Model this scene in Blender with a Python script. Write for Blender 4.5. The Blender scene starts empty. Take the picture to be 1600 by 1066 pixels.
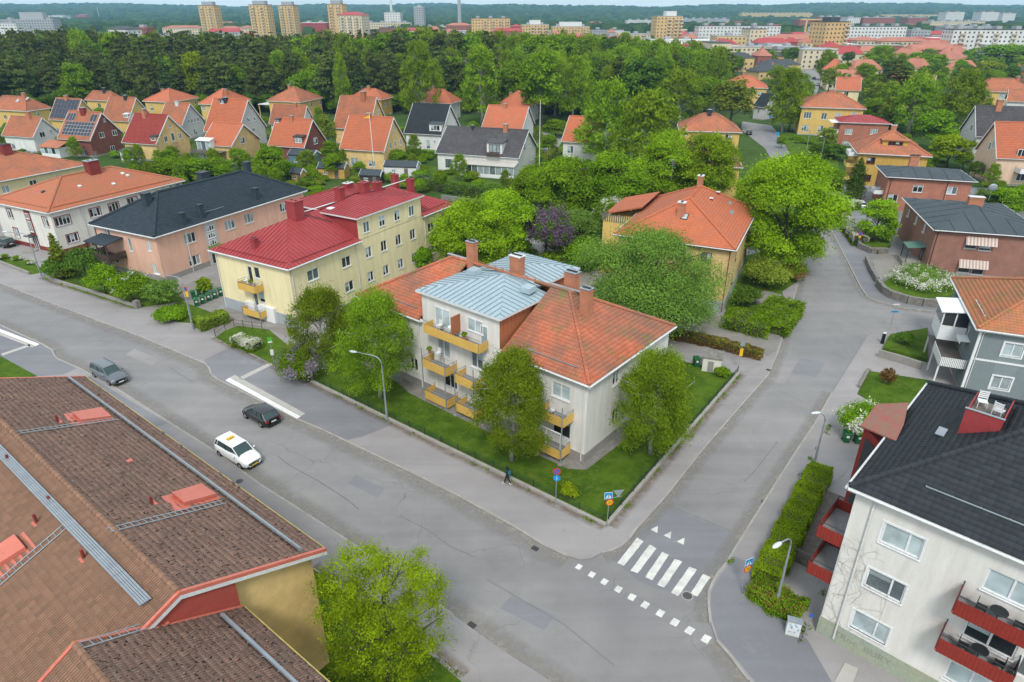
import bpy,math,random
import numpy as np
from mathutils import Vector,Matrix

S=bpy.context.scene
COL=S.collection
R=math.radians
rnd=random.Random(7)

# ------------------------------------------------------------------ camera, sky, sun, exposure
F_PX,CX,CY,HOR,CAMH=1040.0,800.0,533.0,17.0,35.0
PITCH=math.atan((CY-HOR)/F_PX)
cam_d=bpy.data.cameras.new('camera')
cam_d.sensor_fit='HORIZONTAL';cam_d.sensor_width=36.0
cam_d.lens=36.0*F_PX/1600.0
cam_d.clip_start=0.5;cam_d.clip_end=20000
cam=bpy.data.objects.new('camera',cam_d);COL.objects.link(cam)
cam.location=(0,0,CAMH);cam.rotation_euler=(R(90)-PITCH,0,0)
S.camera=cam

SUN_EL,SUN_AZ=50.0,264.0
W=bpy.data.worlds.new('World');S.world=W;W.use_nodes=True
nt=W.node_tree;nt.nodes.clear()
out=nt.nodes.new('ShaderNodeOutputWorld');bg=nt.nodes.new('ShaderNodeBackground')
sky=nt.nodes.new('ShaderNodeTexSky');sky.sky_type='NISHITA';sky.sun_disc=False
sky.sun_elevation=R(SUN_EL);sky.sun_rotation=R(90-SUN_AZ)
sky.altitude=50;sky.air_density=1.0;sky.dust_density=1.5;sky.ozone_density=1.0
hsv=nt.nodes.new('ShaderNodeHueSaturation');hsv.inputs['Saturation'].default_value=0.55
tc=nt.nodes.new('ShaderNodeTexCoord');mp=nt.nodes.new('ShaderNodeMapping');mp.inputs['Scale'].default_value=(1.0,1.0,5.0)
nz=nt.nodes.new('ShaderNodeTexNoise');nz.inputs['Scale'].default_value=2.2;nz.inputs['Detail'].default_value=6
rp=nt.nodes.new('ShaderNodeValToRGB');rp.color_ramp.elements[0].position=0.25;rp.color_ramp.elements[1].position=0.75
rp.color_ramp.elements[0].color=(0.45,0.45,0.45,1);rp.color_ramp.elements[1].color=(0.95,0.95,0.95,1)
mx=nt.nodes.new('ShaderNodeMixRGB');mx.inputs['Color2'].default_value=(7.3,8.2,8.85,1)
nt.links.new(sky.outputs[0],hsv.inputs['Color']);nt.links.new(hsv.outputs[0],mx.inputs['Color1'])
nt.links.new(tc.outputs['Generated'],mp.inputs['Vector']);nt.links.new(mp.outputs[0],nz.inputs['Vector'])
nt.links.new(nz.outputs[0],rp.inputs[0]);nt.links.new(rp.outputs[0],mx.inputs['Fac'])
nt.links.new(mx.outputs[0],bg.inputs['Color']);nt.links.new(bg.outputs[0],out.inputs['Surface'])
bg.inputs['Strength'].default_value=0.10
sd=bpy.data.lights.new('sun','SUN');sd.energy=1.5;sd.angle=R(13);sd.color=(1.0,0.965,0.91)
sun=bpy.data.objects.new('sun',sd);COL.objects.link(sun)
dv=Vector((math.cos(R(SUN_EL))*math.cos(R(SUN_AZ)),math.cos(R(SUN_EL))*math.sin(R(SUN_AZ)),math.sin(R(SUN_EL))))
sun.rotation_euler=dv.to_track_quat('Z','Y').to_euler();sun.location=(0,0,120)
S.view_settings.view_transform='Standard';S.view_settings.look='None'
S.view_settings.gamma=1.0;S.view_settings.use_curve_mapping=False
S.view_settings.exposure=0.78
S.render.engine='CYCLES'
S.cycles.max_bounces=6;S.cycles.diffuse_bounces=3;S.cycles.glossy_bounces=2;S.cycles.transmission_bounces=4
S.cycles.volume_bounces=0;S.cycles.transparent_max_bounces=6
S.cycles.use_denoising=True
try:S.cycles.caustics_reflective=False;S.cycles.caustics_refractive=False
except Exception:pass

# ------------------------------------------------------------------ measuring helpers
CP,SP=math.cos(PITCH),math.sin(PITCH)
def ray(u,v):
    return Vector((u-CX,F_PX*CP-(v-CY)*SP,-F_PX*SP-(v-CY)*CP))
def at(u,v,z=0.0):
    """world point at height z seen at photo pixel (u, v)"""
    d=ray(u,v);t=(z-CAMH)/d.z
    return Vector((d.x*t,d.y*t,z))
def hitp(u,v,p0,n):
    d=ray(u,v);o=Vector((0,0,CAMH))
    t=(p0-o).dot(n)/d.dot(n)
    return o+d*t
def zat(x,y,v):
    k=(CY-v)/F_PX
    return CAMH+y*(k*CP-SP)/(CP+k*SP)
def xat(u,y,z):
    return(u-CX)*(y*CP-(z-CAMH)*SP)/F_PX

# ------------------------------------------------------------------ materials
MATS={}
def _new(name):
    m=bpy.data.materials.new(name);m.use_nodes=True
    n=m.node_tree;n.nodes.clear()
    o=n.nodes.new('ShaderNodeOutputMaterial');b=n.nodes.new('ShaderNodeBsdfPrincipled')
    n.links.new(b.outputs[0],o.inputs[0]);MATS[name]=m
    return m,n,b
def _c(c):return(c[0],c[1],c[2],1)
def noise(n,vec,scale,detail=3,rough=0.55):
    t=n.nodes.new('ShaderNodeTexNoise');t.inputs['Scale'].default_value=scale
    t.inputs['Detail'].default_value=detail;t.inputs['Roughness'].default_value=rough
    if vec is not None:n.links.new(vec,t.inputs['Vector'])
    return t.outputs['Fac']
def ramp(n,f,lo,hi,c0=(0,0,0),c1=(1,1,1)):
    r=n.nodes.new('ShaderNodeValToRGB');e=r.color_ramp.elements
    e[0].position=lo;e[1].position=hi;e[0].color=_c(c0);e[1].color=_c(c1)
    n.links.new(f,r.inputs[0]);return r.outputs[0]
def mix(n,f,a,b,mode='MIX'):
    m=n.nodes.new('ShaderNodeMixRGB');m.blend_type=mode
    for s,x in(('Fac',f),('Color1',a),('Color2',b)):
        if isinstance(x,(int,float)):m.inputs[s].default_value=x
        elif isinstance(x,tuple):m.inputs[s].default_value=_c(x)
        else:n.links.new(x,m.inputs[s])
    return m.outputs[0]
def bump(n,b,h,strength,dist=0.02):
    t=n.nodes.new('ShaderNodeBump');t.inputs['Strength'].default_value=strength;t.inputs['Distance'].default_value=dist
    n.links.new(h,t.inputs['Height']);n.links.new(t.outputs[0],b.inputs['Normal'])
def pos(n,obj=False):
    if obj:return n.nodes.new('ShaderNodeTexCoord').outputs['Object']
    return n.nodes.new('ShaderNodeNewGeometry').outputs['Position']
def pm(name,c1,c2=None,scale=3.0,rough=0.8,bmp=0.0,metal=0.0,fine=None,spec=0.3,dist=0.02):
    """plain surface: two tones mixed by a broad noise, a finer grain on top"""
    if name in MATS:return MATS[name]
    m,n,b=_new(name);c2=c2 or tuple(x*0.82 for x in c1)
    p=pos(n);f=ramp(n,noise(n,p,scale,5,0.6),0.3,0.7)
    c=mix(n,f,c1,c2)
    g=noise(n,p,fine or scale*12,2)
    c=mix(n,0.35,c,mix(n,1.0,c,ramp(n,g,0.2,0.8,(0.55,)*3,(1.4,)*3),'MULTIPLY'))
    n.links.new(c,b.inputs['Base Color'])
    b.inputs['Roughness'].default_value=rough;b.inputs['Metallic'].default_value=metal
    b.inputs['Specular IOR Level'].default_value=spec
    if bmp:bump(n,b,g,bmp,dist)
    return m
def leafm(name,c1,c2,trans=0.25):
    """foliage: every leaf its own tone between two greens"""
    m,n,b=_new(name)
    a=n.nodes.new('ShaderNodeAttribute');a.attribute_name='rnd'
    c=mix(n,a.outputs['Fac'],c1,c2)
    oi=n.nodes.new('ShaderNodeObjectInfo')
    h=n.nodes.new('ShaderNodeHueSaturation')
    mm=n.nodes.new('ShaderNodeMapRange');mm.inputs['To Min'].default_value=0.8;mm.inputs['To Max'].default_value=1.2
    n.links.new(oi.outputs['Random'],mm.inputs['Value']);n.links.new(mm.outputs[0],h.inputs['Value'])
    m2=n.nodes.new('ShaderNodeMapRange');m2.inputs['To Min'].default_value=0.49;m2.inputs['To Max'].default_value=0.51
    n.links.new(oi.outputs['Random'],m2.inputs['Value']);n.links.new(m2.outputs[0],h.inputs['Hue'])
    n.links.new(c,h.inputs['Color'])
    n.nodes.remove(b);o=[x for x in n.nodes if x.type=='OUTPUT_MATERIAL'][0]
    d=n.nodes.new('ShaderNodeBsdfDiffuse');t=n.nodes.new('ShaderNodeBsdfTranslucent');s=n.nodes.new('ShaderNodeMixShader')
    s.inputs[0].default_value=trans
    n.links.new(h.outputs[0],d.inputs[0]);n.links.new(h.outputs[0],t.inputs[0])
    n.links.new(d.outputs[0],s.inputs[1]);n.links.new(t.outputs[0],s.inputs[2]);n.links.new(s.outputs[0],o.inputs[0])
    return m
def tilem(name,c1,c2,patch=None,moss=None,mossamt=0.0,rough=0.85,pscale=0.35,pits=False,pamt=0.7,pw=0.42):
    """roof tiles: a tone per tile, weathered patches, lichen"""
    m,n,b=_new(name);p=pos(n)
    a=n.nodes.new('ShaderNodeAttribute');a.attribute_name='rnd'
    c=mix(n,a.outputs['Fac'],c1,c2)
    if patch:c=mix(n,ramp(n,noise(n,p,pscale,5,0.65),pw,pw+.24),c,mix(n,pamt,c,patch))
    if moss:c=mix(n,ramp(n,noise(n,p,pscale*2.3,6,0.7),0.62-mossamt*0.2,0.8-mossamt*0.2),c,moss)
    g=noise(n,p,22,3,0.7)
    c=mix(n,1.0,c,ramp(n,g,0.2,0.8,(0.72,)*3,(1.22,)*3),'MULTIPLY')
    if pits:
        c=mix(n,ramp(n,noise(n,p,6.5,2,0.5),0.615,0.65),c,(0.03,0.02,0.018));c=mix(n,ramp(n,noise(n,p,7.7,1,0.5),0.72,0.76),c,(0.42,0.36,0.32))  # first mix paints the shadow of small tile holes as dark specks
    n.links.new(c,b.inputs['Base Color']);b.inputs['Roughness'].default_value=rough
    b.inputs['Specular IOR Level'].default_value=0.25
    bump(n,b,g,0.4,0.01)
    return m
def brickm(name,c1,c2,mortar,bw=0.26,bh=0.085,mor=0.01):
    m,n,b=_new(name)
    o=pos(n,True);s=n.nodes.new('ShaderNodeSeparateXYZ');n.links.new(o,s.inputs[0])
    ad=n.nodes.new('ShaderNodeMath');n.links.new(s.outputs[0],ad.inputs[0]);n.links.new(s.outputs[1],ad.inputs[1])
    cb=n.nodes.new('ShaderNodeCombineXYZ');n.links.new(ad.outputs[0],cb.inputs[0]);n.links.new(s.outputs[2],cb.inputs[1])
    t=n.nodes.new('ShaderNodeTexBrick');t.inputs['Scale'].default_value=1
    t.inputs['Brick Width'].default_value=bw;t.inputs['Row Height'].default_value=bh;t.inputs['Mortar Size'].default_value=mor
    t.inputs['Color1'].default_value=_c(c1);t.inputs['Color2'].default_value=_c(c2);t.inputs['Mortar'].default_value=_c(mortar)
    n.links.new(cb.outputs[0],t.inputs['Vector'])
    g=noise(n,pos(n),0.8,4)
    c=mix(n,1.0,t.outputs['Color'],ramp(n,g,0.25,0.75,(0.8,)*3,(1.15,)*3),'MULTIPLY')
    n.links.new(c,b.inputs['Base Color']);b.inputs['Roughness'].default_value=0.85
    bump(n,b,t.outputs['Fac'],-0.4,0.01)
    return m
def plasterm(name,c,dirt=0.2,streak=True):
    m,n,b=_new(name);p=pos(n)
    mp_=n.nodes.new('ShaderNodeMapping');mp_.inputs['Scale'].default_value=(1.2,1.2,0.18);n.links.new(p,mp_.inputs['Vector'])
    f=ramp(n,noise(n,mp_.outputs[0],1.3,6,0.65),0.35,0.8)
    k=mix(n,f,c,tuple(x*(1-dirt)*y for x,y in zip(c,(0.98,0.97,0.93))))
    g=noise(n,p,9,4,0.7)
    k=mix(n,1.0,k,ramp(n,g,0.2,0.8,(0.93,)*3,(1.05,)*3),'MULTIPLY')
    n.links.new(k,b.inputs['Base Color']);b.inputs['Roughness'].default_value=0.9;b.inputs['Specular IOR Level'].default_value=0.2
    bump(n,b,noise(n,p,40,2),0.25,0.01)
    return m
def glassm(name,c,rough=0.08):
    m,n,b=_new(name)
    f=noise(n,pos(n),0.9,2)
    n.links.new(mix(n,ramp(n,f,0.3,0.7),c,tuple(x*0.6 for x in c)),b.inputs['Base Color'])
    b.inputs['Roughness'].default_value=rough;b.inputs['Specular IOR Level'].default_value=0.6
    return m

def asphaltm(name,base,tint,patchy=0.5,crack=0.5):
    m,n,b=_new(name);p=pos(n)
    big=noise(n,p,0.06,5,0.6);mid=noise(n,p,0.5,5,0.65);fine=noise(n,p,28,3,0.8)
    c=mix(n,ramp(n,big,0.36,0.64),base,tint)
    c=mix(n,1.0,c,ramp(n,mid,0.3,0.7,(1-0.14*patchy,)*3,(1+0.09*patchy,)*3),'MULTIPLY')
    # wheel-polished streaks along the main street
    mpp=n.nodes.new('ShaderNodeMapping');mpp.inputs['Rotation'].default_value=(0,0,R(38));mpp.inputs['Scale'].default_value=(0.03,0.55,1)
    n.links.new(p,mpp.inputs['Vector'])
    st=noise(n,mpp.outputs[0],1.0,4,0.6)
    c=mix(n,1.0,c,ramp(n,st,0.35,0.68,(0.92,)*3,(1.07,)*3),'MULTIPLY')
    vp=n.nodes.new('ShaderNodeTexVoronoi');vp.inputs['Scale'].default_value=0.11;n.links.new(mpp.outputs[0],vp.inputs['Vector']);vp.inputs['Scale'].default_value=0.9
    sp_=n.nodes.new('ShaderNodeSeparateColor');n.links.new(vp.outputs['Color'],sp_.inputs[0])
    c=mix(n,1.0,c,ramp(n,sp_.outputs[0],0.1,0.9,(0.965,)*3,(1.03,)*3),'MULTIPLY')
    c=mix(n,ramp(n,noise(n,p,1.7,4,0.7),0.66,0.8),c,mix(n,0.5,c,(0.09,0.085,0.08)))
    c=mix(n,ramp(n,noise(n,p,0.22,5,0.75),0.58,0.7),c,mix(n,0.28,c,(0.32,0.30,0.28)))
    v=n.nodes.new('ShaderNodeTexVoronoi');v.feature='DISTANCE_TO_EDGE';v.inputs['Scale'].default_value=0.16
    wv=mix(n,0.12,p,n.nodes.new('ShaderNodeTexNoise').outputs['Color'],'ADD')
    dn=n.nodes.new('ShaderNodeTexNoise');dn.inputs['Scale'].default_value=0.9;dn.inputs['Detail'].default_value=4
    n.links.new(p,dn.inputs['Vector'])
    wv=mix(n,1.0,p,dn.outputs['Color'],'ADD');n.links.new(wv,v.inputs['Vector'])
    ck=ramp(n,v.outputs['Distance'],0.0,0.006,(1,)*3,(0,)*3)
    msk=ramp(n,noise(n,p,0.13,2),0.48,0.62)
    c=mix(n,mix(n,1.0,ck,msk,'MULTIPLY'),c,mix(n,crack,c,(0.05,0.05,0.05)))
    c=mix(n,1.0,c,ramp(n,fine,0.2,0.8,(0.84,)*3,(1.16,)*3),'MULTIPLY')
    n.links.new(c,b.inputs['Base Color']);b.inputs['Roughness'].default_value=0.85;b.inputs['Specular IOR Level'].default_value=0.3
    bump(n,b,fine,0.35,0.01)
    return m
def dustm(name='kerb_dust',c1=(0.30,0.275,0.235),c2=(0.22,0.205,0.185)):
    m,n,b=_new(name);p=pos(n);a=n.nodes.new('ShaderNodeAttribute');a.attribute_name='edge'
    c=mix(n,noise(n,p,2.0,3),c1,c2);n.links.new(c,b.inputs['Base Color']);b.inputs['Roughness'].default_value=0.95
    f=mix(n,1.0,a.outputs['Fac'],ramp(n,noise(n,p,1.1,5,0.75),0.3,0.62),'MULTIPLY');n.links.new(f,b.inputs['Alpha'])
    return m
def grassm(name,c1,c2,c3,s=0.5):
    m,n,b=_new(name);p=pos(n)
    c=mix(n,ramp(n,noise(n,p,s,6,0.65),0.4,0.6),c1,c2)
    c=mix(n,ramp(n,noise(n,p,s*5,4,0.7),0.52,0.75),c,c3)
    f=noise(n,p,14,5,0.85)
    c=mix(n,1.0,c,ramp(n,f,0.25,0.75,(0.6,)*3,(1.35,)*3),'MULTIPLY')
    n.links.new(c,b.inputs['Base Color']);b.inputs['Roughness'].default_value=0.95;b.inputs['Specular IOR Level'].default_value=0.1
    bump(n,b,f,1.0,0.08)
    return m

M_ASPH=asphaltm('road_asphalt',(0.192,0.187,0.188),(0.25,0.24,0.233))
M_PAVE=asphaltm('pavement_asphalt',(0.295,0.275,0.27),(0.245,0.23,0.226),0.4,0.35)
M_PAVE2=asphaltm('fresh_pavement_asphalt',(0.175,0.175,0.188),(0.205,0.205,0.215),0.4,0.2)
M_YARD=asphaltm('yard_gravel',(0.27,0.25,0.225),(0.2,0.187,0.17),1.0,0.2)
M_GRASS=grassm('lawn_grass',(0.048,0.10,0.007),(0.085,0.15,0.011),(0.14,0.17,0.03))
M_GARDEN=grassm('garden_ground',(0.035,0.08,0.012),(0.055,0.10,0.02),(0.10,0.095,0.05),0.12)
M_FARG=grassm('far_ground',(0.03,0.055,0.02),(0.05,0.085,0.03),(0.11,0.11,0.085),0.012)
M_HILL=grassm('hill_forest',(0.014,0.034,0.014),(0.03,0.06,0.02),(0.05,0.085,0.03),0.006)
M_KERB=pm('granite_kerb',(0.36,0.34,0.315),(0.27,0.25,0.225),1.5,0.85,0.3)
M_STONE=pm('rubble_stone',(0.25,0.235,0.21),(0.15,0.14,0.125),2.2,0.9,0.6)
M_PAINT=pm('road_paint',(0.68,0.67,0.63),(0.46,0.45,0.42),1.3,0.8,0.2,fine=14)
M_WHITE=pm('white_paint',(0.74,0.75,0.75),(0.68,0.69,0.69),0.7,0.6)
M_OFFW=pm('offwhite_metal',(0.66,0.67,0.66),None,0.7,0.5)
M_STEEL=pm('galvanised_steel',(0.34,0.38,0.405),(0.27,0.30,0.325),2.0,0.42,0.0,0.35)
M_DSTEEL=pm('dark_steel',(0.035,0.04,0.045),None,2.0,0.5)
M_LAMPH=pm('lamp_head_grey',(0.62,0.65,0.66),None,2,0.4)
M_GREENF=pm('dark_green_fence_paint',(0.012,0.04,0.022),None,2,0.5)
M_CONC=pm('plinth_concrete',(0.30,0.285,0.26),(0.235,0.22,0.20),0.9,0.9,0.2)
M_CONCG=pm('grey_blue_plinth',(0.36,0.39,0.41),None,0.9,0.9,0.1)
M_BALC=pm('yellow_sheet_metal',(0.66,0.42,0.105),(0.58,0.365,0.09),0.6,0.55)
M_BALCG=pm('balcony_floor',(0.22,0.22,0.22),None,2,0.8)
M_WOOD=pm('weathered_wood',(0.19,0.165,0.14),(0.11,0.095,0.08),3,0.85,0.4)
M_DWOOD=pm('dark_stained_wood',(0.075,0.05,0.04),(0.05,0.035,0.03),3,0.8,0.3)
M_BARK=pm('bark',(0.10,0.085,0.065),(0.06,0.05,0.04),4,0.95,0.6)
M_BIRCH=pm('birch_bark',(0.5,0.49,0.45),(0.12,0.11,0.10),5,0.85,0.3)
M_PBARK=pm('pine_bark',(0.20,0.105,0.055),(0.10,0.06,0.04),2,0.95,0.5)
M_REDMETAL=pm('crimson_sheet_metal',(0.33,0.052,0.054),(0.27,0.040,0.042),0.35,0.55,spec=0.25)
M_RUST=pm('copper_brown_cladding',(0.40,0.145,0.065),(0.32,0.115,0.052),0.5,0.5)
M_ZINC=pm('pale_zinc_sheet',(0.33,0.42,0.455),(0.285,0.37,0.405),0.35,0.38,spec=0.5)
M_ZSEAM=pm('shaded_zinc_seam',(0.22,0.285,0.31),(0.19,0.25,0.275),0.8,0.5)  # darker copy of the zinc: shade at the seams put into the colour
M_CORAL=pm('coral_sheet_metal',(0.56,0.165,0.115),(0.48,0.13,0.09),0.8,0.45)
M_REDTRIM=pm('dark_red_paint',(0.22,0.035,0.03),None,1,0.55)
M_BREDMET=pm('brick_red_balcony_sheet',(0.27,0.032,0.022),(0.22,0.026,0.018),0.6,0.5)
M_FELT=pm('roof_felt_blue_grey',(0.062,0.078,0.088),(0.05,0.062,0.07),0.25,0.85,0.15)
M_SOLAR=pm('solar_cell',(0.012,0.016,0.035),None,1,0.2,spec=0.6)
M_CHBRICK=brickm('chimney_brick',(0.50,0.155,0.06),(0.40,0.12,0.05),(0.36,0.26,0.19))
M_GL=[glassm('window_glass_dark',(0.025,0.032,0.034)),glassm('window_glass_curtain',(0.36,0.42,0.43),0.15),
        glassm('window_glass_mid',(0.13,0.17,0.18)),glassm('window_glass_blind',(0.50,0.60,0.62),0.2)]
M_BLACKP=pm('black_plastic',(0.02,0.021,0.022),None,2,0.5)
M_GREENP=pm('green_plastic_bin',(0.012,0.115,0.035),(0.012,0.095,0.03),1,0.45)

L_BIRCH=leafm('birch_leaves',(0.076,0.134,0.008),(0.300,0.437,0.025),0.35)
L_MAPLE=leafm('maple_leaves',(0.119,0.214,0.008),(0.368,0.573,0.022),0.35)
L_GREEN=leafm('broad_leaves',(0.068,0.138,0.005),(0.246,0.410,0.017),0.3)
L_DARK=leafm('dark_leaves',(0.036,0.076,0.009),(0.137,0.239,0.027),0.2)
L_PINE=leafm('pine_needles',(0.033,0.049,0.013),(0.137,0.170,0.038),0.15)
L_SPRUCE=leafm('spruce_needles',(0.022,0.041,0.013),(0.099,0.143,0.038),0.1)
L_WILLOW=leafm('greyish_leaves',(0.079,0.143,0.022),(0.246,0.396,0.062),0.35)
L_OLIVE=leafm('olive_leaves',(0.087,0.127,0.014),(0.300,0.383,0.041),0.3)
L_RUSSET=leafm('russet_leaves',(0.114,0.061,0.019),(0.311,0.197,0.057),0.25)
L_LIME=leafm('young_lime_leaves',(0.115,0.170,0.006),(0.368,0.505,0.017),0.4)
L_LILAC=leafm('lilac_blossom',(0.085,0.05,0.10),(0.215,0.14,0.22),0.2)
L_PLILAC=leafm('pale_lilac_blossom',(0.253,0.187,0.286),(0.418,0.341,0.451),0.2)
L_BLOS=leafm('white_blossom',(0.462,0.484,0.374),(0.748,0.748,0.638),0.2)

# ------------------------------------------------------------------ mesh building
class MB:
    def __init__(s):s.v=[];s.f=[];s.m=[];s.ms=[]
    def mi(s,mat):
        if mat not in s.ms:s.ms.append(mat)
        return s.ms.index(mat)
    def poly(s,pts,mat):
        n=len(s.v);s.v+=[tuple(p)for p in pts];s.f.append(tuple(range(n,n+len(pts))));s.m.append(s.mi(mat))
    def box(s,x0,y0,z0,x1,y1,z1,mat,M=None):
        if x0>x1:x0,x1=x1,x0
        if y0>y1:y0,y1=y1,y0
        if z0>z1:z0,z1=z1,z0
        c=[(x0,y0,z0),(x1,y0,z0),(x1,y1,z0),(x0,y1,z0),(x0,y0,z1),(x1,y0,z1),(x1,y1,z1),(x0,y1,z1)]
        if M is not None:c=[tuple(M@Vector(p))for p in c]
        n=len(s.v);s.v+=c;k=s.mi(mat)
        for q in((0,3,2,1),(4,5,6,7),(0,1,5,4),(1,2,6,5),(2,3,7,6),(3,0,4,7)):
            s.f.append(tuple(n+i for i in q));s.m.append(k)
    def hexa(s,c,mat):
        n=len(s.v);s.v+=[tuple(p)for p in c];k=s.mi(mat)
        for q in((0,3,2,1),(4,5,6,7),(0,1,5,4),(1,2,6,5),(2,3,7,6),(3,0,4,7)):
            s.f.append(tuple(n+i for i in q));s.m.append(k)
    def prism(s,pts,d,mat):
        """closed prism: polygon pts (3D) swept by vector d"""
        d=Vector(d);a=[Vector(p)for p in pts];b=[p+d for p in a];n=len(s.v);L=len(a)
        s.v+=[tuple(p)for p in a+b];k=s.mi(mat)
        s.f.append(tuple(range(n+L-1,n-1,-1)));s.m.append(k)
        s.f.append(tuple(range(n+L,n+2*L)));s.m.append(k)
        for i in range(L):
            j=(i+1)%L;s.f.append((n+i,n+j,n+L+j,n+L+i));s.m.append(k)
    def tube(s,pts,r,mat,seg=8,r1=None,caps=True):
        pts=[Vector(p)for p in pts];n0=len(s.v);k=s.mi(mat);N=len(pts)
        up=Vector((0,0,1));prev=None
        for i,p in enumerate(pts):
            t=(pts[min(i+1,N-1)]-pts[max(i-1,0)]).normalized()
            a=t.cross(up if abs(t.z)<0.95 else Vector((1,0,0))).normalized()
            if prev is not None:
                a=(prev-t*prev.dot(t)).normalized()
            prev=a;b=t.cross(a)
            rr=r if r1 is None else r+(r1-r)*i/(N-1)
            if isinstance(r,(list,tuple)):rr=r[i]
            for j in range(seg):
                w=2*math.pi*j/seg;s.v.append(tuple(p+(a*math.cos(w)+b*math.sin(w))*rr))
        for i in range(N-1):
            for j in range(seg):
                q=n0+i*seg;s.f.append((q+j,q+(j+1)%seg,q+seg+(j+1)%seg,q+seg+j));s.m.append(k)
        if caps:
            s.f.append(tuple(n0+j for j in range(seg-1,-1,-1)));s.m.append(k)
            s.f.append(tuple(n0+(N-1)*seg+j for j in range(seg)));s.m.append(k)
    def cyl(s,x,y,z0,z1,r,mat,seg=12,r1=None):
        s.tube([(x,y,z0),(x,y,z1)],r,mat,seg,r1)
    def ball(s,c,r,mat,seg=10,rings=6):
        n=len(s.v);k=s.mi(mat);r=r if isinstance(r,(tuple,list))else(r,r,r)
        for i in range(1,rings):
            t=math.pi*i/rings
            for j in range(seg):
                w=2*math.pi*j/seg
                s.v.append((c[0]+r[0]*math.sin(t)*math.cos(w),c[1]+r[1]*math.sin(t)*math.sin(w),c[2]+r[2]*math.cos(t)))
        s.v.append((c[0],c[1],c[2]+r[2]));s.v.append((c[0],c[1],c[2]-r[2]));T=n+(rings-1)*seg
        for j in range(seg):
            s.f.append((T,n+j,n+(j+1)%seg));s.m.append(k)
            q=n+(rings-2)*seg;s.f.append((T+1,q+(j+1)%seg,q+j));s.m.append(k)
        for i in range(rings-2):
            for j in range(seg):
                q=n+i*seg;s.f.append((q+j,q+seg+j,q+seg+(j+1)%seg,q+(j+1)%seg));s.m.append(k)
    def mesh(s,name,smooth=False):
        me=bpy.data.meshes.new(name);me.from_pydata(s.v,[],s.f)
        for m in s.ms:me.materials.append(m)
        if len(s.ms)>1:me.polygons.foreach_set('material_index',s.m)
        if smooth:me.polygons.foreach_set('use_smooth',[True]*len(s.f))
        me.update();return me
    def build(s,name,parent=None,loc=None,smooth=False):
        return ob(name,s.mesh(name,smooth),parent,loc)
def ob(name,me,parent=None,loc=None,rz=None):
    o=bpy.data.objects.new(name,me);COL.objects.link(o)
    if parent is not None:o.parent=parent
    if loc is not None:o.location=loc
    if rz is not None:o.rotation_euler=(0,0,rz)
    return o
def tag(o,label,cat,group=None,kind=None):
    if label:o['label']=label
    if cat:o['category']=cat
    if group:o['group']=group
    if kind:o['kind']=kind
    return o
def thing(name,label,cat,loc=(0,0,0),rz=0.0,group=None):
    o=bpy.data.objects.new(name,None);COL.objects.link(o);o.empty_display_size=0.5
    o.location=loc;o.rotation_euler=(0,0,rz);return tag(o,label,cat,group)
def copytree(o,parent=None):
    c=o.copy();COL.objects.link(c)
    if parent is not None:c.parent=parent
    for ch in o.children:copytree(ch,c)
    return c
def sheet(name,pts,z,mat,label=None,th=0.0,kind='structure'):
    """ground sheet from world xy points; th > 0 gives it vertical sides"""
    b=MB();P=[(p[0],p[1],z)for p in pts]
    a=sum(P[i][0]*P[(i+1)%len(P)][1]-P[(i+1)%len(P)][0]*P[i][1]for i in range(len(P)))
    if a<0:P.reverse()
    if th:b.prism([(p[0],p[1],z-th)for p in P],(0,0,th),mat)
    else:b.poly(P,mat)
    o=b.build(name);o['kind']=kind
    if label:o['label']=label
    return o
def npmesh(name,V,Fq,mats,rv=None,mi=None,smooth=False):
    """fast mesh from numpy arrays; Fq (n,k) faces; rv per-face 'rnd' value"""
    me=bpy.data.meshes.new(name);n,k=Fq.shape
    me.vertices.add(len(V));me.vertices.foreach_set('co',V.astype(np.float32).ravel())
    me.loops.add(n*k);me.loops.foreach_set('vertex_index',Fq.astype(np.int32).ravel())
    me.polygons.add(n);me.polygons.foreach_set('loop_start',np.arange(0,n*k,k,dtype=np.int32))
    try:me.polygons.foreach_set('loop_total',np.full(n,k,dtype=np.int32))
    except Exception:pass
    for m in mats:me.materials.append(m)
    if mi is not None:me.polygons.foreach_set('material_index',mi.astype(np.int32))
    if smooth:me.polygons.foreach_set('use_smooth',np.ones(n,dtype=bool))
    if rv is not None:
        a=me.attributes.new('rnd','FLOAT','FACE');a.data.foreach_set('value',rv.astype(np.float32))
    me.update(calc_edges=True);me.validate();return me

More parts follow.
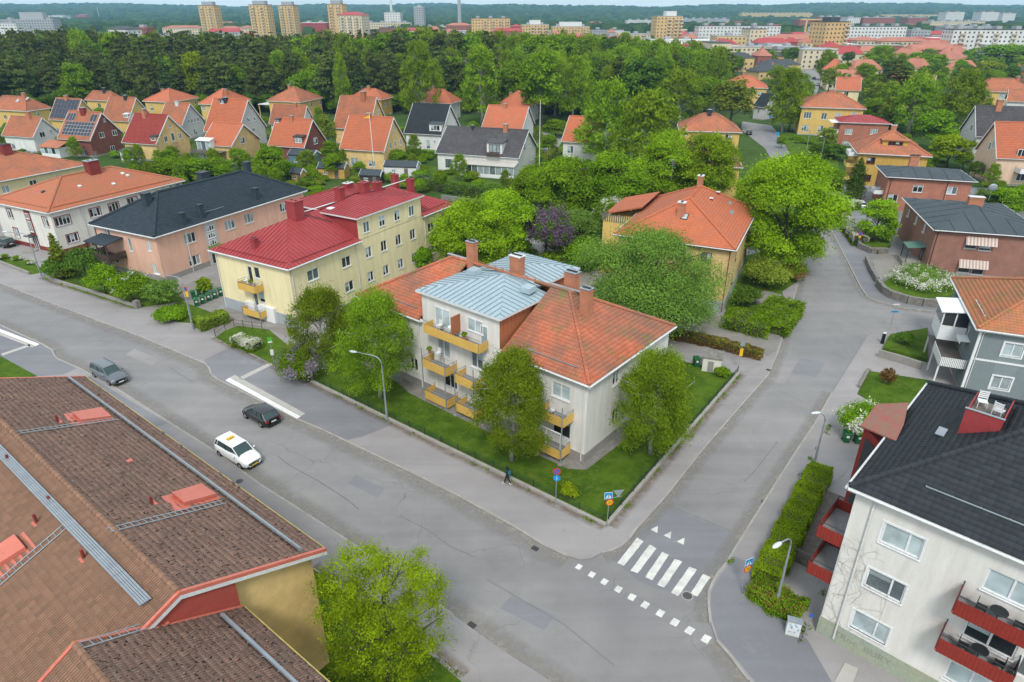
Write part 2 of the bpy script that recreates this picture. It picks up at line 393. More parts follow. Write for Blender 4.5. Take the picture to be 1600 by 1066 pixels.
# ------------------------------------------------------------------ roofs
def slope_tiles(org,eu,ev,b0,b1,t0,t1,H,tw,tl,mat,seed=1,wave=0.035,holes=0.0,ribs=False):
    """lapped, curved tiles on a trapezoid: bottom b0..b1 at v=0, top t0..t1 at v=H (slope plane coordinates)"""
    g=np.random.default_rng(seed)
    org=np.array(org,float);eu=np.array(eu,float);ev=np.array(ev,float);nn=np.cross(eu,ev);nn/=np.linalg.norm(nn)
    if nn[2]<0:nn=-nn
    nr=max(1,int(round(H/tl)));tl=H/nr
    umin,umax=min(b0,t0),max(b1,t1);nc=int(math.ceil((umax-umin)/tw))
    J,I=np.meshgrid(np.arange(nr),np.arange(nc),indexing='ij');J=J.ravel();I=I.ravel();N=len(J)
    v0=J*tl;v1=v0+tl
    lo=lambda v:b0+(t0-b0)*v/H
    hi=lambda v:b1+(t1-b1)*v/H
    uu=umin+I*tw
    fr=np.array([0.0,0.22,0.6,1.0]);hh=np.array([0.0,1.0,1.0,0.1])*wave
    if ribs:fr=np.array([0.0,0.06,0.44,0.5,0.56,0.94,1.0]);hh=np.array([0.0,0.9,1.0,0.0,0.9,1.0,0.0])*wave
    k=len(fr)
    U=uu[:,None]+fr[None]*tw
    jit=(g.random((N,1))-0.5)*0.012
    if holes:jit=jit+(g.random((N,1))<holes)*(g.random((N,1))*0.05+0.02)
    V=np.zeros((N,3*k,3))
    def put(a,vv,h):
        u=np.clip(U,lo(vv)[:,None],hi(vv)[:,None])
        V[:,a:a+k]=org+u[...,None]*eu+vv[:,None,None]*ev+h[...,None]*nn
    put(0,v0-0.02,hh[None]+0.035+jit);put(k,v1,hh[None]*0.9+0.004+jit*0);put(2*k,v0-0.02,hh[None]*0-0.01+jit*0)
    w=np.minimum(hi(v0),uu+tw)-np.maximum(lo(v0),uu)
    w2=np.minimum(hi(v1),uu+tw)-np.maximum(lo(v1),uu)
    ok=(w>0.01)|(w2>0.01);V=V[ok];N=len(V)
    if N==0:return None
    base=np.arange(N)[:,None]*3*k
    q=np.array([[i,i+1,k+i+1,k+i]for i in range(k-1)]+[[2*k+i,2*k+i+1,i+1,i]for i in range(k-1)])
    Fq=(base[:,None]+q[None]).reshape(-1,4)
    rv=np.repeat(g.random(N),2*k-2)
    if ribs:
        rv=rv*.4;m_=np.zeros(2*k-2);m_[[0,2,3,5]]=.75;m_[k-1:]=1;rv=np.maximum(rv,np.tile(m_,N)*(.6+.4*np.repeat(g.random(N),2*k-2)))  # groove and lap faces darker: grime, plus groove shade put into the colour
    return V.reshape(-1,3),Fq,rv
def tiles_obj(parts,mat,parent,name='tiles'):
    V=[];Fq=[];rv=[];n=0
    for p in parts:
        if p is None:continue
        V.append(p[0]);Fq.append(p[1]+n);rv.append(p[2]);n+=len(p[0])
    if not V:return None
    o=ob(name,npmesh(name,np.concatenate(V),np.concatenate(Fq),[mat],np.concatenate(rv)),parent)
    o['kind']='stuff';return o
def clipstrip(poly,a,b):
    """clip a 2D polygon to a <= x <= b"""
    def half(P,s,c):
        o=[]
        for i in range(len(P)):
            p,q=P[i],P[(i+1)%len(P)];dp=s*(p[0]-c);dq=s*(q[0]-c)
            if dp>=0:o.append(p)
            if dp*dq<0:
                t=dp/(dp-dq);o.append((p[0]+(q[0]-p[0])*t,p[1]+(q[1]-p[1])*t))
        return o
    P=half(poly,1,a)
    return half(P,-1,b)if P else P
def seam_panels(org,eu,ev,poly,w,mat,parent,off=0.0,name='roof_panel'):
    """standing-seam sheet metal: every sheet between two upstands is a part"""
    org=Vector(org);eu=Vector(eu);ev=Vector(ev);n=eu.cross(ev).normalized()
    if n.z<0:n=-n
    x0=min(p[0]for p in poly);x1=max(p[0]for p in poly);a=x0-(off%w)
    while a<x1:
        P=clipstrip(poly,max(a,x0),a+w);a+=w
        if len(P)<3:continue
        area=abs(sum(P[i][0]*P[(i+1)%len(P)][1]-P[(i+1)%len(P)][0]*P[i][1]for i in range(len(P))))/2
        if area<0.02:continue
        b=MB();Q=[org+eu*p[0]+ev*p[1]+n*0.03 for p in P]
        b.prism([q-n*0.03 for q in Q],n*0.03,mat)
        xl=min(p[0]for p in P);ys=sorted(p[1]for p in P if abs(p[0]-xl)<1e-4)
        if len(ys)>=2 and ys[-1]-ys[0]>0.1:
            A=org+eu*xl+ev*ys[0];B=org+eu*xl+ev*ys[-1]
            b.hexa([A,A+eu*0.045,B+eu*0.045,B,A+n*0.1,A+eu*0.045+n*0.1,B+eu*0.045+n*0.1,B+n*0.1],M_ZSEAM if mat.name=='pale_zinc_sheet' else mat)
        b.build(name,parent)

# ------------------------------------------------------------------ windows
WCACHE={}
def window(parent,x,y,z,rz,w,h,panes=2,frame=None,recess=0.1,sill=True,glass=None,trim=None,split=None):
    """frame (part) with pane and sill (sub-parts); local -y is outward"""
    frame=frame or M_WHITE;key=(round(w,1),round(h,1),panes,frame.name,recess,trim.name if trim else '',split)
    w,h=round(w,1),round(h,1);fw=0.09 if w>0.7 else 0.06
    if key not in WCACHE:
        b=MB();y0=recess-0.05 if recess>0 else-0.05;y1=recess+0.02 if recess>0 else 0.01
        b.box(-w/2,y0,-h/2,-w/2+fw,y1,h/2,frame);b.box(w/2-fw,y0,-h/2,w/2,y1,h/2,frame)
        b.box(-w/2+fw,y0,-h/2,w/2-fw,y1,-h/2+fw,frame);b.box(-w/2+fw,y0,h/2-fw,w/2-fw,y1,h/2,frame)
        cuts=[-w/2+fw]+([split*w-w/2]if split else[-w/2+w*i/panes for i in range(1,panes)])+[w/2-fw]
        for c in cuts[1:-1]:b.box(c-0.05,y0-0.012,-h/2+fw,c+0.05,y1,h/2-fw,frame)
        if trim:
            t=0.12
            b.box(-w/2-t,-0.03,h/2,w/2+t,0.02,h/2+t,trim);b.box(-w/2-t,-0.03,-h/2-t,w/2+t,0.02,-h/2,trim)
            b.box(-w/2-t,-0.03,-h/2,-w/2,0.02,h/2,trim);b.box(w/2,-0.03,-h/2,w/2+t,0.02,h/2,trim)
        fm=b.mesh('window');pms=[]
        yp=(recess-0.005)if recess>0 else-0.02
        for i in range(len(cuts)-1):
            a=cuts[i]+(0.05 if i else 0);c=cuts[i+1]-(0.05 if i<len(cuts)-2 else 0)
            pms.append((a,c,yp,h/2-fw))
        sb=MB();sb.box(-w/2-0.06,-0.09,-h/2-0.05,w/2+0.06,0.005 if recess<=0 else recess-0.055,-h/2+0.0,frame)
        WCACHE[key]=(fm,pms,sb.mesh('sill'),{})
    fm,pms,sm,pc=WCACHE[key]
    o=ob('window',fm,parent,(x,y,z),rz)
    g=glass if glass is not None else rnd.choice([0,0,2,1])
    for i,(a,c,yp,hh)in enumerate(pms):
        gi=g if rnd.random()<0.75 else rnd.choice([0,2,g])
        if(i,gi)not in pc:
            b=MB();b.box(a,yp,-hh,c,yp+0.02,hh,M_GL[gi]);pc[(i,gi)]=b.mesh('pane')
        ob('pane',pc[(i,gi)],o)
        if gi in(0,2)and w>.9 and rnd.random()<0.4:
            q=rnd.choice([.3,.5,.7]);kk=(i,'b',q)
            if kk not in pc:b=MB();b.box(a+.02,yp-0.012,hh-2*hh*q,c-.02,yp-.002,hh-.01,M_GL[3]if q>.4 else M_GL[1]);pc[kk]=b.mesh('blind')
            ob('blind',pc[kk],o)
    if sill:ob('sill',sm,o)
    return o

class Bld:
    """a building: local x along the front eave, y away from the front, z up; eave rectangle L x W"""
    def __init__(s,name,label,cat,o,ang,L,W,ze,ov=0.45,group=None):
        s.o=Vector((o[0],o[1],0));s.a=R(ang);s.L,s.W,s.ze,s.ov=L,W,ze,ov
        s.ex=Vector((math.cos(s.a),math.sin(s.a),0));s.ey=Vector((-math.sin(s.a),math.cos(s.a),0))
        s.root=thing(name,label,cat,s.o,s.a,group);s.holes={'f':[],'b':[],'s0':[],'s1':[]};s.wins=[]
    def w(s,x,y,z=0):return s.o+s.ex*x+s.ey*y+Vector((0,0,z))
    def loc(s,p):d=p-s.o;return Vector((d.dot(s.ex),d.dot(s.ey),p.z))
    def px(s,u,v,z):return s.loc(at(u,v,z))
    def rz(s,x,y,v):p=s.w(x,y);return zat(p.x,p.y,v)
    def hit(s,face,u,v,off=0.0):
        """(distance along the wall, height) where pixel ray meets the wall plane moved outward by off"""
        if face=='f':p,n=s.w(0,s.ov-off),s.ey
        elif face=='b':p,n=s.w(0,s.W-s.ov+off),s.ey
        elif face=='s0':p,n=s.w(s.ov-off,0),s.ex
        else:p,n=s.w(s.L-s.ov+off,0),s.ex
        q=s.loc(hitp(u,v,p,n));return(q.x if face in 'fb' else q.y),q.z
    def win(s,face,u,v,w=1.2,h=1.4,**k):
        a,z=s.hit(face,u,v);s.wins.append((face,a,z,w,h,k))
    def winm(s,face,a,z,w=1.2,h=1.4,**k):s.wins.append((face,a,z,w,h,k))
    def place(s,face,a,z,out=0.0):
        """point and rotation for something hung on a wall"""
        ov=s.ov
        return{'f':((a,ov-out,z),0.0),'b':((a,s.W-ov+out,z),math.pi),
                's0':((ov-out,a,z),-math.pi/2),'s1':((s.L-ov+out,a,z),math.pi/2)}[face]
    def walls(s,mat,plinth=0.5,pmat=None,hole=True,z0=-0.3,top=None,gable=None):
        """four walls with real window openings; gable=(rise, 'x'|'y') adds the triangles"""
        L,Wd,ov,ze=s.L,s.W,s.ov,top or s.ze
        for(face,a,z,w,h,k)in s.wins:
            w,h=round(w,1),round(h,1)
            (px_,rz_)=s.place(face,a,z)
            lim=(ov+0.1<a-w/2 and a+w/2<(L if face in 'fb' else Wd)-ov-0.1)
            k=dict(k);fl=k.pop('flush',False);flush=(not hole)or z+h/2>ze-0.05 or not lim or fl
            window(s.root,px_[0],px_[1],px_[2],rz_,w,h,recess=0.0 if flush else 0.12,**k)
            if not flush:s.holes[face].append((a-w/2,z-h/2,a+w/2,z+h/2))
        b=MB()
        for face in('f','b','s0','s1'):
            a0,a1=(ov,L-ov)if face in 'fb' else(ov,Wd-ov)
            hs=s.holes[face]
            xs=sorted({a0,a1}|{v for h in hs for v in(h[0],h[2])});zs=sorted({z0,ze}|{v for h in hs for v in(h[1],h[3])})
            def P(a,z,d=0.0):
                p=s.place(face,a,z,-d)[0];return p
            for i in range(len(xs)-1):
                run=None
                for j in range(len(zs)-1):
                    cx,cz=(xs[i]+xs[i+1])/2,(zs[j]+zs[j+1])/2
                    if any(h[0]<cx<h[2]and h[1]<cz<h[3]for h in hs):
                        if run is not None:b.poly([P(xs[i],run),P(xs[i+1],run),P(xs[i+1],zs[j]),P(xs[i],zs[j])],mat);run=None
                    elif run is None:run=zs[j]
                if run is not None:b.poly([P(xs[i],run),P(xs[i+1],run),P(xs[i+1],ze),P(xs[i],ze)],mat)
            for(x0,q0,x1,q1)in hs:
                for(A,B)in(((x0,q0),(x1,q0)),((x1,q0),(x1,q1)),((x1,q1),(x0,q1)),((x0,q1),(x0,q0))):
                    b.poly([P(A[0],A[1]),P(B[0],B[1]),P(B[0],B[1],0.16),P(A[0],A[1],0.16)],mat)
        if gable:
            rise,ax,ridge=gable
            if ax=='x':
                for x in(ov,L-ov):b.poly([(x,ov,ze),(x,Wd-ov,ze),(x,ridge,ze+rise)],mat)
            else:
                for y in(ov,Wd-ov):b.poly([(ov,y,ze),(L-ov,y,ze),(ridge,y,ze+rise)],mat)
        b.build('wall',s.root)
        if plinth:
            b=MB();t=0.04;pmt=pmat or M_CONC
            def seg(x0,y0,x1,y1):b.box(x0,y0,z0,x1,y1,plinth,pmt)
            seg(ov-t,ov-t,L-ov+t,ov+0.02);seg(ov-t,Wd-ov-0.02,L-ov+t,Wd-ov+t)
            seg(ov-t,ov+0.02,ov+0.02,Wd-ov-0.02);seg(L-ov-0.02,ov+0.02,L-ov+t,Wd-ov-0.02)
            b.build('plinth',s.root)
    def _slab(s,parent,polys,mat,th=0.16,soff=None,name='roof'):
        b=MB()
        for P in polys:
            P=[Vector(p)for p in P];n=(P[1]-P[0]).cross(P[2]-P[0]).normalized()
            if n.z<0:P.reverse();n=-n
            b.prism([p-Vector((0,0,th))for p in P],(0,0,th),mat)
        return b.build(name,parent)
    def eave_trim(s,mat=None,gut=True,gm=None,gaps=None):
        """fascia all round and a half-round gutter; gaps = {'f': (x0, x1)} leaves the eave out there"""
        mat=mat or M_WHITE;L,W_,z=s.L,s.W,s.ze;b=MB();t=0.05;gaps=gaps or{}
        for side,ya,yb in(('f',-t,0),('b',W_,W_+t)):
            g0,g1=gaps.get(side,(L,L));so=(0,s.ov)if side=='f' else(W_-s.ov,W_)
            for xa,xb in((0,g0),(g1,L)):
                if xb-xa<.1:continue
                b.box(xa-t*(xa==0),ya,z-0.26,xb+t*(xb==L),yb,z-0.02,mat);b.box(xa,so[0],z-0.24,xb,so[1],z-0.2,mat)
        b.box(-t,0,z-0.26,0,W_,z-0.02,mat);b.box(L,0,z-0.26,L+t,W_,z-0.02,mat)
        b.box(0,s.ov,z-0.24,s.ov,W_-s.ov,z-0.2,mat);b.box(L-s.ov,s.ov,z-0.24,L,W_-s.ov,z-0.2,mat)
        b.build('fascia',s.root)
        if gut:
            b=MB();g=gm or M_OFFW
            for side,y in(('f',-0.13),('b',W_+0.13)):
                g0,g1=gaps.get(side,(L,L))
                for xa,xb in((0,g0),(g1,L)):
                    if xb-xa>.1:b.tube([(xa,y,z-0.08),(xb,y,z-0.08)],0.075,g,8)
            for x in(-0.13,L+0.13):b.tube([(x,-0.1,z-0.08),(x,W_+0.1,z-0.08)],0.075,g,8)
            b.build('gutter',s.root)
    def hip(s,rise,tm,under,tw=0.33,tl=0.37,hx0=None,hx1=None,ridge_y=None,seam=None,cuts=None,trim=None,gut=True,caps=True,wave=0.035,box=None,th=0.16,gaps=None):
        """hipped roof; hx0 / hx1 plan length of the end hips; seam=panel width for sheet metal"""
        X0,Y0,X1,Y1=box or(0,0,s.L,s.W);ze=s.ze if box is None else box_z[0]
        Wd=Y1-Y0;ry=Y0+Wd/2 if ridge_y is None else ridge_y;hx0=min(Wd/2,(X1-X0)/2-.05)if hx0 is None else hx0;hx1=min(Wd/2,(X1-X0)/2-.05)if hx1 is None else hx1
        zr=ze+rise;A,B,C,D=Vector((X0,Y0,ze)),Vector((X1,Y0,ze)),Vector((X1,Y1,ze)),Vector((X0,Y1,ze))
        E_,F_=Vector((X0+hx0,ry,zr)),Vector((X1-hx1,ry,zr))
        flat=(F_-E_).length<0.05
        polys=[[A,B,F_,E_],[C,D,E_,F_],[D,A,E_],[B,C,F_]]
        if flat:polys=[[A,B,E_],[C,D,E_],[D,A,E_],[B,C,E_]]
        def slope(P,Q,T0,T1,k):
            eu=(Q-P).normalized();m=T0-P;ev=(m-eu*m.dot(eu));H=ev.length;ev=ev/H
            return P,eu,ev,(Q-P).length,(T0-P).dot(eu),(T1-P).dot(eu),H
        S_=[slope(A,B,E_,F_,0),slope(C,D,F_,E_,1),slope(D,A,E_,E_,2),slope(B,C,F_,F_,3)]
        s.slopes=S_
        if cuts:
            for kk,cl in cuts.items():
                P,eu,ev,l,t0,t1,H=S_[kk];polys[kk]=None
                for(c0,c1)in cl:
                    a0,a1=(0,t0)if c0 is None else(c0,c0);z0_,z1_=(l,t1)if c1 is None else(c1,c1);Hk=H
                    if a1>z1_+1e-6:f=(z0_-a0)/((a1-a0)-(z1_-z0_));Hk=H*f;a1=z1_=a0+(a1-a0)*f
                    q=[P+eu*a0,P+eu*z0_,P+eu*z1_+ev*Hk,P+eu*a1+ev*Hk];polys.append(q if z1_-a1>1e-3 else q[:3])
            polys=[p for p in polys if p]
        roof=s._slab(s.root,polys,under,th)
        if seam:
            for kk,(P,eu,ev,l,t0,t1,H)in enumerate(S_):
                pg=[(0,0),(l,0),(t1,H),(t0,H)]if t1-t0>0.02 else[(0,0),(l,0),(t0,H)]
                for(c0,c1)in(cuts or{}).get(kk,[(None,None)]):seam_panels(P,eu,ev,clipstrip(pg,-1 if c0 is None else c0,l+1 if c1 is None else c1),seam,tm,roof)
        else:
            parts=[]
            for k,(P,eu,ev,l,t0,t1,H)in enumerate(S_):
                if cuts and k in cuts:
                    for(c0,c1)in cuts[k]:
                        # c0/c1: None keeps the hip edge, a number cuts straight up the slope
                        a0,a1=(0,t0)if c0 is None else(c0,c0);z0_,z1_=(l,t1)if c1 is None else(c1,c1)
                        Hk=H
                        if a1>z1_+1e-6:
                            f=(z0_-a0)/((a1-a0)-(z1_-z0_));Hk=H*f;a1=z1_=a0+(a1-a0)*f
                        parts.append(slope_tiles(P,eu,ev,a0,z0_,a1,z1_,Hk,tw,tl,tm,11+k,wave))
                else:parts.append(slope_tiles(P,eu,ev,0,l,t0,t1,H,tw,tl,tm,5+k,wave))
            tiles_obj(parts,tm,roof)
            if caps:
                b=MB()
                for(p,q)in((A,E_),(D,E_),(B,F_),(C,F_),(E_,F_)):ridge_caps(b,p,q,tm,0.16 if tw<0.4 else 0.2,0.4 if tw<0.4 else 0.8)
                o=b.build('ridge_tiles',roof);o['kind']='stuff';setrnd(o.data)
        s.roof=roof
        if box is None:s.eave_trim(trim,gut,gaps=gaps)
        return roof
    def gable(s,rise,tm,under,tw=0.33,tl=0.37,ax='x',trim=None,gut=True,seam=None,wave=0.035,ridge=None,gov=0.3):
        """pitched roof, ridge along ax"""
        L,W_,ze=s.L,s.W,s.ze;th=0.18
        if ax=='x':
            r=W_/2 if ridge is None else ridge
            A,B,C,D=Vector((0,0,ze)),Vector((L,0,ze)),Vector((L,W_,ze)),Vector((0,W_,ze));E_,F_=Vector((0,r,ze+rise)),Vector((L,r,ze+rise))
            polys=[[A,B,F_,E_],[C,D,E_,F_]]
        else:
            r=L/2 if ridge is None else ridge
            A,B,C,D=Vector((L,0,ze)),Vector((L,W_,ze)),Vector((0,W_,ze)),Vector((0,0,ze));E_,F_=Vector((r,0,ze+rise)),Vector((r,W_,ze+rise))
            polys=[[A,B,F_,E_],[C,D,E_,F_]]
        roof=s._slab(s.root,polys,under,th);parts=[];s.slopes=[]
        for P in polys:
            eu=(P[1]-P[0]).normalized();l=(P[1]-P[0]).length;ev=P[3]-P[0];H=ev.length;ev=ev/H
            s.slopes.append((P[0],eu,ev,l,0,l,H))
            if seam:seam_panels(P[0],eu,ev,[(0,0),(l,0),(l,H),(0,H)],seam,tm,roof)
            else:parts.append(slope_tiles(P[0],eu,ev,0,l,0,l,H,tw,tl,tm,int(l*7),wave))
        if not seam:
            tiles_obj(parts,tm,roof)
            b=MB();ridge_caps(b,E_,F_,tm,0.15,0.45 if tw<0.4 else 0.9);o=b.build('ridge_tiles',roof);o['kind']='stuff';setrnd(o.data)
        b=MB();t=trim or M_WHITE
        for X in((0,L)if ax=='x' else(0,W_)):
            for(p,q)in(((A if ax=='x' else A),E_),(C,F_)):
                pass
        def board(p,q,d):
            p=Vector(p);q=Vector(q);d=Vector(d)
            b.hexa([p-Vector((0,0,0.3)),q-Vector((0,0,0.3)),q-Vector((0,0,0.3))+d,p-Vector((0,0,0.3))+d,
                    p+Vector((0,0,0.09)),q+Vector((0,0,0.09)),q+Vector((0,0,0.09))+d,p+Vector((0,0,0.09))+d],t)
        if ax=='x':
            for x,sg in((0,-1),(L,1)):
                R_=Vector((x,r,ze+rise));d=(0.07*sg,0,0)
                board((x,0,ze),R_,d);board((x,W_,ze),R_,d)
        else:
            for y,sg in((0,-1),(W_,1)):
                R_=Vector((r,y,ze+rise));d=(0,0.07*sg,0)
                board((0,y,ze),R_,d);board((L,y,ze),R_,d)
        b.build('barge_board',s.root)
        if gut:
            b=MB()
            if ax=='x':
                for y in(-0.1,W_+0.1):b.tube([(0,y,ze-0.12),(L,y,ze-0.12)],0.07,M_OFFW,6)
            else:
                for x in(-0.1,L+0.1):b.tube([(x,0,ze-0.12),(x,W_,ze-0.12)],0.07,M_OFFW,6)
            b.build('gutter',s.root)
        s.roof=roof;s.gb=(rise,ax,r)
    def zr(s,x,y,k=0):
        """roof height at local x, y on slope k"""
        P,eu,ev,l,t0,t1,H=s.slopes[k];d=Vector((ev.x,ev.y));q=Vector((x-P.x,y-P.y))
        return P.z+ev.z*(q.dot(d)/d.length_squared)
    def chimney(s,x,y,z0,z1,sx=0.8,sy=0.8,mat=None,cap=None,pots=2,flare=0.0):
        b=MB();mat=mat or M_CHBRICK;b.box(x-sx/2,y-sy/2,z0,x+sx/2,y+sy/2,z1,mat)
        b.box(x-sx/2-0.05,y-sy/2-0.05,z1-0.28,x+sx/2+0.05,y+sy/2+0.05,z1-0.16,mat)
        c=b.build('chimney',s.roof if hasattr(s,'roof')else s.root);b=MB();cm=cap or M_STEEL
        b.box(x-sx/2-0.08,y-sy/2-0.08,z1,x+sx/2+0.08,y+sy/2+0.08,z1+0.08,cm);b.build('chimney_cap',c)
        if pots:
            b=MB();lx=sx>=sy
            for i in range(pots):
                t=(i+0.5)/pots-0.5
                qx,qy=(x+t*sx*0.9,y)if lx else(x,y+t*sy*0.9)
                b.box(qx-0.13,qy-0.13,z1+0.082,qx+0.13,qy+0.13,z1+0.16,M_BLACKP)
            b.build('flue',c)
        return c
    def downpipe(s,face,a,z0=0.1,z1=None,mat=None):
        z1=z1 or s.ze-0.1;p=s.place(face,a,0,0.1)[0];q=s.place(face,a,0,s.ov+0.1)[0]
        b=MB();b.tube([(q[0],q[1],z1),(p[0],p[1],z1-0.5),(p[0],p[1],z0)],0.055,mat or M_OFFW,8);b.build('downpipe',s.root)
    def balcony(s,face,p1,p2,depth,h=1.05,mat=None,rail=True,rmat=None,posts=None,side=True,wavy=True,z=None,sp=None):
        """balcony from the pixels of the two outer bottom corners"""
        if sp:a1,a2,z=sp
        else:
            a1,z1=s.hit(face,p1[0],p1[1],depth);a2,z2=s.hit(face,p2[0],p2[1],depth);z=(z1+z2)/2 if z is None else z
        if a1>a2:a1,a2=a2,a1
        mat=mat or M_BALC
        (o,rz_)=s.place(face,(a1+a2)/2,z);w=abs(a2-a1)
        b=MB();b.box(-w/2,-depth,0.0,w/2,-0.005,0.16,M_BALCG);fl=b.build('balcony',s.root,o);fl.rotation_euler=(0,0,rz_)
        def panel(x0,y0,x1,y1):
            b=MB();d=Vector((x1-x0,y1-y0,0));l=d.length;d.normalize();n=Vector((d.y,-d.x,0));k=int(l/0.09)if wavy else 1
            A=[]
            for i in range(k+1):
                t=l*i/k;o_=0.022*(i%2)if wavy else 0
                A.append(Vector((x0,y0,0))+d*t+n*o_)
            for i in range(k):
                p,q=A[i],A[i+1];e=n*0.012
                b.hexa([p-e,q-e,q+e,p+e]and[(p-e),(q-e),(q+e),(p+e),(p-e)+Vector((0,0,h-0.1)),(q-e)+Vector((0,0,h-0.1)),(q+e)+Vector((0,0,h-0.1)),(p+e)+Vector((0,0,h-0.1))],mat)
            return b.build('balcony_panel',fl,(0,0,-0.06))
        panel(-w/2,-depth-0.03,w/2,-depth-0.03)
        if side:panel(-w/2-0.03,-0.01,-w/2-0.03,-depth);panel(w/2+0.03,-depth,w/2+0.03,-0.01)
        if rail:
            b=MB();r=rmat or M_STEEL;zt=h+0.08
            P=[(-w/2,-0.02,zt),(-w/2,-depth,zt),(w/2,-depth,zt),(w/2,-0.02,zt)]
            for i in range(3):b.tube([P[i],P[i+1]],0.028,r,6)
            for i in range(4):b.tube([(P[i][0],P[i][1],0.1),P[i]],0.02,r,6)
            b.build('railing',fl)
        if posts:
            for x in(-w/2+0.05,w/2-0.05):
                b=MB();b.tube([(x,-depth-0.12,posts[0]-z),(x,-depth-0.12,posts[1]-z)],0.05,M_STEEL,8)
                if posts[0]<0.6:b.box(x-0.18,-depth-0.3,posts[0]-z-0.25,x+0.18,-depth+0.06,posts[0]-z,M_CONC)
                b.build('post',fl)
        return fl,w
def setrnd(me,k=1.0):
    n=len(me.polygons);a=me.attributes.new('rnd','FLOAT','FACE');g=np.random.default_rng(n);r=g.random(n//6+1)
    a.data.foreach_set('value',(np.repeat(r,6)[:n]*k).astype(np.float32))
def ridge_caps(b,p,q,mat,r=0.13,l=0.4):
    """half-round ridge tiles laid end over end"""
    p,q=Vector(p),Vector(q);d=q-p;n=max(1,int(d.length/l));d=d/n;t=d.normalized()
    a=t.cross(Vector((0,0,1))).normalized();up=a.cross(t);k=b.mi(mat);p=p+Vector((0,0,.09))
    for i in range(n):
        s0=p+d*i;s1=s0+d*1.06;m=len(b.v)
        for(c,rr)in((s0,r*1.12),(s1,r*0.92)):
            for w in(-100,-50,0,50,100):
                b.v.append(tuple(c+(a*math.sin(R(w))+up*math.cos(R(w)))*rr+Vector((0,0,0.0))))
        for j in range(4):b.f.append((m+j,m+j+1,m+6+j,m+5+j));b.m.append(k)
        b.f.append((m,m+1,m+2,m+3,m+4));b.m.append(k)
        b.f.append((m+9,m+8,m+7,m+6,m+5));b.m.append(k)

# ------------------------------------------------------------------ foliage
def leaves(g,C,Rd,n,size,asp=0.55,droop=0.0,flat=0.0,shell=0.65,clr=None,up=0.25):
    """n leaf quads spread over clumps C (k,3) with radii Rd (k,3)"""
    k=len(C);w=(Rd.prod(1))**(2/3);w=w/w.sum();idx=g.choice(k,n,p=w)
    d=g.normal(size=(n,3));d/=np.linalg.norm(d,axis=1)[:,None];d[:,2]=np.where(d[:,2]<-0.3,-d[:,2]*g.random(n),d[:,2])
    rr=shell+(1.08-shell)*g.random(n)**0.7
    rr=rr*(1+np.where(g.random(n)<.45,np.abs(g.normal(size=n))*.38,0))
    P=C[idx]+d*Rd[idx]*rr[:,None]
    nn=d+g.normal(size=(n,3))*0.55;nn[:,2]+=up;nn/=np.linalg.norm(nn,axis=1)[:,None]
    t=np.cross(nn,g.normal(size=(n,3)));t/=np.linalg.norm(t,axis=1)[:,None]
    if droop:
        t=t*(1-droop)+np.array([0,0,-1.0])*droop;t/=np.linalg.norm(t,axis=1)[:,None]
    b=np.cross(nn,t);b/=np.linalg.norm(b,axis=1)[:,None]
    s=size*(0.65+0.7*g.random(n))[:,None]
    V=np.stack([P-t*s,P+b*s*asp,P+t*s,P-b*s*asp],1)
    ct=g.random(k)if clr is None else clr
    rv=np.clip(0.55*ct[idx]+0.45*g.random(n),0,1)
    return V.reshape(-1,3),rv
def quads(n):return np.arange(n*4).reshape(-1,4)

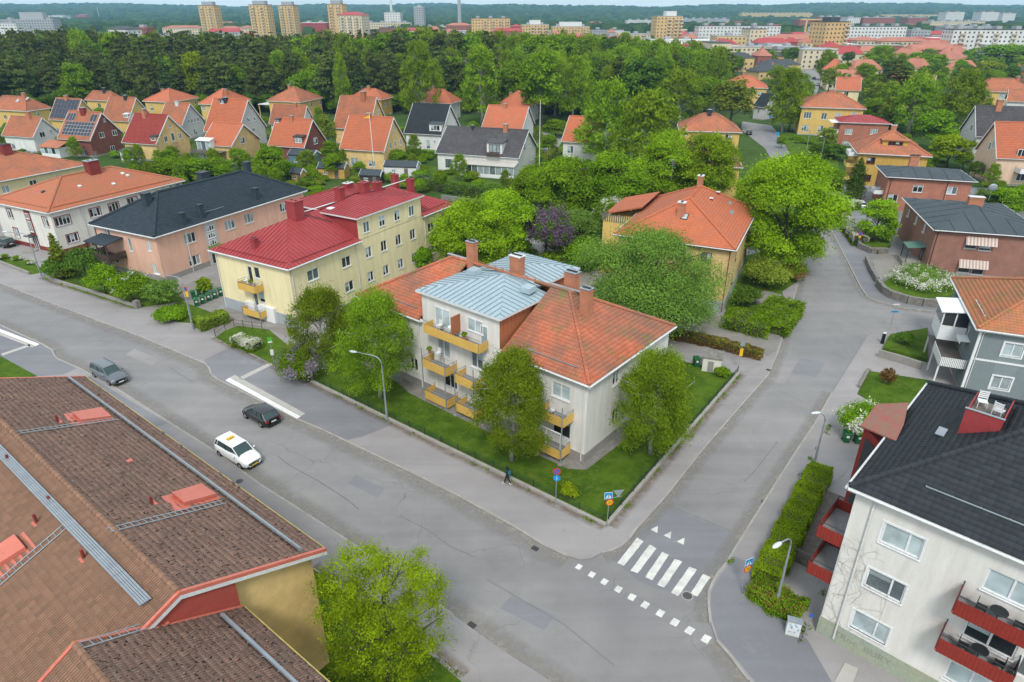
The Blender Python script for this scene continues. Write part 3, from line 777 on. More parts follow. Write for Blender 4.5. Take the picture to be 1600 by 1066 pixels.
def crown_mesh(seed,kind,h,r,n,size,mats,flower=0.0,skirt=False):
    """crown mesh with its base at z=0 of the tree"""
    g=np.random.default_rng(seed)
    if kind=='round':
        k=84;zc=h*0.52;rz=h*0.46
        d=g.normal(size=(k,3));d/=np.linalg.norm(d,axis=1)[:,None];d[:,2]=np.where(d[:,2]<(-.85 if skirt else-.55),-d[:,2],d[:,2])
        d[:,:2]*=np.where(d[:,2]<0,1.0,1.06)[:,None]
        f=(0.55+0.32*g.random(k))[:,None]
        if skirt:zc=h*.47;rz=h*.47;f=np.where(d[:,2]<.1,.72+.12*g.random(k),f[:,0])[:,None]
        an=np.arctan2(d[:,1],d[:,0]);d[:,:2]*=(1+.13*np.sin(2*an+seed)+.10*np.sin(3*an+2*seed+2*d[:,2]))[:,None]
        C=d*np.array([r,r,rz])*f+np.array([0,0,zc]);Rd=(r*(0.2+0.12*g.random(k)))[:,None]*np.array([1.05,1.05,0.8]);dr,sh,up=0.1,0.6,0.5
    elif kind=='bush':
        k=34;zc=h*0.42
        d=g.normal(size=(k,3));d/=np.linalg.norm(d,axis=1)[:,None];d[:,2]=np.abs(d[:,2])*1.1-0.3
        C=d*np.array([r,r,h*0.42])*(0.5+0.25*g.random(k))[:,None]+np.array([0,0,zc]);Rd=(r*(0.3+0.15*g.random(k)))[:,None]*np.array([1,1,h/(2.4*r)]);dr,sh,up=0.1,0.6,0.4
    elif kind=='birch':
        k=170;zz=g.random(k)**0.8;prof=np.sin(np.clip(0.12+0.92*(1-zz),0,1)*math.pi*0.62)**0.9
        prof=np.where(zz<0.25,prof*(0.72+zz*1.1),prof)
        a=g.random(k)*6.283;rad=r*prof*(0.25+0.68*np.sqrt(g.random(k)))*(1+.16*np.sin(2*a+seed)+.14*np.sin(3*a+seed*2+zz*5))
        C=np.stack([np.cos(a)*rad,np.sin(a)*rad,h*(0.17+0.79*zz)],1)
        Rd=(r*(0.13+0.10*g.random(k)))[:,None]*np.array([1.0,1.0,1.55]);dr,sh,up=0.55,0.3,0.1
    elif kind=='airy':
        k=230;d=g.normal(size=(k,3));d/=np.linalg.norm(d,axis=1)[:,None];zc=h*0.58
        C=d*np.array([r,r,h*0.4])*(0.3+0.68*g.random(k)**0.6)[:,None]+np.array([0,0,zc])
        Rd=(r*(0.10+0.10*g.random(k)))[:,None]*np.array([1,1,0.9]);dr,sh,up=0.25,0.0,0.3
    elif kind=='pine':
        k=42;zz=np.linspace(0,1,k)+g.normal(size=k)*0.02;prof=np.sin((0.16+0.78*(1-zz))*math.pi*0.75)
        a=g.random(k)*6.283;rad=r*np.clip(prof,0.12,1)*(0.35+0.5*g.random(k))
        C=np.stack([np.cos(a)*rad,np.sin(a)*rad,h*(0.24+0.72*zz)],1)
        Rd=(r*(0.34+0.14*g.random(k))*np.clip(prof,0.45,1))[:,None]*np.array([1,1,0.5]);dr,sh,up=0.0,0.45,0.5
    elif kind=='spruce':
        k=60;zz=(np.arange(k)+0.5)/k;rad=r*(1-zz)*(0.45+0.4*g.random(k));a=np.arange(k)*2.4
        C=np.stack([np.cos(a)*rad,np.sin(a)*rad,h*(0.1+0.88*zz)],1)
        Rd=(r*(0.12+0.42*(1-zz)))[:,None]*np.array([1,1,0.45]);dr,sh,up=0.3,0.4,0.2
    elif kind=='column':
        k=24;zz=(np.arange(k)+0.5)/k;rad=r*0.25*np.ones(k);a=np.arange(k)*2.4
        pr=np.sin(np.clip(1-zz,0,1)**0.7*math.pi/2)
        C=np.stack([np.cos(a)*rad*pr,np.sin(a)*rad*pr,h*(0.05+0.9*zz)],1)
        Rd=(r*0.8*pr+0.05)[:,None]*np.array([1,1,1.0]);Rd[:,2]=h*0.06;dr,sh,up=0.3,0.8,0.2
    clr=g.random(len(C))
    V,rv=leaves(g,C,Rd,n,size,0.55 if kind!='birch' else 0.4,dr,0,sh,clr,up)
    mi=None
    if flower:
        ok=g.random(n)<flower*(0.35+1.3*clr[g.integers(0,len(C),n)])
        # blossom sits in trusses: choose by clump noise on position
        c=V.reshape(-1,4,3).mean(1);q=np.sin(c[:,0]*3.1+seed)+np.sin(c[:,1]*3.7)+np.sin(c[:,2]*3.3+1)
        ok=(q>np.quantile(q,1-flower))&(g.random(n)<0.85);mi=ok.astype(int)
    return npmesh('crown',V,quads(n),mats,rv,mi)

def trunk_mesh(seed,kind,h,r,mat,lean=0.0):
    """tapered trunk with limbs reaching into the crown"""
    g=random.Random(seed);b=MB();tr=max(0.05,h*(0.018 if kind in('birch','pine','airy')else 0.024))
    top=h*(0.9 if kind in('birch','pine','spruce')else .8 if kind=='airy' else 0.68);k=6
    pts=[(g.uniform(-1,1)*0.02*h*(i>0),g.uniform(-1,1)*0.02*h*(i>0),-0.1+top*i/k)for i in range(k+1)]
    b.tube(pts,[tr*(1.25 if i==0 else 1-0.85*i/k)for i in range(k+1)],mat,7)
    nl={'pine':8,'spruce':0,'birch':14,'airy':16}.get(kind,11)
    for i in range(nl):
        z=h*(g.uniform(0.4,0.85)if kind=='pine' else g.uniform(0.24,0.72));a=i*2.4+g.uniform(-0.4,0.4)
        f=z/top*k;j=min(int(f),k-1);p0=Vector(pts[j]).lerp(Vector(pts[j+1]),f-j)
        L=r*g.uniform(0.55,0.9);up=L*(0.25 if kind=='pine' else g.uniform(0.5,1.0))
        hm=h*(.95 if kind in('birch','pine')else .8)
        if z+up>hm:up=max(0.1,hm-z)
        m=p0+Vector((math.cos(a)*L*0.5,math.sin(a)*L*0.5,up*0.6));e=p0+Vector((math.cos(a+0.2)*L,math.sin(a+0.2)*L,up))
        b.tube([p0,m,e],[tr*0.38,tr*0.24,tr*0.08],mat,5,caps=False)
        for q in range(2):
            aa=a+g.uniform(-1,1);e2=m+Vector((math.cos(aa)*L*0.4,math.sin(aa)*L*0.4,min(up,.12*h)*0.45));b.tube([m,e2],[tr*0.18,tr*0.05],mat,4,caps=False)
    return b.mesh('trunk',True)

def tree(name,label,kind,x,y,h,r,n,size,mats,bark,seed,group=None,flower=0.0,cat='tree',trunk=True,z=0.0,skirt=False):
    t=thing(name,label,cat,(x,y,z),rnd.random()*0.3,group)
    if trunk:ob('trunk',trunk_mesh(seed,kind,h,r,bark),t)
    ob('crown',crown_mesh(seed,kind,h,r,n,size,mats,flower,skirt),t)
    return t
def tree_px(name,label,kind,ub,vb,vtop,wpx,n,size,mats,bark,seed,**k):
    """tree standing at pixel (ub, vb); its top reaches row vtop and its crown spans wpx pixels"""
    p=at(ub,vb);fw=p.y*CP-(4-CAMH)*SP;r=wpx*fw/F_PX/2
    # the outline top belongs to the crown's middle; aim a little lower
    h=zat(p.x,p.y+r*0.25,vtop)
    return tree(name,label,kind,p.x,p.y,h,r,n,size,mats,bark,seed,**k)

def hedge(name,label,pts,w,h,n,size,mats,seed,closed=False,cat='hedge',flower=0.0,z=0.12,group=None,rough=0.10):
    """clipped hedge along a polyline of world points: twiggy core and a skin of leaves"""
    g=np.random.default_rng(seed);P=[Vector((p[0],p[1],0))for p in pts]
    segs=[(P[i],P[i+1])for i in range(len(P)-1)];tot=sum((b-a).length for a,b in segs)
    t=thing(name,label,cat,(P[0].x,P[0].y,z),0,group);b=MB()
    V=[];
    for a,c in segs:
        d=c-a;l=d.length;e=d/l;nn=Vector((-e.y,e.x,0));k=int(n*l/tot);o=P[0]
        core=w*0.5-0.12
        b.hexa([a-o-nn*core,c-o-nn*core,c-o+nn*core,a-o+nn*core]+[q+Vector((0,0,h-0.12))for q in(a-o-nn*core,c-o-nn*core,c-o+nn*core,a-o+nn*core)],mats[0])
        s=g.random(k)*(l+w*0.3)-w*0.15;side=g.random(k);f=w/(w+2*h)
        top=side<f;yy=np.where(top,(g.random(k)-0.5)*w,np.where(side<f+(1-f)/2,-w/2,w/2));zz=np.where(top,h,g.random(k)*h)
        bulge=0.10*np.sin(s*2.3+seed)+0.07*np.sin(s*5.1)+g.normal(size=k)*rough*0.5
        yy=yy+np.where(top,0,np.sign(yy)*bulge);zz=zz+np.where(top,bulge*0.8,0)
        endm=g.random(k)<(w*h*2)/(w*h*2+l*(w+2*h));s=np.where(endm,np.where(g.random(k)<0.5,0,l)+g.normal(size=k)*0.05,s)
        yy=np.where(endm,(g.random(k)-0.5)*w,yy);zz=np.where(endm,g.random(k)*h,zz)
        Q=np.array(a-o)[None]+s[:,None]*np.array(e)[None]+yy[:,None]*np.array(nn)[None];Q[:,2]=zz
        V.append(Q)
    Q=np.concatenate(V);n=len(Q)
    nn=g.normal(size=(n,3));nn[:,2]+=0.8;nn/=np.linalg.norm(nn,axis=1)[:,None]
    tt=np.cross(nn,g.normal(size=(n,3)));tt/=np.linalg.norm(tt,axis=1)[:,None];bb=np.cross(nn,tt);s=size*(0.6+0.8*g.random(n))[:,None]
    VV=np.stack([Q-tt*s,Q+bb*s*0.6,Q+tt*s,Q-bb*s*0.6],1).reshape(-1,3)
    cl=0.5+0.5*np.sin(Q[:,0]*1.7+seed)*np.sin(Q[:,1]*1.9+Q[:,2]);rv=np.clip(0.5*cl+0.5*g.random(n),0,1)
    mi=((g.random(n)<flower*(0.4+1.2*cl))&(Q[:,2]>h*0.45)).astype(int)if flower else None
    cm=b.build('stems',t);cm.data.materials[0]=M_BARK
    ob('leaves',npmesh('leaves',VV,quads(n),mats,rv,mi),t)
    return t

# ------------------------------------------------------------------ street furniture
def lamp(name,label,base,h,arm,armdir,head='oval',group=None):
    t=thing(name,label,'street lamp',(base.x,base.y,0.12),armdir,group);b=MB()
    r=0.09
    b.tube([(0,0,0),(0,0,1.3)],r*1.25,M_STEEL,10);b.tube([(0,0,1.3),(0,0,h-0.9)],r,M_STEEL,10,r*0.6)
    b.build('pole',t);b=MB()
    P=[(0,0,h-0.9)]
    for i in range(1,7):
        w=math.pi/2*i/6;P.append((0.8*(1-math.cos(w)),0,h-0.9+0.8*math.sin(w)))
    P.append((arm,0,h-0.02));b.tube(P,0.05,M_STEEL,8);b.build('arm',t,smooth=True)
    b=MB();b.ball((arm+0.3,0,h-0.04),(0.45,0.16,0.11),M_LAMPH,12,8);hd=b.build('lamp_head',t,smooth=True)
    b=MB();b.ball((arm+0.36,0,h-0.12),(0.26,0.11,0.07),M_OFFW,10,6);b.build('lamp_glass',hd,smooth=True)
    return t
def wheel_mesh():
    b=MB();b.tube([(0,-0.11,0),(0,0.11,0)],0.33,M_BLACKP,20);return b.mesh('tyre')
M_CARS={}
def carpaint(name,c,met=0.3):
    if name in M_CARS:return M_CARS[name]
    m,n,b=_new(name);b.inputs['Base Color'].default_value=_c(c);b.inputs['Roughness'].default_value=0.28
    b.inputs['Metallic'].default_value=met;b.inputs['Coat Weight'].default_value=0.6;b.inputs['Coat Roughness'].default_value=0.08
    M_CARS[name]=m;return m
M_CGL=glassm('car_glass',(0.035,0.07,0.07),0.05)
M_RED=pm('tail_light_red',(0.35,0.01,0.012),None,1,0.25)
M_HEADL=pm('head_light_glass',(0.55,0.58,0.6),None,1,0.15)
M_ALU=pm('alloy_rim',(0.35,0.36,0.37),None,1,0.35,0,0.6)
M_YPLATE=pm('yellow_plate',(0.75,0.5,0.03),None,1,0.5)
M_TYRE=pm('tyre_rubber',(0.018,0.018,0.018),None,2,0.85)
def car(label,p,hd,paint,style='estate',taxi=False,z=0.02,rails=False,group=None,detail=True,name='parked_car',plate=None):
    """a car: nose along local +x; hull lofted from cross-sections with separate glasshouse, roof, wheels, lights"""
    L={'estate':4.68,'hatch':4.25,'suv':4.75}[style];w=0.91;H={'estate':1.47,'hatch':1.46,'suv':1.68}[style];hl=L/2
    t=thing(name,label,'car',(p.x,p.y,z),hd,group)
    # stations: x, half width, bottom, sill-wide z, belt z, top z
    belt=0.92 if style!='suv' else 1.03;up_=.12 if style=='suv' else 0
    st=[(-hl,0.66,0.42,0.62,0.82,0.88),(-hl+0.10,0.82,0.30,0.60,0.88,0.96),(-hl+0.45,0.90,0.24,0.55,0.92,1.0),(-hl+1.1,w,0.2,0.5,belt,belt+0.06),
          (-0.2,w+0.01,0.19,0.5,belt,belt+0.06),(hl-1.55,w,0.2,0.5,belt-0.01,belt+0.05),(hl-0.95,0.90,0.22,0.5,0.84,0.93),(hl-0.4,0.87,0.24,0.5,0.74,0.82),
          (hl-0.12,0.76,0.26,0.5,0.66,0.71),(hl,0.60,0.34,0.48,0.58,0.6)]
    V=[];F=[];K=11
    for(x,hw,zb,zs,zt,zc)in st:
        zt+=up_*(x>0 or x<-hl+1);zc+=up_*(x>0 or x<-hl+1);half=[(0.0,zb),(hw*0.8,zb),(hw*0.985,zb+0.12),(hw,zs),(hw*0.975,zt-0.05),(hw*0.88,zt+0.01)]
        ring=[(y,z_)for(y,z_)in half]+[(hw*0.5,zc-0.01),(0.0,zc)]
        ring=ring+[(-y,z_)for(y,z_)in reversed(ring[1:-1])]
        V+=[(x,y,z_)for(y,z_)in ring];N=len(ring)
    for i in range(len(st)-1):
        for j in range(N):a=i*N;F.append((a+j,a+(j+1)%N,a+N+(j+1)%N,a+N+j))
    F.append(tuple(range(N)));F.append(tuple(reversed(range((len(st)-1)*N,len(st)*N))))
    me=bpy.data.meshes.new('body');me.from_pydata(V,[],F);me.materials.append(paint);me.polygons.foreach_set('use_smooth',[True]*len(F));me.update()
    ob('body',me,t)
    # glasshouse
    xr0={'estate':-hl+0.12,'hatch':-hl+0.15,'suv':-hl+0.1}[style];xr1={'estate':-hl+0.55,'hatch':-hl+0.62,'suv':-hl+0.45}[style]
    xf0=hl-1.05;xf1=hl-1.9;zb=belt+0.0;zt=H-0.05
    b=MB();yb,yt=0.82,0.67
    secs=[(xr0,yb-0.08,zb),(xr0+0.06,yb-0.04,zb)]
    b.hexa([(xr0,-yb+0.06,zb),(xf0,-yb+0.08,zb-0.02),(xf0,yb-0.08,zb-0.02),(xr0,yb-0.06,zb),
            (xr1,-yt,zt),(xf1,-yt,zt),(xf1,yt,zt),(xr1,yt,zt)],M_CGL);b.build('windows',t)
    b=MB()
    nx=6;ny=5;n0=len(b.v);k=b.mi(paint)
    for i in range(nx):
        x=xr1-0.05+(xf1-xr1+0.07)*i/(nx-1);u=i/(nx-1)
        for j in range(ny):
            y=(-1+2*j/(ny-1));b.v.append((x,y*(yt+0.02),zt-0.01+0.07*(1-abs(y)**2.6)*math.sin(math.pi*(0.15+0.7*u))+0.02))
    for i in range(nx-1):
        for j in range(ny-1):q=n0+i*ny+j;b.f.append((q,q+ny,q+ny+1,q+1));b.m.append(k)
    b.build('roof',t,smooth=True);b=MB()
    def bar(p,q,r,m=paint):b.tube([p,q],r,m,5)
    for s in(-1,1):
        bar((xf0,s*(yb-0.08),zb-0.02),(xf1,s*yt,zt),0.04);bar((xr0,s*(yb-0.06),zb),(xr1,s*yt,zt),0.045)
        bar((xr1,s*yt,zt),(xf1,s*yt,zt),0.04)
        xm=(xf0+xr0)/2-0.1;bar((xm,s*(yb-0.055),zb),(xm-0.12,s*(yt+0.015),zt),0.03,M_BLACKP)
        xm2=xr1+0.25;bar((xm2-0.2,s*(yb-0.055),zb),(xm2+0.05,s*(yt+0.015),zt),0.045)
    b.build('pillars',t);
    for s in(-1,1):
        b=MB();b.ball((xf0-0.35,s*(w+0.1),zb+0.06),(0.08,0.12,0.09),paint,8,5);b.build('wing_mirror',t,smooth=True)
    for x in(-hl+0.85,hl-0.88):
        for s in(-1,1):
            b=MB();b.tube([(x,s*(w-0.2),0.33),(x,s*(w+0.012),0.33)],0.33,M_TYRE,20);wl=b.build('wheel',t)
            b=MB();b.tube([(x,s*(w+0.005),0.33),(x,s*(w+0.022),0.33)],0.2,M_ALU,5);b.build('rim',wl)
    for s in(-1,1):
        b=MB();b.hexa([(hl-0.33,s*0.83,0.6),(hl-0.02,s*0.52,0.56),(hl+0.012,s*0.52,0.56),(hl-0.25,s*0.85,0.6),(hl-0.36,s*0.84,0.72),(hl-0.07,s*0.56,0.67),(hl-0.02,s*0.55,0.66),(hl-0.28,s*0.86,0.71)],M_HEADL);b.build('headlight',t)
        b=MB();b.box(-hl-0.012,s*0.5,0.7,-hl+0.14,s*0.8,0.84,M_RED);b.build('tail_light',t)
    b=MB();b.box(hl-0.02,-0.42,0.42,hl+0.012,0.42,0.56,M_BLACKP);b.box(hl-0.08,-0.7,0.24,hl+0.02,0.7,0.34,M_BLACKP);b.build('grille',t)
    b=MB();b.box(hl+0.013,-0.26,0.37,hl+0.03,0.26,0.49,plate or M_WHITE);b.box(-hl-0.03,-0.26,0.6,-hl-0.013,0.26,0.72,plate or M_WHITE);b.build('number_plate',t)
    b=MB();b.box(-hl-0.02,-0.72,0.27,-hl+0.1,0.72,0.45,M_BLACKP);b.build('bumper',t)
    if rails:
        for s in(-1,1):
            b=MB();b.tube([(xr1+0.1,s*0.62,zt+0.03),(xr1+0.25,s*0.62,zt+0.09),(xf1-0.3,s*0.62,zt+0.09),(xf1-0.1,s*0.62,zt+0.03)],0.02,M_BLACKP,5);b.build('roof_rail',t)
    if taxi:
        b=MB();b.box(-0.9,-0.32,zt+0.075,-0.66,0.32,zt+0.24,M_YPLATE);sg=b.build('taxi_sign',t)
        for s in(1,-1):
            x=text('TAXI',0.17,M_REDTRIM,'sign_text',sg);x.location=(-0.78+s*0.124,0,zt+0.16);x.rotation_euler=(R(90),0,R(90)*s)
    return t
def text(s,size,mat,name='lettering',parent=None,ext=0.004):
    cu=bpy.data.curves.new(name,'FONT');cu.body=s;cu.size=size;cu.align_x='CENTER';cu.align_y='CENTER';cu.extrude=ext;cu.resolution_u=2
    o=bpy.data.objects.new(name,cu);me=bpy.data.meshes.new_from_object(o);me.materials.clear();me.materials.append(mat)
    bpy.data.objects.remove(o);o=ob(name,me)
    if parent is not None:o.parent=parent
    return o

# ================================================================== GROUND
def pw(pts,z=0.0):return[(at(u,v,z).x,at(u,v,z).y)for u,v in pts]
b=MB();b.poly([(-9000,-300,-0.3),(9000,-300,-0.3),(9000,12000,-0.3),(-5500,5400,-0.3)],M_FARG)
o=b.build('ground');o['kind']='structure'
sheet('garden_ground',[(-260,-20),(260,-20),(260,262),(-260,262)],0.0,M_GARDEN)
NE=[(-250,360),(0,443),(100,482),(205,521),(320,569),(327,576),(330,586),(340,594),(352,600),(466,657),(500,671),(540,690),(640,738),(720,778),(800,822),(850,853),(889,871)]
CORN=[(905,876),(925,874)]
NW=[(940,865),(956,861),(971,854),(983,843),(992,830),(1040,777),(1097,705),(1147,647),(1200,587),(1215,552),(1225,517),(1237,477),(1247,442),(1249,415),(1247,385)]
SW=[(-250,440),(0,509),(65,538),(82,548),(85,556),(90,562),(125,577),(185,610),(250,652),(332,704),(406,758),(475,802),(531,838),(620,900),(710,964),(786,1019),(858,1065),(960,1135),(1180,1300)]
SE=[(1420,1420),(1300,1240),(1169,1064),(1138,1023),(1119,1002)]
SEC=[(1110,975),(1107,947),(1107,927),(1113,912),(1120,899),(1134,882),(1151,854),(1196,782),(1248,700),(1272,665),(1300,615)]
SEF=[(1330,567),(1355,526),(1390,518),(1460,514),(1800,520)]
NEU=[(1190,206),(1218,240),(1250,285),(1283,330),(1291,345),(1310,382),(1332,425),(1346,452),(1355,465),(1368,471),(1412,482),(1460,488),(1800,500)]
M_ROADP=[(-400,300),(330,540),(960,830),(1235,440),(1240,330),(1205,240),(1158,200),(1160,190),(1205,196),(1240,235),(1300,330),(1370,460),(1480,478),(1900,490),(1900,620),(1400,560),(1180,880),(1130,980),(1500,1450),(900,1400),(300,760),(0,600),(-400,480)]
sheet('road',pw(M_ROADP),0.02,M_ASPH)
sheet('far_road',pw([(1252,106),(1280,106),(1282,128),(1276,148),(1245,150),(1248,125)]),0.03,M_ASPH)
sheet('side_road',pw([(1158,203),(1216,207),(1240,232),(1262,300),(1235,300),(1195,232)]),0.028,M_ASPH)
sheet('pavement',pw(NE+CORN+NW+[(1180,350),(1000,400),(560,330),(250,370),(-100,330),(-250,330)]),0.12,M_PAVE,th=0.3)
sheet('pavement',pw(SW+[(500,1500),(-300,900),(-300,500)]),0.12,M_PAVE,th=0.3)
sheet('pavement',pw(SE+SEC+SEF+[(1900,640),(1900,1450)]),0.12,M_PAVE,th=0.3)
sheet('pavement',pw(NEU+[(1800,300),(1340,290),(1280,250),(1235,212)]),0.12,M_PAVE2,th=0.3)
# fresher asphalt at the bus stops, pale boarding strips
sheet('asphalt_patch',pw([(318,563),(361,541),(425,568),(487,598),(560,634),(615,663),(565,683),(540,688),(500,669),(468,655),(352,598),(341,592),(331,584),(327,574)],0.12),0.126,M_PAVE2)
sheet('asphalt_patch',pw([(-60,492),(0,509),(64,538),(81,549),(84,557),(120,576),(100,585),(57,588),(0,556),(-60,525)],0.12),0.126,M_PAVE2)
sheet('asphalt_patch',pw([(140,588),(262,662),(240,668),(150,612),(128,593)],0.12),0.126,M_PAVE2)
sheet('asphalt_patch',pw([(1147,868),(1186,890),(1160,930),(1215,965),(1262,1000),(1300,1066),(1180,1066),(1142,1020),(1122,998),(1113,970),(1110,945),(1111,925),(1124,900),(1136,886)],0.12),0.126,M_PAVE2)
M_SLABW=pm('white_boarding_slab',(0.72,0.71,0.68),(0.66,0.65,0.62),1.5,0.8)
M_SLABB=pm('beige_boarding_slab',(0.44,0.42,0.38),(0.38,0.36,0.33),1.5,0.85)
def slabs(quad,n,mat,name):
    """paving slabs along a quad (pixel corners a,b = one long side; d,c = the other)"""
    t=bpy.data.objects.new(name,None);COL.objects.link(t);t['kind']='structure'
    a,b_,c,d=[Vector(p)for p in[at(u,v,0.12)for u,v in quad]]
    t.location=a
    for i in range(n):
        f,g_=i/n+0.0008,(i+1)/n-0.0008;P=[a.lerp(b_,f),a.lerp(b_,g_),d.lerp(c,g_),d.lerp(c,f)]
        m=MB();m.prism([Vector((p.x,p.y,0.11))-a for p in P],(0,0,0.03),mat);m.build('paving_slab',t)
slabs([(352,594.5),(464,654.5),(470,651),(359,590.5)],22,M_SLABW,'boarding_strip');slabs([(359.5,590),(470.5,650.5),(477,646.5),(367,586)],22,M_SLABB,'tactile_strip')
slabs([(373,590.5),(423,566),(428,569),(379,593.5)],10,M_SLABB,'guide_strip')
slabs([(-60,491),(62,538),(56,541),(-60,496)],20,M_SLABW,'boarding_strip');slabs([(-60,496.5),(55,541.5),(50,543),(-60,501)],20,M_SLABB,'tactile_strip')
slabs([(2,553),(46,538),(48,541),(4,556)],8,M_SLABB,'guide_strip')
# kerbs: granite stones, each a piece
KM={}
def kerb(pts,single=True,step=1.0,wd=0.16,zt=0.135):
    t=bpy.data.objects.new('kerb',None);COL.objects.link(t);t['kind']='structure'
    P=[at(u,v,0.0)for u,v in pts];P=[Vector((p.x,p.y,0))for p in P];t.location=P[0];mb=MB()
    for i in range(len(P)-1):
        d=P[i+1]-P[i];l=d.length;n=max(1,round(l/step));e=d/l;nn=Vector((-e.y,e.x,0))*wd/2
        for j in range(n):
            a=P[i]+e*(l*j/n+0.008);c=P[i]+e*(l*(j+1)/n-0.008);h=zt+rnd.uniform(-0.006,0.006)
            m=MB()if single else mb
            q=[a-nn,c-nn,c+nn,a+nn];q=[k-P[0]for k in q]
            m.hexa([k+Vector((0,0,-0.1))for k in q]+[k+Vector((0,0,h))for k in q],M_KERB)
            if single:m.build('kerb_stone',t)
    if not single:o=mb.build('kerb_stone',t);o['kind']='stuff'
kerb(NE[5:],True);kerb(NW[:9],True);kerb(SW[4:15],True);kerb(SE[2:],True);kerb(SEC[:8],True)
kerb(NE[:6],False);kerb(NW[8:],False);kerb(SW[:5],False);kerb(SEC[7:],False);kerb(NEU,False)
M_DUST=dustm()
def dust(pts,wd,side,z=.0235,mat=None,nm='road_dust'):
    P=[at(u,v,0)for u,v in pts];V=[];F=[];A=[]
    for i,p in enumerate(P):
        t=(P[min(i+1,len(P)-1)]-P[max(i-1,0)]);t.z=0;t.normalize();nn=Vector((-t.y,t.x,0))*side
        for j,a in((0,1.0),(.35,.7),(1,0)):q=p+nn*(.08+wd*j);V.append((q.x,q.y,z));A.append(a)
    for i in range(len(P)-1):
        for j in range(2):F.append((i*3+j,i*3+j+1,i*3+j+4,i*3+j+3))
    me=bpy.data.meshes.new(nm);me.from_pydata(V,[],F);a=me.attributes.new('edge','FLOAT','POINT');a.data.foreach_set('value',A);me.materials.append(mat or M_DUST);o=ob(nm,me);o['kind']='stuff'
dust(NE,1.5,-1);dust(NW,1.0,-1);dust(SW,1.4,1);dust(SEC,1.0,1);dust(SE,1.4,1);dust(NEU,1.0,-1)
M_SOIL=dustm('border_soil',(0.15,0.10,0.055),(0.22,0.17,0.12))
for pts_,sd in(([(487,599),(640,674),(800,752),(947,824)],-1),([(950,823),(1156,585)],-1),([(66,434),(95,445),(150,462),(212,482)],-1),([(337,528),(362,541),(425,570),(487,598)],-1),([(487,889),(537,921),(600,966),(660,1010),(722,1062)],1)):dust(pts_,.75,sd,.1275,M_SOIL,'soil_border')
def weeds(pts,n,seed,z=.13,sp=.35):
    g=np.random.default_rng(seed);P=[at(u,v,z)for u,v in pts];Q=[]
    for a,c in zip(P[:-1],P[1:]):k=max(3,int(n*(c-a).length/30));t=g.random(k)[:,None];Q.append(np.array(a)[None]*(1-t)+np.array(c)[None]*t)
    Q=np.concatenate(Q);Q=Q[np.sin(Q[:,0]*2.1+seed)+g.normal(size=len(Q))*.6>.1];C=np.repeat(Q,14,0);C[:,:2]+=g.normal(size=(len(C),2))*.13;C[:,2]=z+g.random(len(C))*.14;m=len(C)
    t=g.normal(size=(m,3))*.5;t[:,2]=np.abs(t[:,2])+.6;t/=np.linalg.norm(t,axis=1)[:,None];b=np.cross(t,g.normal(size=(m,3)));b/=np.linalg.norm(b,axis=1)[:,None];s=.09*(.6+g.random(m))[:,None]
    o=ob('weeds',npmesh('weeds',np.stack([C-t*s,C+b*s*.35,C+t*s,C-b*s*.35],1).reshape(-1,3),quads(m),[L_GREEN],g.random(m)));o['kind']='stuff'
WEEDS=[(pts_,n_)for pts_,n_ in(([(487,600),(640,675),(800,752),(947,825)],60),([(950,824),(1156,586)],110),([(337,528),(425,570),(487,598)],60),([(487,888),(600,965),(722,1062)],120),([(66,434),(212,483)],80),([(1136,886),(1150,868),(1175,830)],60),([(1296,905),(1250,1000)],90),([(1342,606),(1357,579)],80),([(1250,745),(1300,660)],60))]
for i_,(pts_,n_)in enumerate(WEEDS):weeds(pts_,n_,i_+1)
def seam(pts,w=.05):
    P=[at(u,v,.0222)for u,v in pts];b=MB()
    for p,q in zip(P[:-1],P[1:]):e=(q-p).normalized();n_=Vector((-e.y,e.x,0))*w;b.poly([p-n_,q-n_,q+n_,p+n_],M_SEAL)
    b.build('sealed_crack')['kind']='structure'
M_SEAL=pm('bitumen_seal',(0.12,0.117,0.117),(0.17,0.165,0.163),2)
seam([(433,712),(452,727),(498,752),(540,779),(561,796)]);seam([(265,574),(283,586),(300,597)],.04);seam([(625,806),(668,828),(702,853),(745,872)],.035);seam([(1042,789),(1100,812),(1169,841)],.04);seam([(1215,690),(1180,735),(1163,752)],.035);seam([(760,905),(880,975),(960,1040)],.03)
for q_,m_ in(([(556,742),(602,764),(590,778),(543,755)],M_PAVE2),([(800,930),(868,962),(850,985),(780,950)],M_PAVE2),([(1250,560),(1290,566),(1275,590),(1236,583)],M_PAVE2),([(210,545),(250,562),(238,572),(197,554)],M_PAVE)):sheet('asphalt_patch',pw(q_,.02),0.0218,m_)
sheet('asphalt_patch',pw([(955,872),(1040,790),(1168,842),(1130,888),(1112,948),(1000,910)],0.02),0.0215,M_PAVE2)
sheet('asphalt_patch',pw([(1160,560),(1240,575),(1225,600),(1150,588)],0.02),0.0215,M_PAVE)
# lawns and yards
def lawn(pts,z=0.16,mat=None,name='lawn',th=0.12):
    return sheet(name,pw(pts,z),z,mat or M_GRASS,th=th)
lawn([(490,598),(947,819),(1153,584),(1046,556),(880,500),(560,440),(487,560)])
lawn([(487,888),(537,922),(600,968),(660,1012),(722,1066),(840,1160),(500,1300),(430,900)])
lawn([(-150,480),(0,556),(57,587),(40,600),(-20,620),(-200,560)])
lawn([(337,527),(352,516),(372,509),(420,515),(475,560),(487,597),(455,590),(430,571),(395,553),(362,540)])
lawn([(250,486),(282,470),(330,488),(308,505),(276,503)]);lawn([(-60,380),(0,397),(47,409),(76,424),(47,429),(0,411),(-60,395)])
lawn([(70,430),(110,400),(240,430),(290,470),(212,482),(110,450)])
lawn([(1379,441),(1400,430),(1490,442),(1500,455),(1460,470),(1425,466),(1392,456)],0.9,th=1.0)
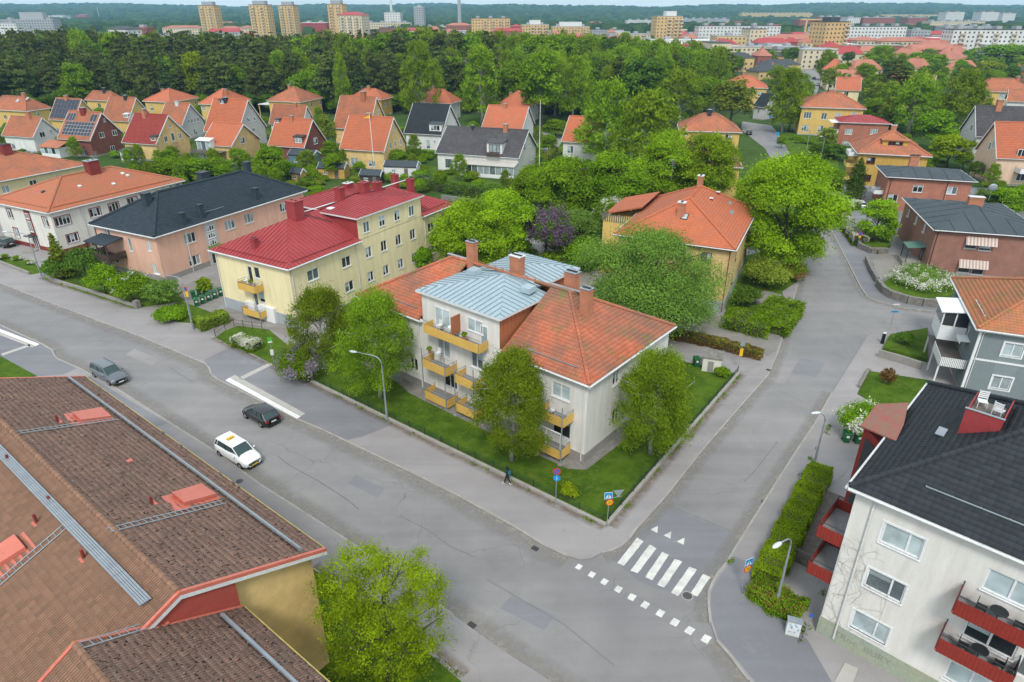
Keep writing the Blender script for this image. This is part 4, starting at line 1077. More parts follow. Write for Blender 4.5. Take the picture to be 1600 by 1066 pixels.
lawn([(1334,366),(1342,380),(1372,392),(1392,382),(1388,362),(1350,350)],0.7,th=0.9)
lawn([(1380,543),(1391,522),(1450,512),(1450,560),(1437,557)],0.6,th=0.8)
lawn([(1355,579),(1452,594),(1500,640),(1385,640),(1340,615)],0.2)
lawn([(1158,400),(1240,385),(1245,440),(1222,455),(1226,470),(1195,515),(1135,498),(1130,440)],0.2)
lawn([(1180,300),(1250,300),(1262,330),(1250,385),(1190,400)],0.2)
lawn([(780,300),(840,262),(900,270),(930,330),(850,360)],0.1)
lawn([(655,258),(700,262),(800,292),(840,300),(700,292)],0.1)
lawn([(1215,205),(1300,215),(1320,300),(1290,300),(1240,250)],0.2)
lawn([(1495,190),(1520,196),(1510,215),(1490,208)],0.2)
sheet('yard',pw([(690,432),(905,420),(1025,470),(1142,498),(1225,520),(1213,548),(1200,556),(1052,520),(900,480)],0.13),0.135,M_YARD)
sheet('driveway',pw([(1040,528),(1188,566),(1165,582),(1150,584),(1046,560)],0.13),0.165,M_PAVE)
sheet('yard',pw([(212,482),(300,440),(345,425),(352,470),(330,490),(283,470),(250,486)],0.13),0.14,M_YARD)
sheet('footpath',pw([(308,505),(330,488),(395,470),(470,525),(480,540),(420,514),(372,508),(350,515),(337,526)],0.13),0.145,M_YARD)
sheet('driveway',pw([(1362,400),(1395,395),(1450,412),(1400,428),(1372,440)],0.13),0.15,M_YARD)
sheet('driveway',pw([(1245,735),(1265,690),(1345,640),(1380,650),(1320,740),(1290,765)],0.13),0.15,M_PAVE)
sheet('footpath',pw([(1304,1066),(1320,1036),(1341,1045),(1330,1075)],0.13),0.16,M_SLABB)
sheet('footpath',pw([(1160,468),(1195,455),(1222,462),(1212,475),(1180,470)],0.13),0.24,M_YARD)
sheet('garden_path',pw([(612,228),(630,225),(640,262),(655,270),(700,300),(680,300),(625,268)],0),0.05,M_YARD)
sheet('garden_path',pw([(840,205),(880,215),(872,235),(845,250),(838,232)],0),0.05,M_YARD)
# road markings: each stripe a raised sheet of its own
mk=bpy.data.objects.new('zebra_crossing',None);COL.objects.link(mk);mk['kind']='structure';mk.location=at(1040,880,0.024)
def marking(quad,parent,name,z=0.0245):
    P=[at(u,v,z)for u,v in quad];m=MB();n=7;o_=parent.location
    # edges chipped by traffic
    Q=[]
    for i in range(4):
        a,c=P[i],P[(i+1)%4]
        for j in range(n):q=a.lerp(c,j/n);Q.append((q.x-o_.x+rnd.uniform(-.018,.018),q.y-o_.y+rnd.uniform(-.018,.018),z-o_.z))
    cen=sum((Vector(q)for q in Q),Vector())/len(Q)
    m.poly(Q,M_PAINT);ob_=m.build(name,parent);return ob_
def zz(x,y):return(700+x/2.912,700+y/2.912)
for q in([(860,408),(890,425),(800,536),(770,524)],[(918,439),(948,457),(863,570),(830,558)],[(975,473),(1005,486),(930,602),(897,588)],
          [(1033,505),(1065,517),(983,636),(951,622)],[(1097,541),(1133,553),(1048,674),(1015,658)],[(1160,573),(1195,588),(1133,676),(1103,664)]):
    marking([zz(*p)for p in q],mk,'stripe')
dl=bpy.data.objects.new('give_way_line',None);COL.objects.link(dl);dl['kind']='structure';dl.location=at(1000,930,0.024)
for cx_,cy_ in((595,541),(654,576),(711,609),(775,643),(836,679),(897,714),(966,752),(1032,793),(1099,831),(1174,869)):
    s=0.8+0.35*(cy_-541)/330
    marking([zz(cx_-4*s,cy_-19*s),zz(cx_+24*s,cy_-6*s),zz(cx_+5*s,cy_+20*s),zz(cx_-23*s,cy_+5*s)],dl,'dash')
gw=bpy.data.objects.new('give_way_triangles',None);COL.objects.link(gw);gw['kind']='structure';gw.location=at(1030,835,0.024)
for q in([(922,371),(955,355),(952,387)],[(981,398),(1016,380),(1012,413)],[(1041,426),(1077,408),(1072,441)]):
    m=MB();P=[at(*zz(*p),0.0245)-gw.location for p in q];m.poly(P,M_PAINT);m.build('triangle',gw)
def disc(name,label,u,v,r,z,mat,ring=None,cat='manhole cover',sq=False):
    p=at(u,v,z);m=MB()
    if sq:m.box(-r,-r*0.8,-0.02,r,r*0.8,0.005,mat)
    else:m.tube([(0,0,-0.02),(0,0,0.005)],r,mat,20)
    if ring:m.tube([(0,0,-0.02),(0,0,0.003)],r*1.25,ring,20)
    if sq:
        for i in range(5):m.box(-r+0.06+i*r*0.38,-r*0.7,0.005,-r+0.1+i*r*0.38,r*0.7,0.014,M_BLACKP)
    o=m.build(name,None,(p.x,p.y,z));o.rotation_euler=(0,0,R(-38));tag(o,label,cat)
M_IRON=pm('cast_iron',(0.085,0.08,0.078),(0.06,0.057,0.055),3,0.7,0.3)
disc('manhole_cover','round iron manhole cover in the road below the last zebra stripe',1074,931,0.32,0.03,M_IRON,M_KERB)
disc('manhole_cover','round manhole cover set in a dark asphalt patch on the pavement beside the brown roof',374,752,0.28,0.13,M_IRON,M_PAVE2)
disc('manhole_cover','round iron cover in the side street beyond the zebra crossing',1195,785,0.3,0.03,M_IRON)
disc('storm_drain','square drain grate by the kerb in front of the corner lawn',836,857,0.26,0.03,M_IRON,cat='drain grate',sq=True)
disc('storm_drain','square drain grate at the kerb below the young green tree',737,977,0.28,0.03,M_IRON,cat='drain grate',sq=True)
disc('storm_drain','small grate in the side street pavement by the brown hedge end',1201,578,0.24,0.14,M_IRON,cat='drain grate',sq=True)
# sky stays the world; hills and woods of the horizon
def hills():
    g=np.random.default_rng(3);nx,ny=160,26;xs=np.linspace(-5200,5200,nx);ys=np.linspace(1500,5000,ny);X,Y=np.meshgrid(xs,ys,indexing='ij')
    h=np.zeros_like(X)
    for k in range(9):
        a=g.random()*6.28;f=0.0005*(1.5**k);h+=np.sin((X*np.cos(a)+Y*np.sin(a))*f*6.28+g.random()*9)/(1.42**k)
    ramp_=np.clip((Y-1700)/2500,0,1)**1.4
    Z=-2+ramp_*(50+7.0*h)+2.0*g.random(X.shape)*ramp_
    V=np.stack([X,Y,Z],-1).reshape(-1,3);I,J=np.meshgrid(np.arange(nx-1),np.arange(ny-1),indexing='ij');q=(I*ny+J).ravel()
    o=ob('hills',npmesh('hills',V,np.stack([q,q+ny,q+ny+1,q+1],1),[M_HILL],smooth=True));o['kind']='structure'
    # tree cover: many little crowns standing on the slopes
    n=26000;fy=1000+3900*g.random(n)**1.25;fx=(g.random(n)*2-1)*(fy*0.86+200)
    gi=np.clip(((fx+5200)/10400*(nx-1)).astype(int),0,nx-2);gj=np.clip(((fy-1500)/3500*(ny-1)),0,ny-1.001);gj0=gj.astype(int)
    z0=np.where(fy<1500,0,Z[gi,gj0]*(1-(gj-gj0))+Z[gi,np.clip(gj0+1,0,ny-1)]*(gj-gj0))
    keep=(np.sin(fx*0.006+1)+np.sin(fy*0.007)+np.sin((fx+fy)*0.011)+g.normal(size=n)*0.5>-0.4)|(fy>3200)
    fx,fy,z0=fx[keep],fy[keep],z0[keep];n=len(fx);s=6+10*g.random(n)+fy*0.003;hh=8+9*g.random(n)
    a=g.random(n)*6.28;P=np.stack([fx,fy,z0],1);V=np.zeros((n,8,3));ri=np.arange(4)
    for k in range(4):
        w=a+k*math.pi/2;V[:,k]=P+np.stack([np.cos(w)*s,np.sin(w)*s,-2+0*s],1);V[:,4+k]=P+np.stack([np.cos(w+0.5)*s*0.6,np.sin(w+0.5)*s*0.6,hh*(0.8+0.3*g.random(n))],1)
    q=np.array([[0,1,5,4],[1,2,6,5],[2,3,7,6],[3,0,4,7],[4,5,6,7]]);F=(np.arange(n)[:,None,None]*8+q[None]).reshape(-1,4)
    o=ob('distant_woods',npmesh('distant_woods',V.reshape(-1,3),F,[leafm('distant_woods',(0.016,0.042,0.014),(0.06,0.11,0.026),0.0)],np.repeat(g.random(n),5),smooth=True));o['kind']='stuff'
    o['label']='dark wooded belts covering the low hills along the horizon'
hills()

# ================================================================== NEAR BUILDINGS
T_OR=tilem('orange_clay_tiles',(0.43,0.12,0.06),(0.52,0.165,0.09),(0.19,0.12,0.085),(0.16,0.165,0.06),0.35,pscale=0.22,pamt=.8,pw=.38)
T_ORB=tilem('bright_orange_tiles',(0.52,0.155,0.075),(0.46,0.135,0.066),(0.40,0.14,0.08))
T_ORB2=tilem('coral_orange_tiles',(0.55,0.17,0.09),(0.48,0.145,0.075),(0.42,0.16,0.09))
T_ORO=tilem('old_orange_tiles',(0.48,0.17,0.09),(0.40,0.14,0.075),(0.25,0.13,0.085),(0.12,0.11,0.06),0.2)
T_BLK=tilem('black_tiles',(0.025,0.030,0.035),(0.034,0.040,0.046))
T_BLU=tilem('blue_black_tiles',(0.034,0.048,0.062),(0.026,0.037,0.048),pscale=0.2)
T_DGR=tilem('dark_grey_tiles',(0.075,0.07,0.075),(0.10,0.095,0.10),(0.06,0.055,0.055))
T_RED=tilem('dark_red_tiles',(0.30,0.055,0.045),(0.25,0.042,0.035))
T_BRN=tilem('brown_concrete_tiles',(0.31,0.185,0.135),(0.10,0.062,0.047),(0.18,0.115,0.088),(0.24,0.205,0.17),0.2,0.95,0.5,True)
T_BRN2=tilem('light_brown_tiles',(0.275,0.155,0.10),(0.07,0.042,0.03),(0.2,0.12,0.08),None,0,0.95,0.4)
U_OR=pm('orange_underlay',(0.35,0.11,0.05));U_DK=pm('dark_underlay',(0.03,0.033,0.038));U_BR=pm('brown_underlay',(0.13,0.075,0.055))
P_WHITE=plasterm('warm_white_render',(0.72,0.70,0.665));P_CREAM=plasterm('cream_render',(0.80,0.70,0.43));P_PINK=plasterm('salmon_render',(0.70,0.42,0.315))
P_PALE=plasterm('pale_grey_render',(0.68,0.665,0.61));P_YEL=brickm('pale_yellow_brick',(0.72,0.50,0.21),(0.66,0.45,0.185),(0.54,0.40,0.2))
P_OCH=plasterm('ochre_render',(0.52,0.335,0.085));P_YEL2=plasterm('yellow_render',(0.66,0.46,0.15));P_GREYW=plasterm('light_grey_render',(0.52,0.51,0.50))
P_RBR=brickm('red_brown_brick',(0.30,0.115,0.075),(0.24,0.09,0.06),(0.26,0.19,0.15));P_DRB=brickm('dark_red_brick',(0.24,0.06,0.04),(0.19,0.05,0.035),(0.15,0.08,0.06))
P_YBR=brickm('yellow_brick',(0.72,0.50,0.19),(0.66,0.45,0.17),(0.6,0.46,0.25));P_PEACH=plasterm('peach_render',(0.70,0.50,0.37));P_WHW=plasterm('clean_white_render',(0.70,0.70,0.68))
M_GREYW=pm('grey_wood_cladding',(0.225,0.265,0.27),(0.20,0.24,0.245),1.5,0.7);M_GRNPL=pm('green_tinted_plinth',(0.33,0.355,0.25),(0.30,0.34,0.29),0.5,0.9)

# ---- white corner building with the balconies
B1=Bld('corner_apartment_building','white corner apartment building with orange tiled hip roof and pale metal top storey','building',(-16.5,65.0),-39.7,29.5,14.6,8.1,0.35)
RX0,RX1=9.55,20.1
def z3(x,y):return(350+x/4,400+y/4)
def z4(x,y):return(640+x/3.807,360+y/3.807)
def z5(x,y):return(640+x/3.807,560+y/3.807)
B1.win('f',876,612,1.9,1.4,glass=3);B1.win('f',877,668,1.9,1.9,glass=0)
B1.win('f',640,522,1.1,1.4,glass=2);B1.win('f',647,569,1.1,1.4,glass=2);B1.win('f',649,602,1.0,0.6,glass=0)
B1.win('f',693,543,1.7,2.1,glass=1);B1.win('f',745,562,1.5,1.9,glass=2);B1.win('f',703,592,1.9,2.0,glass=0);B1.win('f',757,612,1.5,1.9,glass=0)
B1.win('f',600,500,1.1,1.4);B1.win('f',603,547,1.1,1.4);B1.win('f',800,600,1.2,1.3)
B1.win('s1',963,590,1.1,1.4,glass=2);B1.win('s1',947,693,1.0,0.8,glass=1);B1.win('s1',962,648,1.1,1.4,glass=2)
B1.winm('s1',10.2,6.4,1.1,1.4);B1.winm('s1',10.2,3.4,1.1,1.4)
for x in(3,7.5,22,26):B1.winm('b',x,3.2);B1.winm('b',x,6.3)
B1.walls(P_WHITE,1.0)
B1.hip(3.9,T_OR,U_OR,0.33,0.38,cuts={0:[(None,RX0-0.02),(RX1+0.02,None)],1:[(None,29.5-18.1),(29.5-10.1,None)]},trim=M_OFFW,gaps={'f':(RX0+.35,RX1-.35),'b':(10.45,17.75)})
# raised storey, front and rear, clad sides, standing-seam roof
def raised(B,x0,x1,y0,y1,z0,z1,rise,wall,clad,seam,apex,front,up=True,ov=0.3,parent=None,pw_=0.62):
    b=MB();fy=y0+(ov+0.02 if front else 0);
    if front:b.poly([(x0+ov,y0+ov,z0),(x1-ov,y0+ov,z0),(x1-ov,y0+ov,z1),(x0+ov,y0+ov,z1)],wall)
    else:b.poly([(x1-ov,y1-ov,z0),(x0+ov,y1-ov,z0),(x0+ov,y1-ov,z1),(x1-ov,y1-ov,z1)],wall)
    b.build('upper_wall',B.root);b=MB();a,c=(y0+ov,y1)if front else(y0,y1-ov)
    for x in(x0+ov,x1-ov):b.poly([(x,a,z0),(x,c,z0),(x,c,z1),(x,a,z1)],clad)
    k=int((c-a)/0.5)
    b.build('side_cladding',B.root)['kind']='stuff'
    for x,s in((x0+ov,-1),(x1-ov,1)):
        for i in range(k+1):
            y=a+(c-a)*i/k;b=MB();b.box(x,y-0.02,z0,x+s*0.035,y+0.02,z1-0.03,clad);b.build('cladding_batten',B.root)
    A,Bq,C,D=[Vector(p)for p in((x0,y0,z1),(x1,y0,z1),(x1,y1,z1),(x0,y1,z1))]
    if front:E=Vector(((x0+x1)/2,apex,z1+rise));G=Vector(((x0+x1)/2,y1,z1+rise*0.98));polys=[[A,Bq,E],[Bq,C,G,E],[D,A,E,G]]
    else:E=Vector(((x0+x1)/2,apex,z1+rise));G=Vector(((x0+x1)/2,y0,z1+rise*0.98));polys=[[C,D,E],[D,A,G,E],[Bq,C,E,G]]
    r=B._slab(B.root,polys,seam,0.12,name='metal_roof')
    for P in polys:
        eu=(P[1]-P[0]).normalized();m=P[2]-P[0];ev=m-eu*m.dot(eu);ev.normalize()
        seam_panels(P[0],eu,ev,[((p-P[0]).dot(eu),(p-P[0]).dot(ev))for p in P],pw_,seam,r)
    b=MB();t=M_OFFW
    if front:b.box(x0-0.03,y0-0.05,z1-0.2,x1+0.03,y0-0.005,z1-0.01,t)
    else:b.box(x0-0.03,y1+0.005,z1-0.2,x1+0.03,y1+0.05,z1-0.01,t)
    b.box(x0-0.04,y0,z1-0.18,x0-0.004,y1,z1-0.01,t);b.box(x1+0.004,y0,z1-0.18,x1+0.04,y1,z1-0.01,t)
    b.build('fascia',r);return r
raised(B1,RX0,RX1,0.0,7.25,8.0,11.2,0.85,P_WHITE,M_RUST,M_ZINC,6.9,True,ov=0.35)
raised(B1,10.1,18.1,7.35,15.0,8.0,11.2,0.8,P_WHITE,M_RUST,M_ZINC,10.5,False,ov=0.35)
def proud(B,face,u,v,w,h,**k):
    a,z=B.hit(face,u,v);p,rz_=B.place(face,a,z);return window(B.root,p[0],p[1],p[2],rz_,w,h,recess=0.0,**k)
proud(B1,'f',692,497,2.0,2.0,glass=3,sill=False);proud(B1,'f',743,509,1.9,1.3,glass=3);proud(B1,'f',757,525,0.9,2.0,panes=1,glass=1,sill=False)
B1.balcony('f',(663,517),(748,554),1.25,1.0,rail=False)
B1.balcony('f',(661,572),(697,588),1.5,1.0,posts=(0.3,6.0));B1.balcony('f',(664,621),(699,637),1.5,1.0,posts=(0.3,3.3))
B1.balcony('f',(711,594),(742,612),1.5,1.0,posts=(0.3,6.0));B1.balcony('f',(713,640),(744,656),1.5,1.0)
B1.balcony('f',(842,654),(880,665),1.45,1.0,posts=(0.3,5.9));B1.balcony('f',(831,697),(875,717),1.45,1.0)
a,z=B1.hit('f',712,508,0.6);m=MB();m.box(a-0.03,0.35-1.2,z-0.85,a+0.03,0.34,z+0.95,M_RUST);m.build('privacy_screen',B1.root)
b=MB()
a1,zq=B1.hit('f',831,697,1.45);a2,_=B1.hit('f',875,717,1.45);zq+=1.0
for x in(a1,(a1+a2)/2,a2):b.box(x-0.05,0.35-1.5,zq,x+0.05,0.35-1.4,zq+1.55,M_WHITE)
b.box(a1,-1.14,zq+1.5,a2,-1.05,zq+1.58,M_WHITE);gf=b.build('balcony_glazing_frame',B1.root)
for(u,v)in((660,535),):B1.downpipe('f',9.3,0.3)
B1.downpipe('f',28.9,0.3)
def ch(B,u,v,z0,z1,sx,sy,**k):p=B.px(u,v,z0);return B.chimney(p.x,p.y,z0-0.6,z1,sx,sy,**k)
CH=[ch(B1,738,410,12.0,14.2,0.95,0.7,pots=3),ch(B1,808,424,12.0,13.6,1.25,0.85,pots=5,cap=M_OFFW),ch(B1,893,453,11.4,13.2,1.25,0.8,pots=4),ch(B1,915,487,11.0,13.2,0.9,0.75,pots=3)]
def plate_on(B,x,y,k,w,l,h,mat,name='flashing',parent=None,rot=0):
    z=B.zr(x,y,k);P,eu,ev,*_=B.slopes[k];n=eu.cross(ev);n=n if n.z>0 else-n;c=Vector((x,y,z));m=MB()
    q=[c-eu*w/2-ev*l/2,c+eu*w/2-ev*l/2,c+eu*w/2+ev*l/2,c-eu*w/2+ev*l/2]
    m.hexa([p-n*0.05 for p in q]+[p+n*h for p in q],mat);return m.build(name,parent or B.roof)
def snowguard(B,k,x0,x1,d,mat=None,name='snow_guard'):
    """pipe on brackets along slope k at plan distance d up from the eave"""
    P,eu,ev,*_=B.slopes[k];n=eu.cross(ev);n=n if n.z>0 else-n;m=MB();mat=mat or M_STEEL
    a,c=P+eu*x0+ev*d+n*0.18,P+eu*x1+ev*d+n*0.18;m.tube([a,c],0.03,mat,6);m.tube([a-n*0.07,c-n*0.07],0.025,mat,6)
    q=max(2,int((x1-x0)/1.2))
    for i in range(q+1):p=a.lerp(c,i/q);m.hexa([p-n*0.2-eu*0.015,p-n*0.2+eu*0.015,p-n*0.2+eu*0.015+ev*0.2,p-n*0.2-eu*0.015+ev*0.2,p-eu*0.015,p+eu*0.015,p+eu*0.015+ev*0.04,p-eu*0.015+ev*0.04],mat)
    return m.build(name,B.roof)
snowguard(B1,0,22.4,27.6,1.1);snowguard(B1,0,2.6,8.5,1.1)
b=MB()
for s_ in(0,):
    for i in range(9):b.box(10.3+i*1.0,7.2,12.05,10.34+i*1.0,7.24,12.45,M_RUST)
    b.tube([(10.2,7.22,12.45),(18.6,7.22,12.45)],0.025,M_RUST,5)
b.build('ridge_rail',B1.root)
for xa,xb in((19.9,24.2),(6.3,10.0)):
    b=MB();b.box(xa,7.5,12.12,xb,7.85,12.16,M_STEEL)
    for i in range(6):q=xa+0.2+(xb-xa-0.4)*i/5;b.box(q,7.45,11.9,q+0.04,7.9,12.12,M_STEEL)
    b.build('roof_walkway',B1.root)
for x,y in((11.6,5.9),(18.6,5.7)):
    b=MB();b.hexa([(x-.6,y-.5,11.6),(x+.6,y-.5,11.6),(x+.6,y+.6,11.7),(x-.6,y+.6,11.7),(x-.5,y-.45,12.1),(x+.5,y-.45,12.1),(x+.5,y+.6,12.15),(x-.5,y+.6,12.15)],M_ZINC);b.build('roof_hatch',B1.root)
b=MB();b.prism([(-.8,-.3,0),(6,-.5,0),(9,-1.3,0),(20.5,-1.4,0),(21.5,-.5,0),(23,-1.3,0),(28.6,-1.2,0),(29.9,-.3,0),(30.1,5,0),(29.8,12,0),(30.2,15.2,0),(29.2,15.4,0),(29.0,.4,0),(-.8,.4,0)],(0,0,.2),M_STONE);o=b.build('gravel_border',B1.root);o['kind']='stuff'

# ---- cream building with the crimson metal roof
B2=Bld('cream_apartment_building','cream yellow apartment building with crimson sheet metal roof and dark green windows','building',(-26.1,73.2),59.7,34.3,14.0,8.0,0.4)
def z6(x,y):return(350+x/4,220+y/4)
for(x,y,w,h)in((887,538,1.2,1.5),(985,500,1.2,1.5),(1079,465,1.2,1.5),(1169,438,1.2,1.5),(905,697,1.2,1.5),(1000,657,1.2,1.5),(1091,620,1.2,1.5),(1180,585,1.2,1.5),
                     (918,848,1.2,1.4),(1013,808,1.2,1.4),(1105,768,1.2,1.4),(1191,730,1.2,1.4),(1295,540,1.6,1.4),(1300,680,1.6,1.4),(558,837,1.9,1.4),(765,757,1.6,1.4),(785,910,1.6,1.4),(575,990,1.9,1.4)):
    B2.win('f',*z6(x,y),w,h,glass=0 if rnd.random()<.7 else 2)
B2.win('s0',*z6(203,826),1.0,1.5,glass=0,panes=1);B2.win('s0',*z6(163,835),0.8,2.1,glass=2,panes=1);B2.win('s0',*z6(236,978),1.0,1.5,glass=0,panes=1);B2.win('s0',*z6(197,985),0.8,2.1,glass=2,panes=1)
B2.win('s0',*z3(385,440),1.3,1.0,glass=2)
for x in(4,9,14,20,26,31):B2.winm('b',x,2.6);B2.winm('b',x,5.8)
B2.walls(P_CREAM,0.25,M_CONCG)
b=MB();b.box(0.35,0.38,0.2,0.42,13.6,1.6,M_CONCG);b.build('plinth',B2.root)
B2.hip(3.2,M_REDMETAL,M_REDMETAL,seam=0.62,trim=M_OFFW,gut=True,th=0.1,cuts={0:[(None,12.5),(26.0,None)]},gaps={'f':(12.5,26.0)})
raised(B2,12.1,26.4,0.0,6.6,7.9,11.05,0.75,P_CREAM,M_REDMETAL,M_REDMETAL,3.4,True,ov=0.4)
raised(B2,13.0,26.4,7.4,14.02,7.9,11.05,0.7,P_CREAM,M_REDMETAL,M_REDMETAL,10.6,False,ov=0.35)
for(x,y)in((887,538),(985,500),(1079,465),(1169,438)):pass
snowguard(B2,0,1.2,11.6,0.75,M_REDMETAL);snowguard(B2,2,1.0,13.0,0.75,M_REDMETAL);snowguard(B2,0,26.8,33.4,0.75,M_REDMETAL)
B2.balcony('s0',(372,448.5),(399.7,460.5),1.25,1.0);B2.balcony('s0',(380,487.6),(408.7,499.6),1.25,1.0,posts=(0.2,1.9))
k=dict(mat=M_REDMETAL,cap=M_REDMETAL,pots=2)
B2.chimney(8.4,6.9,10.6,13.3,1.5,1.6,**k);B2.chimney(16.9,7.2,10.6,13.2,1.0,1.0,**k);B2.chimney(21.6,7.0,10.8,13.0,1.2,1.2,**k);B2.chimney(24.6,7.2,10.8,12.4,1.2,0.9,**k)
B2.chimney(1.9,7.5,8.6,10.0,0.7,0.6,**k);B2.chimney(22.8,11.2,10.8,12.2,1.3,0.9,mat=M_REDMETAL,cap=M_OFFW);B2.chimney(30.6,8.8,8.5,12.2,0.9,0.9,**k);B2.chimney(31.6,6.6,8.5,11.6,0.9,0.9,**k)
b=MB()
b.box(9.6,7.35,11.32,33,7.6,11.37,M_OFFW);b.build('roof_walkway',B2.roof)
def ladder(B,p,q,w,mat=None,parent=None,step=0.33,name='roof_ladder',lift=0.1):
    """ladder lying between two local points; every rung is a piece"""
    p,q=Vector(p),Vector(q);d=q-p;l=d.length;e=d/l;s=e.cross(Vector((0,0,1))).normalized()*w/2;mat=mat or M_STEEL;m=MB();up=Vector((0,0,lift))
    for sg in(-1,1):m.tube([p+s*sg+up,q+s*sg+up],0.028,mat,5)
    o=m.build(name,parent or B.roof);n=int(l/step)
    rm=None
    for i in range(n):
        c=p+e*(i+0.5)*l/n+up
        m=MB();m.tube([c-s,c+s],0.018,mat,5,caps=False);m.build('rung',o)
    return o
ladder(B2,(9.8,6.6,11.1),(11.9,4.2,10.0),0.45,M_DSTEEL)
proud_sky=MB();proud_sky.box(13.2,5.4,11.0,14.0,6.3,11.35,M_WHITE);proud_sky.build('skylight',B2.roof)
b=MB();b.box(-0.0,3.8,0.05,0.38,6.6,2.1,M_WHITE);b.box(0.0,7.3,0.05,0.38,8.9,2.1,M_WHITE);b.build('garage_door',B2.root)
B2.downpipe('f',11.8,0.2);B2.downpipe('f',26.6,0.2);B2.downpipe('f',0.7,0.2);B2.downpipe('s0',13.3,0.2)

# ---- salmon building with the blue-black roof
B3=Bld('salmon_apartment_building','salmon pink two storey apartment building with blue black tiled hip roof','building',(-49.4,88.6),63.2,30.2,14.0,7.0,0.45)
def z0(x,y):return(x/4,220+y/4)
for p in(z0(1187,608),z0(1437,525),z0(1557,485)):B3.win('f',*p,2.0,1.5,panes=3,glass=1)
B3.win('f',*z6(157,483),1.8,1.5,panes=3,glass=1);B3.win('f',*z6(372,415),1.6,1.5,panes=3,glass=2);B3.win('f',*z0(1218,747),2.0,1.5,panes=3,glass=1);B3.win('f',*z0(1237,845),1.3,0.7,glass=0)
B3.win('s0',*z0(930,660),0.9,1.5,panes=2,glass=3);B3.win('s0',*z0(967,800),0.9,1.5,glass=3);B3.win('s0',*z0(668,575),1.3,1.4,glass=1);B3.win('s0',*z0(812,650),0.8,2.0,panes=1,glass=1);B3.win('s0',*z0(715,735),1.5,1.4,glass=1)
B3.win('f',*z0(1455,700),1.6,1.5,panes=3)
for i,yy in enumerate((545,590,632)):B3.win('f',*z0(1312+i*7,yy),1.3,0.75,panes=3,glass=0)
B3.walls(P_PINK,0.9)
a,z=B3.hit('f',*z0(1322,600));b=MB();b.box(a-1.15,0.40,2.9,a+1.15,0.44,6.7,P_GREYW);b.box(a-1.15,0.35,0.1,a-0.8,0.44,2.9,P_GREYW);b.box(a+0.8,0.35,0.1,a+1.15,0.44,2.9,P_GREYW)
b.build('stair_panel',B3.root)
for i,zz_ in enumerate((3.5,4.6,5.7)):window(B3.root,a,0.38,zz_,0,1.3,0.8,panes=3,recess=0.0,glass=0)
b=MB();b.hexa([(a-1.1,-0.9,2.7),(a+1.1,-0.9,2.7),(a+1.1,0.4,2.7),(a-1.1,0.4,2.7),(a-0.9,-0.6,3.05),(a+0.9,-0.6,3.05),(a+0.9,0.4,3.15),(a-0.9,0.4,3.15)],pm('mossy_canopy',(0.13,0.16,0.05)));b.build('door_canopy',B3.root)
window(B3.root,a,0.42,1.35,0,1.5,2.3,panes=2,recess=0.0,glass=0,sill=False)
B3.hip(3.9,T_BLU,U_DK,0.4,0.38,trim=M_OFFW,wave=0.02)
snowguard(B3,0,9.0,13.5,1.6,M_STEEL)
k=dict(mat=T_BLU,cap=M_DSTEEL,pots=0)
for(u,v,h,sx,sy)in((230,316,1.6,1.0,1.0),(281,322,1.6,0.7,0.7),(310,313,1.8,0.7,0.7),(320,287,1.9,1.5,1.2),(388,271,1.7,0.9,0.9),(397,288,1.6,0.8,0.8)):
    p=B3.px(u,v,10.0);zb=min(B3.zr(p.x,p.y,0),B3.zr(p.x,p.y,1),B3.zr(p.x,p.y,2));B3.chimney(p.x,p.y,zb-0.5,zb+h,sx,sy,**k)
b=MB()
ya,yb=7.6,12.4
b.hexa([(-2.5,ya,5.3),(0.4,ya,5.7),(0.4,yb,5.7),(-2.5,yb,5.3),(-2.5,ya,5.42),(0.4,ya,5.82),(0.4,yb,5.82),(-2.5,yb,5.42)],T_BLU);bro=b.build('balcony_roof',B3.root);setrnd(bro.data)
b=MB();b.box(-2.3,ya+0.2,2.75,0.4,yb-0.2,2.95,M_DWOOD);bf=b.build('balcony',B3.root)
for x,y in((-2.25,ya+0.25),(-2.25,yb-0.25),(-2.25,(ya+yb)/2)):
    b=MB();b.box(x-0.08,y-0.08,0.0,x+0.08,y+0.08,5.35,M_DWOOD);b.build('post',bf)
for i in range(24):
    y=ya+0.3+i*(yb-ya-0.6)/23;b=MB();b.box(-2.36,y-0.085,2.8,-2.33,y+0.085,3.85,M_DWOOD);b.build('plank',bf)
for i in range(13):
    x=-2.2+i*2.5/12
    for y in(ya+0.15,yb-0.15):b=MB();b.box(x-0.085,y-0.015,2.8,x+0.085,y+0.015,3.85,M_DWOOD);b.build('plank',bf)
B3.downpipe('f',5.2,0.2)

# ---- pale building with burgundy trims
B4=Bld('pale_apartment_building','pale grey rendered apartment building with burgundy window trims and orange hip roof','building',(-71.7,100.9),63.1,24.9,16.0,7.0,0.4)
kw=dict(trim=M_REDTRIM)
for(x,y,w,n)in((393,500,2.4,4),(595,448,1.8,3),(713,415,1.8,3),(830,380,1.8,3),(1095,296,1.8,3)):B4.win('f',*z0(x,y),w,1.4,panes=n,glass=0,**kw)
B4.win('f',*z0(455,608),1.8,1.4,panes=3,**kw);B4.win('f',*z0(610,570),0.9,2.0,glass=2)
for(x,y)in((62,455),(285,508),(105,575),(325,632)):B4.win('s0',*z0(x,y),1.3,1.6,glass=1,**kw)
B4.walls(P_PALE,0.8,M_REDTRIM)
a,z=B4.hit('s0',*z0(190,520));b=MB();b.box(0.33,a-0.75,0.8,0.39,a+0.75,6.6,M_REDTRIM);b.build('stair_panel',B4.root)
